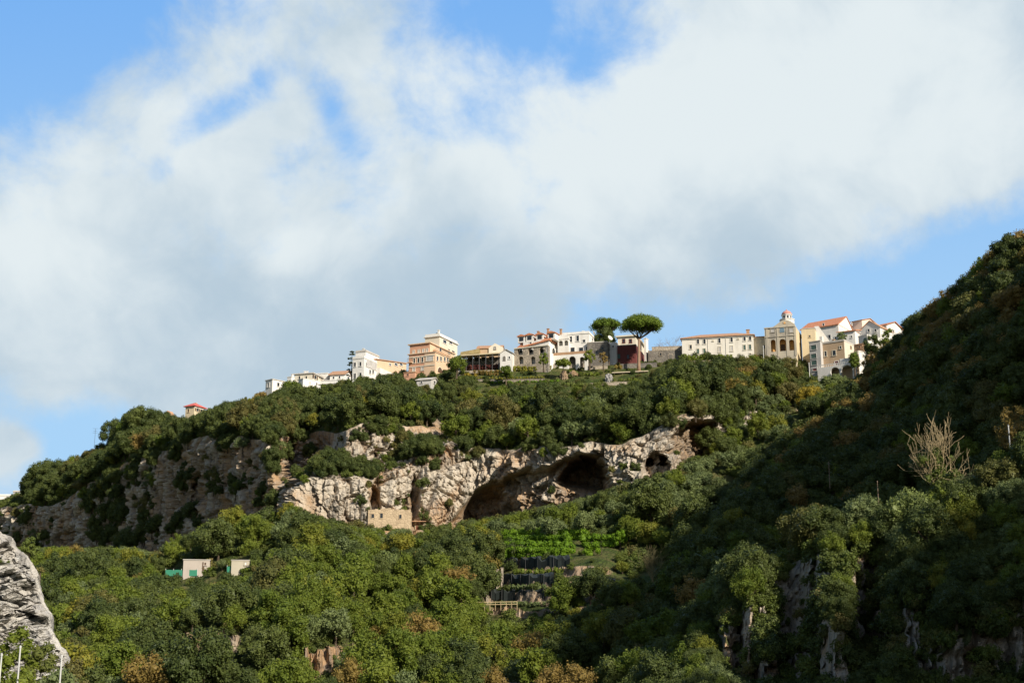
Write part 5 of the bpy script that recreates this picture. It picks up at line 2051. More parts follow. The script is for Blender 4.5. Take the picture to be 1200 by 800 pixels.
def white_house_loggia():
    h = House('house', 'white flat-roofed house with a round-arched loggia and a terrace of arches', 'house', 690.5, 655, 702.5, 390.5, 425, 360, 14, M_WHITE)
    La, Lb = h.La, h.Lb
    h.flat_roof(th=.22, over=.15, up=.45)
    h.win('L', [(669, 397.5, 3, 7), (677, 396.5, 3, 7), (684.5, 399.5, 3, 3.4)], 3, 6, pane=M_GLASS, shut=None)
    h.win('R', [(696, 390.2, 2.4, 2), (694, 398, 1.6, 4)], 2, 3)
    h.chimney(2, 2, h.h + .22, .9, .5)
    # barrel-roofed loggia at its left
    t0, z0 = h.on('L', 666.5, 404.5, 1.2)
    t1, _ = h.on('L', 653.5, 404.5, 1.2)
    zt = h.on('L', 660, 397.4, 1.2)[1]
    c = (t0 + t1) / 2
    w = (t1 - t0) / 2
    h.arcade('loggia', 'L', t0, t1, -7, zt, [(c - w * .52, w * .36, z0, zt - .9), (c + w * .45, w * .38, z0, zt - .9)], .5, M_WHITE, 1.2)
    h.body('loggia_side', t0, t0 + .35, -.7, -.003, -7, zt, M_WHITE)
    m = MB()
    pts = [h.W(t0 - .15, -1.35, zt)] + [h.W(c - (w + .15) * math.cos(a), -1.35, zt + 1.35 * math.sin(a)) for a in np.linspace(0.0, math.pi, 13)][1:-1] + [h.W(t1 + .15, -1.35, zt)]
    m.prism(pts, h.b * 1.34)
    m.build('vault_roof', M_WHITE, h.root)
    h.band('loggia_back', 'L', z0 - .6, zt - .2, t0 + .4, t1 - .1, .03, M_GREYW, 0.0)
    # middle storey and lower arcade terrace
    h.win('L', [(659, 411.5, 3, 5), (671, 410, 5, 6), (681, 410, 5, 6), (687.5, 408.5, 1.6, 5)], 3, 5, pane=M_GLASS)
    zb = h.on('L', 670, 415.2, 2.5)[1]
    ta, tb = h.on('L', 688.5, 418, 2.5)[0], h.on('L', 646, 418, 2.5)[0]

    def A(px, hw, ys):
        cc, zs = h.on('L', px, ys, 2.5)
        return (cc, hw * h.m / abs(h.a[0]), -6.5, zs)
    h.arcade('terrace_arcade', 'L', ta, tb, -7, zb, [A(670.5, 4.2, 421.5), A(682, 3, 421)], .6, M_WHITE, 2.5)
    h.body('terrace_floor', ta, tb, -1.9, -.003, zb - .35, zb - .01, M_SLAB)
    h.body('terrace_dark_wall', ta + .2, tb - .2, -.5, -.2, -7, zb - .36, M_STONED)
    h.band('parapet_rail', 'L', zb + .02, zb + .75, ta, tb, .2, M_BROWNW, 2.25)
    # stone wall at right
    s = House('stone_building', 'grey rubble stone house without plaster beside the white loggia house', 'house', 712, 688.5, 716, 400.5, 428, 358, 10, M_STONED, Lb=5)
    s.flat_roof(th=.2, over=.1, mat=M_SLAB)
    s.win('L', [(699, 413, 2.6, 4.4), (706, 408, 2, 3)], 2, 4)
    s.win('L', [(694, 418, 3, 5)], 2, 4, arch=True, pane=M_STONED)
    w = House('outbuilding', 'small white outbuilding with a satellite dish between stone house and red wall', 'house', 722, 709.5, 726, 401.5, 420, 361, 15, M_WHITE, Lb=4)
    w.flat_roof(th=.18, over=.1)
    w.win('L', [(713, 406), (718.5, 406)], 1.6, 2.6)
    d = empty('satellite_dish', w.W(1.8, .4, w.h + .18), 'white satellite dish on the small white outbuilding by the pines', 'satellite dish')
    c0 = w.W(1.8, .4, w.h + .18)
    MB().tube([c0 - np.array([0, 0, .1]), c0 + np.array([0, 0, 1.1])], [.05, .05], 6).build('mast', M_METAL, d)
    prof = [(.02, .0), (.35, .06), (.62, .2), (.75, .34), (.72, .34), (.6, .23), (.33, .1), (.02, .04)]
    dm = MB().lathe((0, 0, 0), prof, 14)
    n = Vector((.55, -.7, .45)).normalized()
    qr = n.to_track_quat('Z', 'Y')
    dm.v = [tuple(qr @ Vector(p) + Vector(c0) + Vector((0, 0, 1.2)) + n * .05) for p in dm.v]
    dm.build('dish', M_WHITE, d)
    MB().tube([Vector(c0) + Vector((0, 0, 1.1)), Vector(c0) + Vector((0, 0, 1.3)) + n * .8], [.03, .03], 5).build('feed_arm', M_METAL, d)


def red_house():
    h = House('house', 'dark red house with a cream flat-roofed upper floor behind the umbrella pines', 'house', 745.5, 714, 759, 404, 430, 361, 10, M_DKRED)
    h.flat_roof(th=.2, over=.1, mat=M_SLAB)
    h.win('L', [(718.5, 417.5, 4, 6), (725, 417.5, 4, 6)], 3, 5, pane=M_GREENSH, frame=M_DKRED)
    h.win('L', [(736, 418)], 2.4, 5, pane=M_GLASS)
    u0, u1 = h.on('L', 745, 398, -2)[0], h.on('L', 724, 398, -2)[0]
    z = h.on('L', 735, 394.5, -2)[1]
    h.body('upper_storey', u0, u1, 2, h.Lb + 3, h.h - .2, z, M_CREAM)
    h.flat_roof(u0, u1, 2, h.Lb + 3, z, .35, .5, M_CREAM, 'upper_roof')
    h.win('L', [(731, 399.5), (739, 399.5)], 2.4, 4, off=-2)
    ua, ub = h.on('L', 743.5, 396, -1.5)[0], h.on('L', 733, 396, -1.5)[0]
    h.body('roof_room', ua, ub, 3.5, 7, z + .36, h.on('L', 738, 392, -3)[1], M_WHITE)
    p = House('pillar', 'white square pillar standing right of the umbrella pine trunk', 'pillar', 757.5, 755, 760, 396.5, 418, 368, 20, M_WHITE)
    p.flat_roof(th=.15, over=.12)


M_CONV = plaster('pale_cream_plaster', (0.70, 0.665, 0.585), (0.46, 0.42, 0.35), 0.45)


def convent():
    h = House('convent', 'long cream two-storey convent with a low terracotta roof and rows of shuttered windows', 'convent', 884.0, 800.0, 893, 392.6, 428, 360, 3, M_CONV, Lb=8.5)
    La = h.La
    # wall top rises to the right in the picture; the body keeps level, the roof sits on it
    h.hip_roof(1.75, over=.45, mat=M_TILEO, ridge=5.0)
    h.band('cornice', 'L', h.h - .3, h.h - .05, -.1, La + .1, .2, M_WHITE)
    up = [(818, 400), (825.5, 400), (843, 399), (857.3, 397.8), (872.5, 396.4), (879, 396)]
    lo = [(818, 411.5), (825.5, 411.2), (843.3, 409.5), (857.5, 408.2), (872.5, 407), (879, 406.6)]
    h.win('L', [(x, y) for x, y in up], 2.6, 6, pane=M_GLASS, shut=None, frame=M_CONV)
    h.win('L', [lo[0], lo[1], lo[4], lo[5]], 2.6, 6, frame=M_CREAM, pane=M_GREENSH)
    h.win('L', [lo[2], lo[3]], 2.8, 6.5, frame=M_CREAM, pane=M_GREYW)
    h.win('L', [(809.5, 406.5, 2.4, 5), (810, 418.8, 3.4, 3.6), (879, 414.8, 1.6, 2)], 2, 3, frame=M_CREAM)
    h.win('L', [(835.5, 399.2), (865, 397)], .9, 1, frame=M_CREAM)
    h.chimney(1.5, 3.5, h.h + 1.0, 1.3, .8, M_BROWNW)
    for i, x in enumerate((830, 851)):
        t, z = h.on('L', x, 411)
        m = MB()
        h.facebox(m, 'L', t, t + .1, -1.0, h.h - .4, .004, .1)
        m.build('drainpipe', M_SLAB, h.root)
    g = House('annex', 'low cream annex joining the long convent to the arched church', 'house', 899, 884.3, 903, 394.6, 428, 361, 3, plaster('annex_plaster', (.66, .58, .42), (.45, .38, .27), .6), Lb=7)
    g.flat_roof(th=.2, over=.15, mat=M_TILEO)
    g.win('L', [(896.3, 406.5, 2.6, 4.6)], 2, 3)
    z, t1 = g.on('L', 884.5, 402)[1], g.La
    g.band('string_course', 'L', z, z + .18, 0, t1, .08, M_CREAM)
    w = House('stone_wall', 'dark rubble stone retaining wall left of the long convent', 'wall', 801, 760, 803, 410, 430, 366, 2, M_STONED, Lb=3)
    w.flat_roof(th=.15, over=.06, mat=M_STONE, name='coping')
    t, z = w.on('L', 786, 417)
    w.win('L', [(786, 417.5, 5, 6)], 4, 5, arch=True, pane=M_STONED, frame=M_STONE)
    w.win('L', [(774, 415)], 2.4, 3, frame=M_STONE)
    v = House('stone_wall', 'low upper rubble wall below the bare branches left of the convent', 'wall', 800, 764, 803, 405.5, 412, 371, 2, M_STONE, Lb=2)
    v.flat_roof(th=.12, over=.05, mat=M_STONE, name='coping')


def church():
    h = House('church', 'weathered stone church with three ochre arches, curved gable and a small pink-domed lantern', 'church', 933.5, 897.8, 941, 381.2, 428, 356, 8, M_CHURCH, build=False)
    La, Lb = h.La, h.Lb
    D = 1.9                                            # depth of the porch
    zs = [(906.0, 3.0), (917.2, 3.9), (927.6, 3.0)]
    zf = h.on('L', 917, 411.3)[1]
    arches = []
    for px, hw in zs:
        c, _ = h.on('L', px, 405)
        z = h.on('L', px, 400.8 if hw < 3.5 else 400.9)[1]
        arches.append((c, hw * h.m / abs(h.a[0]), zf, z))
    zmid = h.on('L', 917, 395)[1]
    h.arcade('front_wall', 'L', 0, La, -8, zmid, arches, .7, M_CHURCH)
    h.body('upper_front', 0, La, 0, .9, zmid + .0, h.h, M_CHURCH)
    # curved gable
    m = MB()
    c = h.on('L', 919.5, 376)[0]
    zt = h.on('L', 919.5, 374.8)[1]
    pts = []
    for i in range(25):
        x = La * i / 24
        w = min(1, abs(x - c) / (La * .46))
        z = h.h + (zt - h.h) * (.5 + .5 * math.cos(math.pi * min(1, w * 1.05))) ** .8
        pts.append(h.W(x, 0, z))
    m.prism([h.W(0, 0, h.h)] + pts + [h.W(La, 0, h.h)], h.b * .9)
    m.build('curved_gable', M_CHURCH, h.root)
    z1 = h.on('L', 917, 380.6)[1]
    h.band('cornice', 'L', h.h - .3, h.h - .02, -.12, La + .12, .22, M_CHURCH)
    z2 = h.on('L', 917, 394.2)[1]
    h.band('cornice', 'L', z2, z2 + .2, -.1, La + .1, .18, M_CHURCH)
    for px in (899.2, 911.8, 922.6, 932):
        t = h.on('L', px, 400)[0]
        h.band('pilaster', 'L', zf - 1.5, h.h - .32, t - .28, t + .28, .10, M_CHURCH)
    h.win('L', [(916.5, 386.5, 5.5, 6)], 5, 6, arch=True, pane=flat('pale_blue_glass', (.16, .24, .30), .3), frame=M_CHURCH)
    h.win('L', [(919.5, 378.2, 2.2, 2.6)], 2, 2.4, arch=True, pane=M_OCHRE, frame=M_CHURCH)
    for px in (905.5, 927.5):
        h.win('L', [(px, 387, 4, 5)], 4, 5, frame=M_CHURCH, pane=M_GREYW, name='niche')
    # porch: ochre back wall, door, floor, side wall
    h.body('porch_back', .4, La - .4, D, D + .3, -2, zmid, M_OCHRE)
    h.body('porch_floor', .2, La - .2, .7, D, zf - .4, zf - .02, M_STONE)
    h.body('porch_ceiling', 0, La, .9, D + .3, zmid + .002, zmid + .3, M_OCHRE)
    t, _ = h.on('L', 917.5, 406, -D)
    m = MB()
    h.facebox(m, 'L', t - .55, t + .55, zf, zf + 2.2, .004, .08, -D)
    m.build('door', M_BROWNSH, h.root)
    # right side wall with one arch, yellow plaster
    zr = h.on('R', 937, 402)[1]
    ct = h.on('R', 937.2, 402)[0]
    h.arcade('side_wall', 'R', .7, Lb, -8, zmid, [(min(max(ct, 1.9), Lb - .8), .75, zf, zr)], .5, M_YELL)
    m = MB().hexa(h.boxpts(.003, .5, .9, Lb, zmid, h.h))
    m.build('side_upper', M_YELL, h.root)
    h.body('left_wall', La - .5, La, .9, Lb, -8, h.h, M_CHURCH)
    h.body('wall', .5, La - .5, D + .3, Lb + 4, -8, h.h - .1, M_CHURCH)
    h.body('roof', .0, La, .9, Lb + 4, h.h + .003, h.h + .3, M_SLAB)
    # lantern
    cx = h.W(h.on('L', 922, 372, -2.6)[0], 2.8, 0)
    zb = h.on('L', 922, 376.2, -2.8)[1] + h.C[2]
    u = h.m * 1.02
    base = np.array([cx[0], cx[1], zb])
    m = MB().lathe(base, [(1.9, -2.2), (1.9, .2), (2.05, .21), (2.05, .4)], 8)
    m.build('lantern_base', M_WHITE, h.root)
    m = MB().lathe(base, [(1.3, .4), (1.3, 1.45), (1.5, 1.47), (1.5, 1.65)], 8)
    dr = m.build('drum', M_WHITE, h.root)
    for k in range(8):
        a = 2 * math.pi * k / 8
        n, t = np.array([math.cos(a), math.sin(a), 0]), np.array([-math.sin(a), math.cos(a), 0])
        w = MB()
        q = [base + n * 1.16 + t * x + np.array([0, 0, z]) for x, z in ((-.25, .5), (.25, .5), (.25, 1.1), (.12, 1.25), (-.12, 1.25), (-.25, 1.1))]
        w.prism(q, n * .09)
        w.build('opening', M_GLASS, dr)
    m = MB().lathe(base, [(1.42, 1.66), (1.36, 1.95), (1.12, 2.35), (.7, 2.68), (.22, 2.82), (.15, 2.95), (.2, 3.05), (.08, 3.2)], 16)
    m.build('dome', M_TILEP, h.root, smooth=True)
    # yellow flank building right of it and its white gable
    g = House('house', 'yellow wing right of the church, with a white half-gable behind it', 'house', 957, 941.2, 966, 384.5, 428, 362, 6, M_YELL, Lb=8)
    g.flat_roof(th=.2, over=.1, mat=M_SLAB)
    g.win('L', [(949, 394)], 1.6, 2.6)
    m = MB()
    ta, tb, tc_ = g.on('L', 957, 383, -3)[0], g.on('L', 971, 398, -3)[0], g.on('L', 957, 398, -3)[0]
    zt, zl = g.on('L', 958, 382, -3)[1], g.on('L', 970.5, 398, -3)[1]
    m.prism([g.W(ta + .6, 3, -4), g.W(tb, 3, -4), g.W(tb, 3, zl), g.W(ta - .5, 3, zt), g.W(ta + .6, 3, zt)], g.b * 5)
    m.build('half_gable', M_WHITE, g.root)


def big_white_house():
    h = House('house', 'large white house with a long red roof and a tall gable at its right', 'house', 985, 941, 1001.5, 379.5, 425, 388, 20, M_WHITE)
    La, Lb = h.La, h.Lb
    zt, zl = h.on('L', 985, 369.2, -3)[1], h.on('L', 941, 377, -3)[1]
    m = MB()
    V = [h.W(-.2, -.4, h.h), h.W(La + .3, -.4, h.h - .2), h.W(-.2, Lb * .6, zt + .5), h.W(La + .3, Lb * .6, zl + .4), h.W(-.2, Lb + .3, h.h + .8), h.W(La + .3, Lb + .3, h.h)]
    V += [v - np.array([0, 0, .25]) for v in V]
    m.add(V, [(0, 1, 3, 2), (2, 3, 5, 4), (6, 8, 9, 7), (8, 10, 11, 9), (0, 6, 7, 1), (4, 5, 11, 10), (0, 2, 8, 6), (2, 4, 10, 8), (1, 7, 9, 3), (3, 9, 11, 5)])
    m.build('roof', M_TILE, h.root)
    m = MB().prism([h.W(0, 0, h.h - .3), h.W(0, Lb, h.h - .3), h.W(0, Lb, h.h + .5), h.W(0, Lb * .6, zt + .4), h.W(0, 0, h.h - .1)], -h.nR * .3)
    m.build('gable', M_WHITE, h.root)
    h.win('L', [(965, 381, 1.6, 4)], 2, 4)
    h.win('L', [(972, 394.5, 2.6, 4.5), (979, 396, 1.6, 3)], 2, 4)
    h.win('R', [(998, 379.5, 2, 2.6)], 2, 3)
    a = House('house', 'white annex with a red lean-to roof in front of the tall white gable', 'house', 1004, 984, 1011, 387.6, 425, 380, 15, M_WHITE, Lb=6)
    m = MB().hexa([a.W(-.4, -.5, a.h), a.W(-.4, 6, a.h + 1.5), a.W(a.La + .4, 6, a.h + 1.5), a.W(a.La + .4, -.5, a.h), a.W(-.4, -.5, a.h + .2), a.W(-.4, 6, a.h + 1.7), a.W(a.La + .4, 6, a.h + 1.7), a.W(a.La + .4, -.5, a.h + .2)])
    m.build('roof', M_TILE, a.root)
    a.win('L', [(990, 394), (998, 394.5)], 1.4, 2.6)
    a.win('R', [(1008, 391.5)], 2.4, 3)
    b = House('house', 'pinkish house with an old tiled roof behind the white annex', 'house', 1013, 1000, 1024, 375, 425, 396, 30, plaster('pink_plaster', (.74, .58, .48), (.55, .42, .34), .4), Lb=9)
    b.gable_roof(1.2, 'u', mat=M_TILEO, over=.3)
    b.win('R', [(1018, 381)], 1.6, 3)
    c = House('house', 'white house with a shallow gabled roof next to the wooded spur', 'house', 1034, 1011, 1042, 383, 428, 384, 25, M_WHITE, Lb=8)
    c.gable_roof(2.2, 'v', mat=M_TILEO, over=.25)
    c.win('L', [(1018, 387, 2, 3), (1026, 387, 2, 3)], 2, 3)
    d = House('house', 'rightmost white house of the village, with an orange tiled roof', 'house', 1042, 1026, 1053, 380.5, 428, 392, 30, M_WHITE, Lb=9)
    d.gable_roof(1.6, 'u', mat=M_TILE, over=.4)
    d.win('R', [(1047, 388)], 1.8, 3)
    e = House('house', 'small white house with a green arched window below the rightmost houses', 'house', 1018, 1008, 1026, 392.5, 428, 374, 35, M_WHITE, Lb=6)
    e.flat_roof(th=.2, over=.12)
    e.win('L', [(1014, 398.5, 3.4, 6)], 3, 5, arch=True, pane=M_GREENSH)


def tan_stone_house():
    h = House('house', 'tan stone house with a three-storey tower at its left and an arched white terrace below', 'house', 991.5, 961, 1003, 399.5, 446, 352, 22, M_TAN)
    La, Lb = h.La, h.Lb
    h.flat_roof(th=.22, over=.12, mat=M_SLAB, up=.3)
    m = MB()
    h.facebox(m, 'R', .02, Lb - .02, -6, h.h - .02, .004, .08)
    m.build('cream_front', M_CREAM, h.root)
    h.win('L', [(967.5, 414.5, 2.2, 6), (977.5, 413.5, 3.4, 6), (985, 407, 1.8, 3)], 2, 5, frame=M_CREAM, pane=M_GLASS)
    h.win('R', [(997, 407, 2, 3)], 2, 3, off=.08)
    h.chimney(La * .5, 2, h.h + .2, 1.0, .5, M_TAN)
    # tower
    tu0, tu1 = h.on('L', 961.5, 410, 1.5)[0], h.on('L', 948.5, 410, 1.5)[0]
    zt = h.on('L', 955, 400.2, 1.5)[1]
    h.body('tower', tu0, tu1, -1.5, 4.0, -7, zt, M_GREYW)
    h.flat_roof(tu0, tu1, -1.5, 4, zt, .2, .12, M_SLAB, 'tower_roof')
    h.win('L', [(953.5, 407), (953.5, 417.2), (954, 425)], 5.5, 5.5, off=1.5, pane=M_GREENSH, frame=M_GREYW)
    h.win('L', [(955, 433, 4, 3)], 3, 3, off=1.5, pane=M_DKRED, frame=M_GREYW)
    ch = MB().hexa(h.boxpts(tu0 - .2, tu0 + .5, -.5, .3, zt - .1, zt + 1.4))
    ch.build('chimney', M_WHITE, h.root)
    # white arched terrace below
    z1 = h.on('L', 985, 427.5, 3.0)[1]
    ta, tb = h.on('L', 1003, 430, 3.0)[0], h.on('L', 958, 436, 3.0)[0]

    def A(px, hw, ys):
        c, zs = h.on('L', px, ys, 3.0)
        return (c, hw * h.m / abs(h.a[0]), -7, zs)
    h.arcade('terrace_arcade', 'L', ta, tb, -8, z1, [A(992.3, 5.8, 434.5), A(978.5, 4.6, 435.5)], .6, M_WHITE, 3.0)
    h.body('terrace_floor', ta, tb, -2.4, -.003, z1 - .4, z1 - .01, M_SLAB)
    h.body('terrace_back', ta + .3, tb - .3, -.6, -.3, -8, z1 - .41, M_TAN)
    m = MB()
    h.facebox(m, 'L', ta, tb, z1 + .55, z1 + .7, -.12, .0, 3.0)
    for i in range(22):
        x = ta + (tb - ta - .15) * i / 21
        h.facebox(m, 'L', x, x + .12, z1 + .003, z1 + .55, -.11, -.01, 3.0)
    m.build('balustrade', M_WHITE, h.root)
    # upper small storey with pergola
    h.win('L', [(980.5, 425.2, 3.6, 4.2), (996, 423, 4, 4)], 3, 4, pane=M_DKRED, frame=M_WHITE)
    h.band('terrace_wall', 'L', z1 + .02, h.on('L', 990, 419.8, .0)[1], ta + 2, tb - 5, .06, M_WHITE)
    r = House('house', 'white house with small windows at the right end of the tan stone house', 'house', 1008, 1001.5, 1018.5, 411.5, 446, 356, 40, M_WHITE)
    r.flat_roof(th=.2, over=.12)
    r.win('R', [(1011.5, 416.5), (1015, 421)], 1.6, 2.6)
    r.win('L', [(1005, 417)], 2, 3)
    bk = House('house', 'brown stone house squeezed behind the tan stone house', 'house', 1012, 1002, 1018, 403, 425, 368, 25, M_BROWNW, Lb=6)
    bk.flat_roof(th=.2, over=.2, mat=M_TILEO)
    bk.win('L', [(1007, 406.5)], 1.6, 2.4)


def Yat(px, py):
    return float(hit(px, py, T1)[1])


def small_buildings():
    # long shed on the sunny shoulder
    h = House('shed', 'long low white shed with a flat roof on the sunny shoulder', 'shed', 245.5, 214.5, 248, 656.2, 667, min(Yat(x, 667) for x in (216, 224, 232, 240, 246)) - .6, 3, plaster('shed_wall', (.42, .37, .32), (.32, .28, .24), .6), Lb=3, below=4)
    h.flat_roof(th=.16, over=.12, mat=M_SLAB)
    h.win('L', [(240.5, 660.5)], 2, 3, pane=M_BROWNSH)
    MB().hexa(h.boxpts(h.La * .2, h.La * .28, -.06, -.004, -.2, h.h - .35)).build('door', M_BROWNSH, h.root)
    k = House('shed', 'small pale shed behind green netting, right of the long shed', 'shed', 292, 271, 294, 656.5, 665, min(Yat(x, 665) for x in (272, 280, 288, 293)) - .6, 3, plaster('shed_wall_b', (.44, .40, .31), (.34, .31, .24), .6), Lb=2.6, below=4)
    k.flat_roof(th=.14, over=.1, mat=M_SLAB)
    k.win('L', [(288, 660)], 2, 3, pane=M_WHITE)
    for (x0, x1, y0, y1, Y, lb) in ((194, 231, 667.5, 673, min(Yat(x, 675) for x in (196, 204, 212, 220, 229)) - 1.2, 'green netting fence on posts in front of the long white shed'), (266, 286, 663.5, 669, min(Yat(x, 671) for x in (267, 276, 285)) - 1.2, 'green netting fence on posts in front of the small pale shed')):
        r = empty('net_fence', at(x0, y1, Y), lb, 'fence')
        m = MB()
        n = 8
        xs = np.linspace(x0, x1, n + 1)
        tops = [at(x, y0 + rnd.uniform(-.3, .3), Y) for x in xs]
        bots = [at(x, y1 + 1.5, Y) for x in xs]
        for i in range(n):
            m.prism([bots[i], bots[i + 1], tops[i + 1], tops[i]], (0, .05, 0))
        m.build('net', M_GREENNET, r)
        for i in range(0, n + 1, 2):
            MB().tube([bots[i] + np.array([0, .1, -1]), tops[i] + np.array([0, .1, .25])], [.05, .05], 6).build('post', M_METAL, r)
    # ruin built into the foot of the cliff
    h = House('ruin', 'roofless stone ruin with three dark windows built into the foot of the cliff', 'ruin', 481, 431, 484, 598.3, 617, float(min(hit(x, 614, T1)[1] for x in range(432, 484, 4))) - .6, 4, M_RUIN, Lb=4, below=4)
    m = MB()
    rr = random.Random(4)
    n = 13
    for i in range(n):
        u0, u1 = h.La * i / n, h.La * (i + 1) / n
        m.hexa(h.boxpts(u0, u1 - .01, 0, .7, h.h + .002, h.h + .12 + rr.random() * .55))
    m.build('broken_wall_top', M_RUIN, h.root)
    h.win('L', [(436.8, 604.3, 3.2, 4.6), (447, 604.0, 3.2, 5.6), (469.2, 605, 2.8, 4.6)], 3, 5, frame=M_RUIN, sill=False)
    d = House('hut', 'low stone hut with red doors at the right end of the ruin', 'hut', 497, 486, 499, 611, 622, Yat(492, 620) - .5, 4, M_RUIN, Lb=3, below=4)
    m = MB().hexa([d.W(-.4, -1.1, d.h - .1), d.W(-.4, 3, d.h + .3), d.W(d.La + .5, 3, d.h + .3), d.W(d.La + .5, -1.1, d.h - .1), d.W(-.4, -1.1, d.h + .05), d.W(-.4, 3, d.h + .5), d.W(d.La + .5, 3, d.h + .5), d.W(d.La + .5, -1.1, d.h + .05)])
    m.build('roof', M_TILEO, d.root)
    for x in (489.3, 493.6):
        t, z = d.on('L', x, 616)
        m = MB()
        d.facebox(m, 'L', t - .32, t + .32, z - 1.0, z + .55, .004, .08)
        m.build('door', M_REDDOOR, d.root)
    # terrace house with a beige roof under the pines
    g = House('open_shelter', 'low open shelter with a flat beige roof on the garden terraces under the pines', 'shelter', 757.5, 719, 762, 435.5, 446, 352, 4, M_OCHRE, Lb=4, build=False)
    m = MB().hexa([g.W(-.5, -.5, g.h), g.W(-.5, 4.5, g.h + .8), g.W(g.La + .3, 4.5, g.h + .8), g.W(g.La + .3, -.5, g.h - .1), g.W(-.5, -.5, g.h + .2), g.W(-.5, 4.5, g.h + 1.0), g.W(g.La + .3, 4.5, g.h + 1.0), g.W(g.La + .3, -.5, g.h + .1)])
    m.build('roof', plaster('beige_sheet', (.62, .53, .38), (.5, .42, .3), .3), g.root)
    MB().hexa(g.boxpts(0, g.La, .6, .9, -4, g.h - .15)).build('back_wall', M_YELL, g.root)
    for i in range(5):
        MB().hexa(g.boxpts(g.La * i / 4.2, g.La * i / 4.2 + .15, -.2, -.05, -4, g.h - .15)).build('post', M_WOOD, g.root)


for f_ in (house_yellow, house_brown_cottage, houses_far_left, house_white_cube, houses_white_terrace, house_tan_white, house_orange, restaurant, villa, white_house_loggia, red_house, convent, church, big_white_house, tan_stone_house, small_buildings):
    f_()
# ---------------------------------------------------------------- gardens, single plants, posts
def hedge(name, label, cat, pts, h, w, mat, leaf=.34, dens=15, group=None, sheet=None, seed=0, step=.75, offY=0.0, part='foliage'):
    """a run of clipped or climbing leaves along photo points on the land, with a woody core"""
    rng = np.random.default_rng(500 + seed)
    P = []
    for (x, y) in pts:
        q = hit(x, y, sheet or T1)
        P.append(q + np.array([0, offY, 0]))
    P = np.array(P)
    L = []
    for i in range(len(P) - 1):
        n = max(1, int(np.linalg.norm(P[i + 1] - P[i]) / step))
        for k in range(n):
            q = P[i] + (P[i + 1] - P[i]) * (k + rng.uniform(0, .8)) / n
            for z in np.arange(w * .4, max(h, w * .5), w * .75):
                L.append((q + np.array([rng.normal(0, w * .12), rng.normal(0, w * .12), z + rng.normal(0, w * .1)]), w * rng.uniform(.42, .62)))
    root = empty(name, P[0], label, cat, group)
    C = np.array([l[0] - P[0] for l in L])
    V, Fs, T = leaves([(c, l[1]) for c, l in zip(C, L)], rng, dens, leaf, .75, .7)
    link(part, mesh_np(part, V, Fs, mat, tone=T), root)
    m = MB()
    for i in range(len(P) - 1):
        n = max(1, int(np.linalg.norm(P[i + 1] - P[i]) / 2.5))
        for k in range(n + 1):
            q = P[i] + (P[i + 1] - P[i]) * k / n
            m.tube([q - np.array([0, 0, .6]), q + np.array([0, 0, h * .7])], [.06, .04], 5)
    m.build('stem', M_BARK, root)
    return root


def tree_at(name, label, cat, px, py, ytop, half, mat, Y=None, sheet=None, kind='round', leaf=.36, dens=14, lob=17, z0=.15, rl=(.26, .42), jit=.7, seed=1, core=.68, group=None, shell=(.8, 1.1)):
    """one tree by its foot, its top row and half width in photo pixels"""
    rng = np.random.default_rng(700 + seed)
    P = at(px, py, Y) if Y else hit(px, py, sheet or T1)
    H = at(px, ytop, P[1])[2] - P[2]
    rr = half * P[1] / FPX
    root = empty(name, P, label, cat, group)
    V, Fs, T = leaves(crown_lobes(rng, H, rr, z0 * H, lob, rl), rng, dens, leaf, core, jit, shell=shell)
    link('crown', mesh_np('crown', V, Fs, mat, tone=T), root)
    link('trunk', trunk_mesh('trunk', rng, H * max(z0 + .25, .45), .03 * H + .04, rr * .5, M_BARK), root)
    return root


def branches(m, p, d, length, r, depth, rng, spread=.55, up=.12, n=(2, 4), minr=.012):
    """bare branching limbs"""
    p = np.array(p, float)
    d = np.array(d, float) / np.linalg.norm(d)
    k = 3
    pts, rad = [p], [r]
    for i in range(k):
        d = d + rng.normal(0, .17, 3) + np.array([0, 0, up * .4])
        d /= np.linalg.norm(d)
        p = p + d * length / k
        pts.append(p)
        rad.append(max(minr, r * (1 - .42 * (i + 1) / k)))
    m.tube(pts, rad, 6 if r > .05 else 4, cap=False)
    if depth == 0:
        return
    for j in range(int(rng.integers(n[0], n[1] + 1))):
        i = int(rng.integers(1, k + 1)) if j else k
        dd = d + rng.normal(0, spread, 3)
        dd[2] += up
        branches(m, pts[i], dd, length * rng.uniform(.6, .85), rad[i] * .72, depth - 1, rng, spread, up, n, minr)


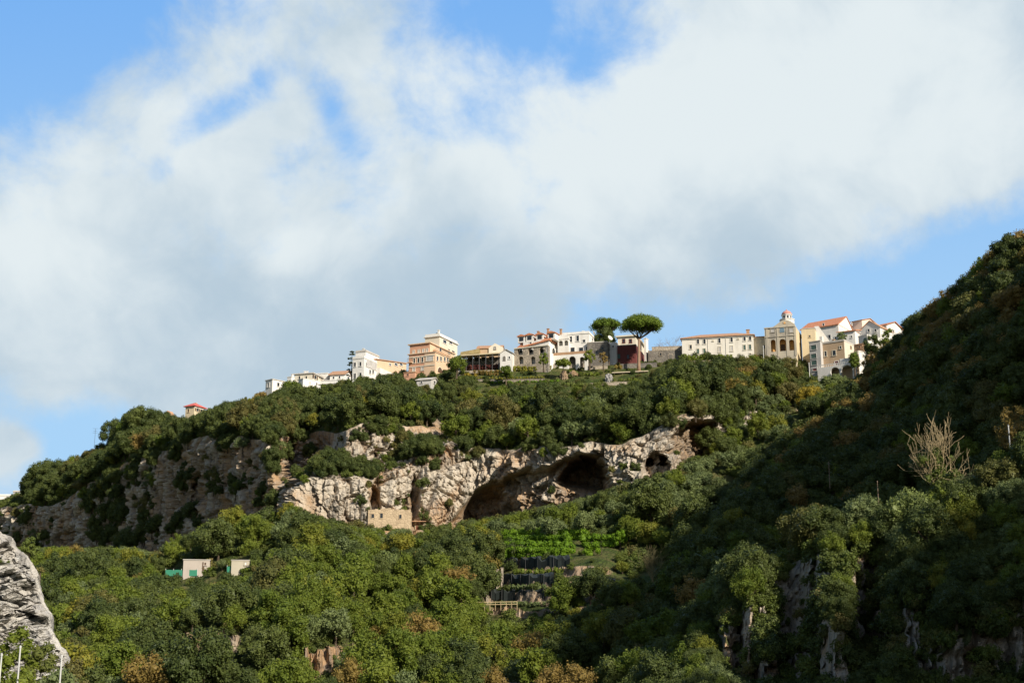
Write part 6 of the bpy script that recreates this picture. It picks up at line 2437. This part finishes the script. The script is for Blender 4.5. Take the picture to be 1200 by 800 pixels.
def umbrella_pine(label, px, ybase, Y, xl, xr, ytop, ybot, ytr, seed, lean=0.0, lobes=46):
    rng = np.random.default_rng(seed)
    P = at(px, ybase, Y)
    k = Y / FPX
    root = empty('umbrella_pine', P, label, 'tree')
    cx = at((xl + xr) / 2, ytop, Y)[0]
    W_ = (xr - xl) / 2 * k * .97
    zt, zb = at(px, ytop, Y)[2], at(px, ybot, Y)[2]
    zf = at(px, ytr, Y)[2]                          # where the trunk forks
    top = np.array([cx, Y, zb + (zt - zb) * .3])
    f = np.array([P[0] + (cx - P[0]) * .25, Y, zf])
    m = MB()
    m.tube([P - np.array([0, 0, 1.5]), P + np.array([0, 0, .1]), (P + f) / 2 + np.array([lean, 0, 0]), f], [.52, .44, .36, .32], 9)
    tr = m.build('trunk', plaster('pine_bark%d' % seed, (.30, .20, .13), (.16, .11, .08), .8), root, smooth=True)
    for j in range(9):
        a = j * 2 * math.pi / 9 + rng.uniform(-.25, .25)
        e = np.array([cx + math.cos(a) * W_ * .62, Y + math.sin(a) * W_ * .55, zb + (zt - zb) * rng.uniform(.12, .35)])
        mid = f + (e - f) * .5 + np.array([0, 0, -.25])
        bm = MB()
        bm.tube([f - np.array([0, 0, .25]), mid, e], [.19, .13, .06], 6)
        for q in range(3):
            s_ = mid + (e - mid) * rng.uniform(.1, .9)
            e2 = s_ + np.array([rng.normal(0, .7), rng.normal(0, .7), rng.uniform(.5, 1.1)])
            bm.tube([s_, e2], [.07, .03], 5)
        bm.build('branch', M_BARK, root)
    L = []
    for j in range(lobes):
        q = math.sqrt((j + .5) / lobes)
        a = j * 2.39996
        r = rng.uniform(.11, .22) * W_ + .15
        x, y = cx + math.cos(a) * q * (W_ - r * .8), Y + math.sin(a) * q * (W_ - r * .8) * .9
        dome = math.sqrt(max(0, 1 - q * q * .92))
        z = zb + (zt - zb) * (.22 + .60 * dome) - r * .25 + rng.normal(0, .22)
        L.append((np.array([x, y, z]) - P, r))
        if q < .8 and j % 2 == 0:
            L.append((np.array([x, y, zb + (zt - zb) * (.25 + .2 * dome)]) - P, r * .85))
    V, Fs, T = leaves(L, rng, 24, .30, .55, .9, .9, (.66, 1.25))
    link('crown', mesh_np('crown', V, Fs, M_PINE, tone=T), root)
    return root


umbrella_pine('tall umbrella pine with a wide flat crown and bare trunk, right one of the pair', 748.5, 428, 353, 724, 780, 369.5, 389.5, 396, 11, lobes=54)
umbrella_pine('umbrella pine with a smaller crown, left one of the pair', 711, 428, 368, 690, 730, 372.5, 388, 395, 12, lobes=42)
tree_at('conifer', 'round dense dark green tree tucked under the smaller umbrella pine', 'tree', 709, 424, 382, 13, M_OAK, Y=366, lob=28, seed=3, z0=.2)

# dark tiered conifer at the white and tan house
P0 = at(411.5, 452, 384)
r0 = empty('conifer', P0, 'dark tiered conifer against the sky left of the white and tan house', 'tree')
H0 = at(411.5, 411, 384)[2] - P0[2]
MB().tube([P0 - np.array([0, 0, 1]), P0 + np.array([0, 0, H0])], [.2, .04], 7).build('trunk', M_BARK, r0)
rg = np.random.default_rng(5)
L0 = []
for t, w in ((.97, .5), (.9, .9), (.78, 1.5), (.66, 1.0), (.60, 1.5), (.46, 1.7), (.40, 1.0), (.30, 1.9)):
    for j in range(7):
        a = j * .9 + t * 7
        L0.append((np.array([math.cos(a) * w * .62, math.sin(a) * w * .62, H0 * t + rg.normal(0, .05)]), .36))
V, Fs, T = leaves(L0, rg, 30, .26, .6, .6, .45)
link('crown', mesh_np('crown', V, Fs, M_OAK, tone=T), r0)


def bare_tree(label, px, py, ytop, half, sheet, seed, twig=M_TWIG, Y=None, name='bare_tree', depth=5, r=.2, ivy=True, fan=.5):
    rng = np.random.default_rng(seed)
    P = at(px, py, Y) if Y else hit(px, py, sheet)
    H = at(px, ytop, P[1])[2] - P[2]
    root = empty(name, P, label, 'tree')
    m = MB()
    m.tube([P - np.array([0, 0, 1]), P + np.array([.05 * H, 0, H * .16]), P + np.array([.02 * H, 0, H * .30])], [r * 1.2, r, r * .85], 8)
    m.build('trunk', twig, root)
    W_ = half * P[1] / FPX
    for j in range(9):
        a = -1 + 2 * (j + .5) / 9
        b = MB()
        d = np.array([a * W_ * 1.15, rng.normal(0, .4) * W_, H * (.62 - .30 * a * a)])
        branches(b, P + np.array([.03 * H, 0, H * rng.uniform(.18, .30)]), d, np.linalg.norm(d) * .46, r * .30, depth - 2, rng, fan * 1.0, .22, (2, 4), .014)
        b.build('branch', twig, root)
    if ivy:
        L = [(np.array([rng.normal(.1, .75) + .03 * H, rng.normal(0, .45), H * t]), rng.uniform(.3, .65)) for t in np.linspace(.10, .62, 26)]
        V, Fs, T = leaves(L, rng, 30, .24, .6, .8)
        link('ivy', mesh_np('ivy', V, Fs, M_SHRUB, tone=T), root)
    return root


bare_tree('pale leafless tree fanning out on the knoll, ivy on its trunk', 1100, 606, 486, 29, T3, 21, Y=127)
bare_tree('small bare tree beside the pale one, leaning right above the knoll', 1122, 600, 534, 13, T3, 22, Y=127, depth=4, r=.12)
bare_tree('slender leafless grey-brown tree standing right of the netted terraces', 763, 693, 638, 13, T1, 23, twig=plaster('olive_twigs', (.20, .17, .08), (.14, .12, .06), .4), depth=5, r=.16, ivy=False, fan=.35)
bare_tree('thin leafless branches against the sky left of the long convent', 788, 412, 393, 22, T1, 24, twig=plaster('grey_twigs', (.24, .20, .17), (.17, .14, .12), .4), Y=372, depth=4, r=.10, ivy=False)
bare_tree('low leafless branches against the sky beside the dark rubble wall', 773, 414, 400, 10, T1, 29, twig=MATS['grey_twigs'], Y=374, depth=4, r=.08, ivy=False)

tree_at('autumn_tree', 'golden yellow tree glowing in the dark gully below the church', 'tree', 951, 487, 453, 19, M_YELLOW, sheet=None, Y=312, lob=16, seed=31)
tree_at('autumn_tree', 'rusty brown tree at the right edge behind the thin post', 'tree', 1194, 560, 474, 20, M_BROWN, Y=127, leaf=.24, dens=20, lob=18, seed=32, z0=.3, core=.45, shell=(.6, 1.15))
tree_at('bushy_tree', 'light green tree in front of the tan stone house terrace', 'tree', 978, 458, 441, 17, M_OLIVE, Y=344, lob=17, seed=33)
tree_at('bushy_tree', 'yellow-green young tree at the right end of the bright vine rows', 'tree', 727, 645, 620, 9, M_VINE, lob=13, seed=34, leaf=.3)
tree_at('bushy_tree', 'brownish green tree in front of the church porch', 'tree', 918, 452, 421, 14, M_DECID, Y=350, lob=16, seed=35)
tree_at('bushy_tree', 'fresh green tree on the garden terrace right of the purple vines', 'tree', 593, 447, 428, 9, M_DECID, Y=352, lob=14, seed=36)
tree_at('bushy_tree', 'bright green tree in front of the white cube house', 'tree', 341, 466, 446, 12, M_DECID, Y=385, lob=15, seed=37)
tree_at('bushy_tree', 'small tree in front of the villa, at the foot of its end wall', 'tree', 637, 432, 412.5, 6, M_DECID, Y=353, lob=11, seed=38, leaf=.3)
tree_at('bushy_tree', 'leafy tree at the corner of the stone house, above the shed roof', 'tree', 691, 430, 409, 6.5, M_DECID, Y=354, lob=12, seed=39, leaf=.3)
tree_at('bushy_tree', 'small tree between the red wall and the stone house', 'tree', 707, 430, 412, 5, M_BROWN, Y=354, lob=11, seed=40, leaf=.3)
tree_at('bushy_tree', 'round green bush between orange house and open veranda', 'tree', 535, 440, 417, 11, M_DECID, Y=356, lob=15, seed=41)
tree_at('bushy_tree', 'green tree on the terrace of the white house with the loggia', 'tree', 660, 432, 420, 9, M_DECID, Y=350, lob=13, seed=42, leaf=.32)
tree_at('bushy_tree', 'dense green tree at the top of the white annex terrace', 'tree', 987, 405, 388, 6, M_OLIVE, Y=376, lob=12, seed=43, leaf=.32)
tree_at('bushy_tree', 'autumn tinted tree on the skyline behind the white cube house', 'tree', 306, 474, 459, 9, M_BROWN, Y=393, lob=13, seed=44)
tree_at('creeper', 'green creeper tumbling over the white terrace of the tan stone house', 'creeper', 1002, 437, 412, 6, M_DECID, Y=345, lob=16, seed=45, leaf=.3, rl=(.4, .6))
tree_at('bushy_tree', 'dense green tree in front of the rightmost white houses', 'tree', 1024, 432, 391, 11, M_OAK, Y=345, lob=16, seed=46)
tree_at('bushy_tree', 'olive green tree hiding the foot of the rightmost house', 'tree', 1043, 425, 384, 9, M_DECID, Y=340, lob=15, seed=47)

# garden terraces between the houses and the wood
hedge('vine_hedge', 'purple-red vines along the top terrace under the open veranda', 'hedge', [(538, 432), (560, 432), (584, 431)], 1.5, .9, M_REDLEAF, seed=1)
hedge('vine_hedge', 'rusty vines on the second terrace below the open veranda', 'hedge', [(556, 439), (572, 440), (588, 439)], 1.1, .8, M_BROWN, seed=2)
hedge('vine_hedge', 'yellowish vine rows in front of the arcaded villa', 'hedge', [(602, 435), (622, 435), (646, 434)], 1.4, .9, M_DECID, seed=3)
hedge('hedge', 'brownish hedge just below the arches of the villa', 'hedge', [(600, 430), (620, 430), (640, 429)], .9, .8, M_SHRUB, seed=4)
hedge('hedge', 'long bright green clipped hedge on the lower garden terrace', 'hedge', [(572, 449), (600, 449), (632, 448), (655, 447)], .8, .7, M_VINE, seed=5)
hedge('hedge', 'green hedge on the terrace wall under the first vines', 'hedge', [(560, 444), (590, 444.5), (640, 443)], .7, .7, M_DECID, seed=6)
hedge('hedge', 'bright green hedge below the beige roofed shelter', 'hedge', [(716, 446), (735, 446), (757, 445)], .8, .7, M_DECID, seed=7)
hedge('hedge', 'green hedge on the terrace edge in front of the long convent', 'hedge', [(800, 423), (830, 422.5), (865, 420), (895, 419)], 1.3, 1.0, M_DECID, seed=8)
hedge('hedge', 'dark green hedge along the foot of the church', 'hedge', [(900, 423), (921, 423), (934, 423), (948, 424)], 1.7, 1.1, M_OAK, seed=9)
hedge('hedge', 'yellow flowering bushes left of the purple vines', 'bush', [(545, 441), (558, 442)], 1.2, 1.2, M_YELLOW, seed=10)
hedge('hedge', 'red-leaved bush in front of the white roofed hut', 'bush', [(486, 440), (494, 440)], .9, .9, M_REDLEAF, seed=11)
hedge('hedge', 'reddish bush between the garden walls below the stone house', 'bush', [(722, 433), (730, 431)], 1.3, 1.2, M_BROWN, seed=12)
hedge('hedge', 'pinkish red bush under the ruin in the cliff', 'bush', [(456, 632), (460, 632)], 1.1, 1.2, M_REDLEAF, seed=13)
hedge('hedge', 'green climbers on the terrace in front of the red house', 'bush', [(667, 437), (690, 441), (704, 440)], 1.0, 1.0, M_DECID, seed=14)
hedge('hedge', 'tall grass-green bushes between the villa and the shelter', 'bush', [(665, 452), (690, 453), (706, 452)], 1.0, 1.1, M_SHRUB, seed=15)


def garden_wall(label, pts, h, mat, name='garden_wall', w=.5, sheet=None, group=None):
    P = [hit(x, y, sheet or T1) for x, y in pts]
    r = empty(name, P[0], label, 'wall', group)
    m, c = MB(), MB()
    rr = random.Random(int(pts[0][0]))
    for a, b in zip(P, P[1:]):
        n = max(1, int(np.linalg.norm(b - a) / 1.6))
        for i in range(n):
            p, q = a + (b - a) * i / n, a + (b - a) * (i + 1) / n
            z = rr.uniform(-.06, .06)
            m.hexa([p + np.array([0, -.1, -1.5]), q + np.array([-.004, -.1, -1.5]), q + np.array([-.004, w, -1.5]), p + np.array([0, w, -1.5]), p + np.array([0, 0, h + z]), q + np.array([-.004, 0, h + z]), q + np.array([-.004, w, h + z]), p + np.array([0, w, h + z])])
            c.hexa([p + np.array([0, -.06, h + z + .003]), q + np.array([-.004, -.06, h + z + .003]), q + np.array([-.004, w + .06, h + z + .003]), p + np.array([0, w + .06, h + z + .003]), p + np.array([0, -.06, h + z + .12]), q + np.array([-.004, -.06, h + z + .12]), q + np.array([-.004, w + .06, h + z + .12]), p + np.array([0, w + .06, h + z + .12])])
    m.build('wall', mat, r)
    c.build('coping', mat, r)
    r['kind'] = 'thing'
    return r


garden_wall('stone terrace wall under the white loggia house', [(646, 431), (668, 431), (690, 430)], .9, M_STONE)
garden_wall('pale terrace wall with flower pots below the stone house', [(688, 433), (712, 432)], .8, M_STONE)
garden_wall('long low wall below the purple vines', [(560, 447), (590, 447.5), (640, 446)], .5, M_STONE)
garden_wall('grey terrace wall right of the reddish bush, under the pines', [(727, 432), (745, 431), (770, 430)], 1.1, M_STONED)
garden_wall('lower garden wall below the beige roofed shelter', [(690, 452), (712, 451), (735, 450)], .6, M_STONE)
garden_wall('terrace wall at the foot of the long convent', [(795, 425.5), (830, 425), (865, 422.5), (897, 421)], .55, M_STONE)
# open shed roof in the garden
gq = empty('garden_shed', hit(700, 429), 'low garden shed with a thin beige sheet roof under the stone house', 'shed')
b0 = hit(690, 430) + np.array([0, -.5, 0])
b1 = hit(715, 429) + np.array([0, -.5, 0])
m = MB().hexa([b0 + np.array([0, 0, 1.5]), b1 + np.array([0, 0, 1.6]), b1 + np.array([0, 2.5, 2.1]), b0 + np.array([0, 2.5, 2.0]), b0 + np.array([0, 0, 1.65]), b1 + np.array([0, 0, 1.75]), b1 + np.array([0, 2.5, 2.25]), b0 + np.array([0, 2.5, 2.15])])
m.build('roof', MATS['beige_sheet'], gq)
for i in range(4):
    q = b0 + (b1 - b0) * (.02 + .94 * i / 3)
    MB().box(q + np.array([0, .1, -1]), q + np.array([.12, .22, 1.52 + .03 * i])).build('post', M_WOOD, gq)


def rock_thing(label, px, py, size, seed, mat, sheet=None, sx=1.0, sz=1.0, name='boulder', group=None):
    P = hit(px, py, sheet)
    v, f = ico(3)
    q = v * np.array([sx, .8, sz]) * size
    q = q * (1 + .28 * fbm(v * 1.6 + seed, 3, seed)[:, None]) + v * (.18 * size * ridged(v * 3 + seed, 3, seed + 1)[:, None])
    w1, w2, wh = worley(v * 2.2 + seed * 3.1, seed)
    q = q * (1 + .16 * wh - .14 * sstep(.2, 0, w2 - w1))[:, None]
    me = mesh_np(name, q, f, mat, rock=np.ones(len(q)))
    o = link(name, me)
    o.location = P + np.array([0, 0, size * sz * .25])
    return tag(o, label, 'boulder', group)


rock_thing('pale upright boulder among the garden terraces, below the loggia house', 661, 443, 1.1, 1, M_TERR, T1, .8, 1.5)
rock_thing('grey boulder beside the beige roofed shelter', 714, 446, 1.0, 2, M_GREYROCK, T1, .9, 1.4)
rock_thing('low pale boulder on the garden slope between the walls', 672, 440, 1.0, 3, M_TERR, T1, 1.2, .9)
rock_thing('long grey boulder in the grass below the garden walls', 703, 461, 1.4, 4, M_GREYROCK, T1, 1.8, .8)
rock_thing('white boulder at the foot of the bare tree on the knoll', 1096, 622, .9, 5, M_GREYROCK, T3, 1.0, 1.1)

# bright vines and black-netted lemon terraces in the valley
for i, pts in enumerate(([(592, 634), (640, 632), (690, 634)], [(593, 641), (640, 639), (668, 640)], [(591, 648), (625, 647), (672, 648)], [(592, 655), (630, 655), (668, 655)], [(684, 641), (705, 640), (722, 642)], [(688, 650), (705, 649)])):
    lab = ['bright green vine row, topmost above the netted terraces', 'bright green vine row, second from the top above the netted terraces', 'bright green vine row, third from the top above the netted terraces', 'bright green vine row resting on the top black net', 'bright green vine row beside the yellow-green young tree', 'short bright green vine row below the young tree'][i]
    hedge('vine_row', lab, 'vine row', pts, 1.6, 1.35, M_VINE, leaf=.36, dens=15, group='vine rows above the netted terraces', seed=40 + i)


def net_terrace(label, pts, h, seed):
    P = [hit(x, y, T1) for x, y in pts]
    r = empty('netted_terrace', P[0], label, 'netted terrace', 'black netted lemon terraces')
    rr = random.Random(seed)
    m = MB()
    U = np.array([0, 0, 1.0])
    for a, b in zip(P, P[1:]):
        n = max(2, int(np.linalg.norm(b - a) / .8))
        hh = [h * rr.uniform(.55, 1.0) if i % 3 else h for i in range(n + 1)]       # sags between the posts
        lo = [rr.choice((0, 0, 0, .25, .5)) for i in range(n + 1)]
        for i in range(n):
            p, q = a + (b - a) * i / n, a + (b - a) * (i + 1) / n
            if rr.random() < .12:
                continue
            p, q = p + np.array([0, rr.uniform(-.15, .15), 0]), q + np.array([0, rr.uniform(-.15, .15), 0])
            m.prism([p + U * lo[i], q + U * lo[i + 1], q + U * hh[i + 1], p + U * hh[i]], (0, .05, 0))
            D_ = np.array([0, 2.6, .25 + rr.uniform(-.2, .2)])
            m.prism([p + U * hh[i], q + U * hh[i + 1], q + D_ + U * h, p + D_ + U * h], (0, 0, .05))
    m.build('net', M_NET, r)
    for a, b in zip(P, P[1:]):
        n = max(2, int(np.linalg.norm(b - a) / 2.4))
        for i in range(n):
            p = a + (b - a) * i / n - np.array([0, .1, 0])
            MB().tube([p - np.array([0, 0, .6]), p + np.array([rr.uniform(-.1, .1), 0, h + .15])], [.045, .04], 6).build('post', M_DKMETAL, r)


net_terrace('black netting over the top lemon terrace, under the vines', [(588, 667), (630, 667), (668, 666)], 2.2, 1)
net_terrace('black netting over the second lemon terrace, beside the stone pillars', [(590, 685), (620, 686), (654, 685)], 1.9, 2)
net_terrace('black netting over the third lemon terrace, above the wooden fence', [(576, 704), (600, 705), (650, 704)], 2.0, 3)
net_terrace('black netting at the right end of the lemon terraces', [(684, 690), (705, 690), (722, 689)], 1.5, 4)
hedge('hedge', 'lemon leaves pushing out under the second black net', 'bush', [(596, 690), (625, 690), (650, 690)], .9, .9, M_OLIVE, seed=50)
hedge('hedge', 'lemon leaves pushing out under the top black net', 'bush', [(600, 672), (640, 672), (662, 671)], .8, .9, M_DECID, seed=51)
hedge('hedge', 'lemon leaves pushing out under the third black net', 'bush', [(584, 709), (615, 710), (640, 709)], .8, .9, M_OLIVE, seed=52)
for i, (x, y, h, lb) in enumerate(((583, 684, 2.4, 'pale stone pillar, left one of the pair by the black nets'), (588.5, 682, 2.4, 'pale stone pillar, right one of the pair by the black nets'), (571, 705, 2.0, 'stone pillar above the left end of the wooden fence'))):
    P = hit(x, y, T1)
    r = empty('stone_pillar', P, lb, 'pillar', 'stone pillars of the lemon terraces')
    r['kind'] = 'thing'
    MB().box(P + np.array([-.2, -.5, -1]), P + np.array([.2, -.1, h])).build('shaft', M_STONE, r)
    MB().box(P + np.array([-.28, -.58, h + .003]), P + np.array([.28, -.02, h + .15])).build('cap', M_STONE, r)
P0, P1 = hit(555, 712, T1), hit(606, 711, T1)
r = empty('wooden_fence', P0, 'pale wooden fence with thin rails below the netted terraces', 'fence')
for i in range(9):
    p = P0 + (P1 - P0) * i / 8
    MB().box(p + np.array([-.05, -.35, -.5]), p + np.array([.05, -.25, 1.0])).build('post', M_TWIG, r)
for z in (.45, .85):
    MB().hexa([P0 + np.array([0, -.42, z]), P1 + np.array([0, -.42, z]), P1 + np.array([0, -.37, z]), P0 + np.array([0, -.37, z]), P0 + np.array([0, -.42, z + .1]), P1 + np.array([0, -.42, z + .1]), P1 + np.array([0, -.37, z + .1]), P0 + np.array([0, -.37, z + .1])]).build('rail', M_TWIG, r)

# roadside wall at the bottom of the valley
garden_wall('low grey roadside wall at the bottom edge of the valley', [(548, 801), (600, 800), (650, 799), (705, 798)], .75, M_STONE, 'roadside_wall')
rd = MB()
ra = [hit(x, 803, T1) for x in (520, 580, 640, 720)]
for a, b in zip(ra, ra[1:]):
    rd.hexa([a + np.array([0, -5, -1.2]), b + np.array([-.004, -5, -1.2]), b + np.array([-.004, .0, -1.2]), a + np.array([0, 0, -1.2]), a + np.array([0, -5, .05]), b + np.array([-.004, -5, .05]), b + np.array([-.004, 0, .05]), a + np.array([0, 0, .05])])
tag(rd.build('road', M_ROAD), kind='structure')


def pole(label, px, ytop, Y, ybase=None, r=.06, mat=M_METAL, cap=True, name='pole', group=None, zb=None, cat='pole'):
    T_ = at(px, ytop, Y)
    z0 = zb if zb is not None else at(px, ybase, Y)[2]
    B = np.array([T_[0], Y, z0])
    o = empty(name, B, label, cat, group)
    MB().tube([B - np.array([0, 0, .8]), T_], [r * 1.1, r], 8).build('shaft', mat, o)
    if cap:
        m = MB().lathe(T_, [(r * 1.05, -.14), (r * 1.4, -.12), (r * 1.4, .02), (r * .6, .07)], 8)
        m.build('cap', mat, o)
    return o, T_


g4 = 'white poles in front of the pale crag'
pole('white pole at the left edge of the picture in front of the crag', 2, 766, 96, zb=-1.2, r=.055, group=g4)
_, ta = pole('white pole carrying a cable, middle one before the crag', 24, 757, 97, zb=-1.2, r=.055, group=g4)
pole('white pole at the right foot of the crag', 72.5, 768, 96, zb=-1.2, r=.055, group=g4)
tl = at(-60, 772, 96)
c = MB()
cp = [ta + (tl - ta) * t - np.array([0, 0, .25 * math.sin(math.pi * t)]) for t in np.linspace(0, 1, 12)]
c.tube(cp, [.012] * 12, 5)
tag(c.build('cable', M_DKMETAL), 'thin dark cable hung from the pole before the crag', 'cable')
pole('thin pale post standing before the rusty tree at the right edge', 1181.5, 498, 126, 548, r=.05)
pole('slim brown pole rising from the dark gully below the church', 905, 520, 300, 580, r=.06, mat=M_WOOD)
pole('short brown post in the shade above the knoll crest', 971, 541, 205, 566, r=.05, mat=M_WOOD)
pole('short pole between the trees on the knoll crest', 1028, 564, 130, 600, r=.035, mat=M_WOOD)
pole('grey lamp post below the yellow wing of the church', 948, 425, 350, 452, r=.09)
pole('grey pole at the right end of the convent terrace', 894.3, 405, 354, 424, r=.07)
# aerial mast on the left ridge
o, t = pole('thin lattice aerial mast on the ridge above the left woods', 112, 502, 486, 545, r=.05, cap=False, name='aerial_mast', mat=M_DKMETAL, cat='mast')
for z, w in ((.0, .9), (-.9, .7), (-1.5, .9)):
    MB().box(t + np.array([-w, -.03, z - .03]), t + np.array([w, .03, z + .03])).build('aerial', M_DKMETAL, o)
rm = House('house', 'low dark roof just showing on the ridge right of the aerial mast', 'house', 124, 106, 127, 527.5, 550, 484, 8, M_STONED, Lb=5)
rm.gable_roof(.7, 'u', mat=M_STONED)
rm.win('L', [(114, 533)], 1.5, 2)

hedge('hedge', 'yellow-green climbing plants in front of the long shed', 'hedge', [(213, 671), (230, 671), (249, 671)], 1.15, 1.1, M_DECID, seed=53)
hedge('hedge', 'yellow-green climbing plants in front of the small pale shed', 'hedge', [(268, 671), (281, 671), (295, 670)], 1.15, 1.1, M_DECID, seed=54)
# bushes at the foot of the crag, lower left
for i, (x, ytop, Y, hw, mt, lb) in enumerate(((10, 733, 101, 26, M_DECID, 'bright green bush at the left edge below the crag'), (42, 752, 102, 24, M_SHRUB, 'dull green bush at the foot of the crag between two white poles'), (-28, 745, 100, 30, M_DECID, 'green bush cut by the left edge of the picture'), (78, 770, 103, 22, M_OAK, 'dark bush beside the right white pole'), (60, 782, 99, 26, M_OLIVE, 'grey-green shrub at the bottom edge by the right white pole'), (20, 785, 98, 26, M_DECID, 'leafy shrub at the bottom left corner'), (104, 778, 106, 22, M_OAK, 'dark shrub right of the crag foot'))):
    tree_at('bush', lb, 'bush', x, 880, ytop, hw, mt, Y=Y, leaf=.22, dens=36, lob=24, seed=60 + i, z0=.05, rl=(.24, .38))
for i, (x, y, hw, mt, lb, hh) in enumerate(((33, 628, 10, M_SHRUB, 'small tree growing behind the crest of the pale crag', 34), (47, 664, 5, M_SHRUB, 'tuft of scrub on the right edge of the crag', 8), (62, 740, 8, M_SHRUB, 'scrubby tuft low on the right side of the crag', 16))):
    tree_at('shrub', lb, 'shrub', x, y + hh, y, hw, mt, Y=113.5, leaf=.2, dens=36, lob=14, seed=80 + i, z0=.1)
scatter_trees()
make_trees()
make_undergrowth()
for o in sc.objects:
    if o.parent is None and 'category' in o and 'kind' not in o:
        o['kind'] = 'thing'
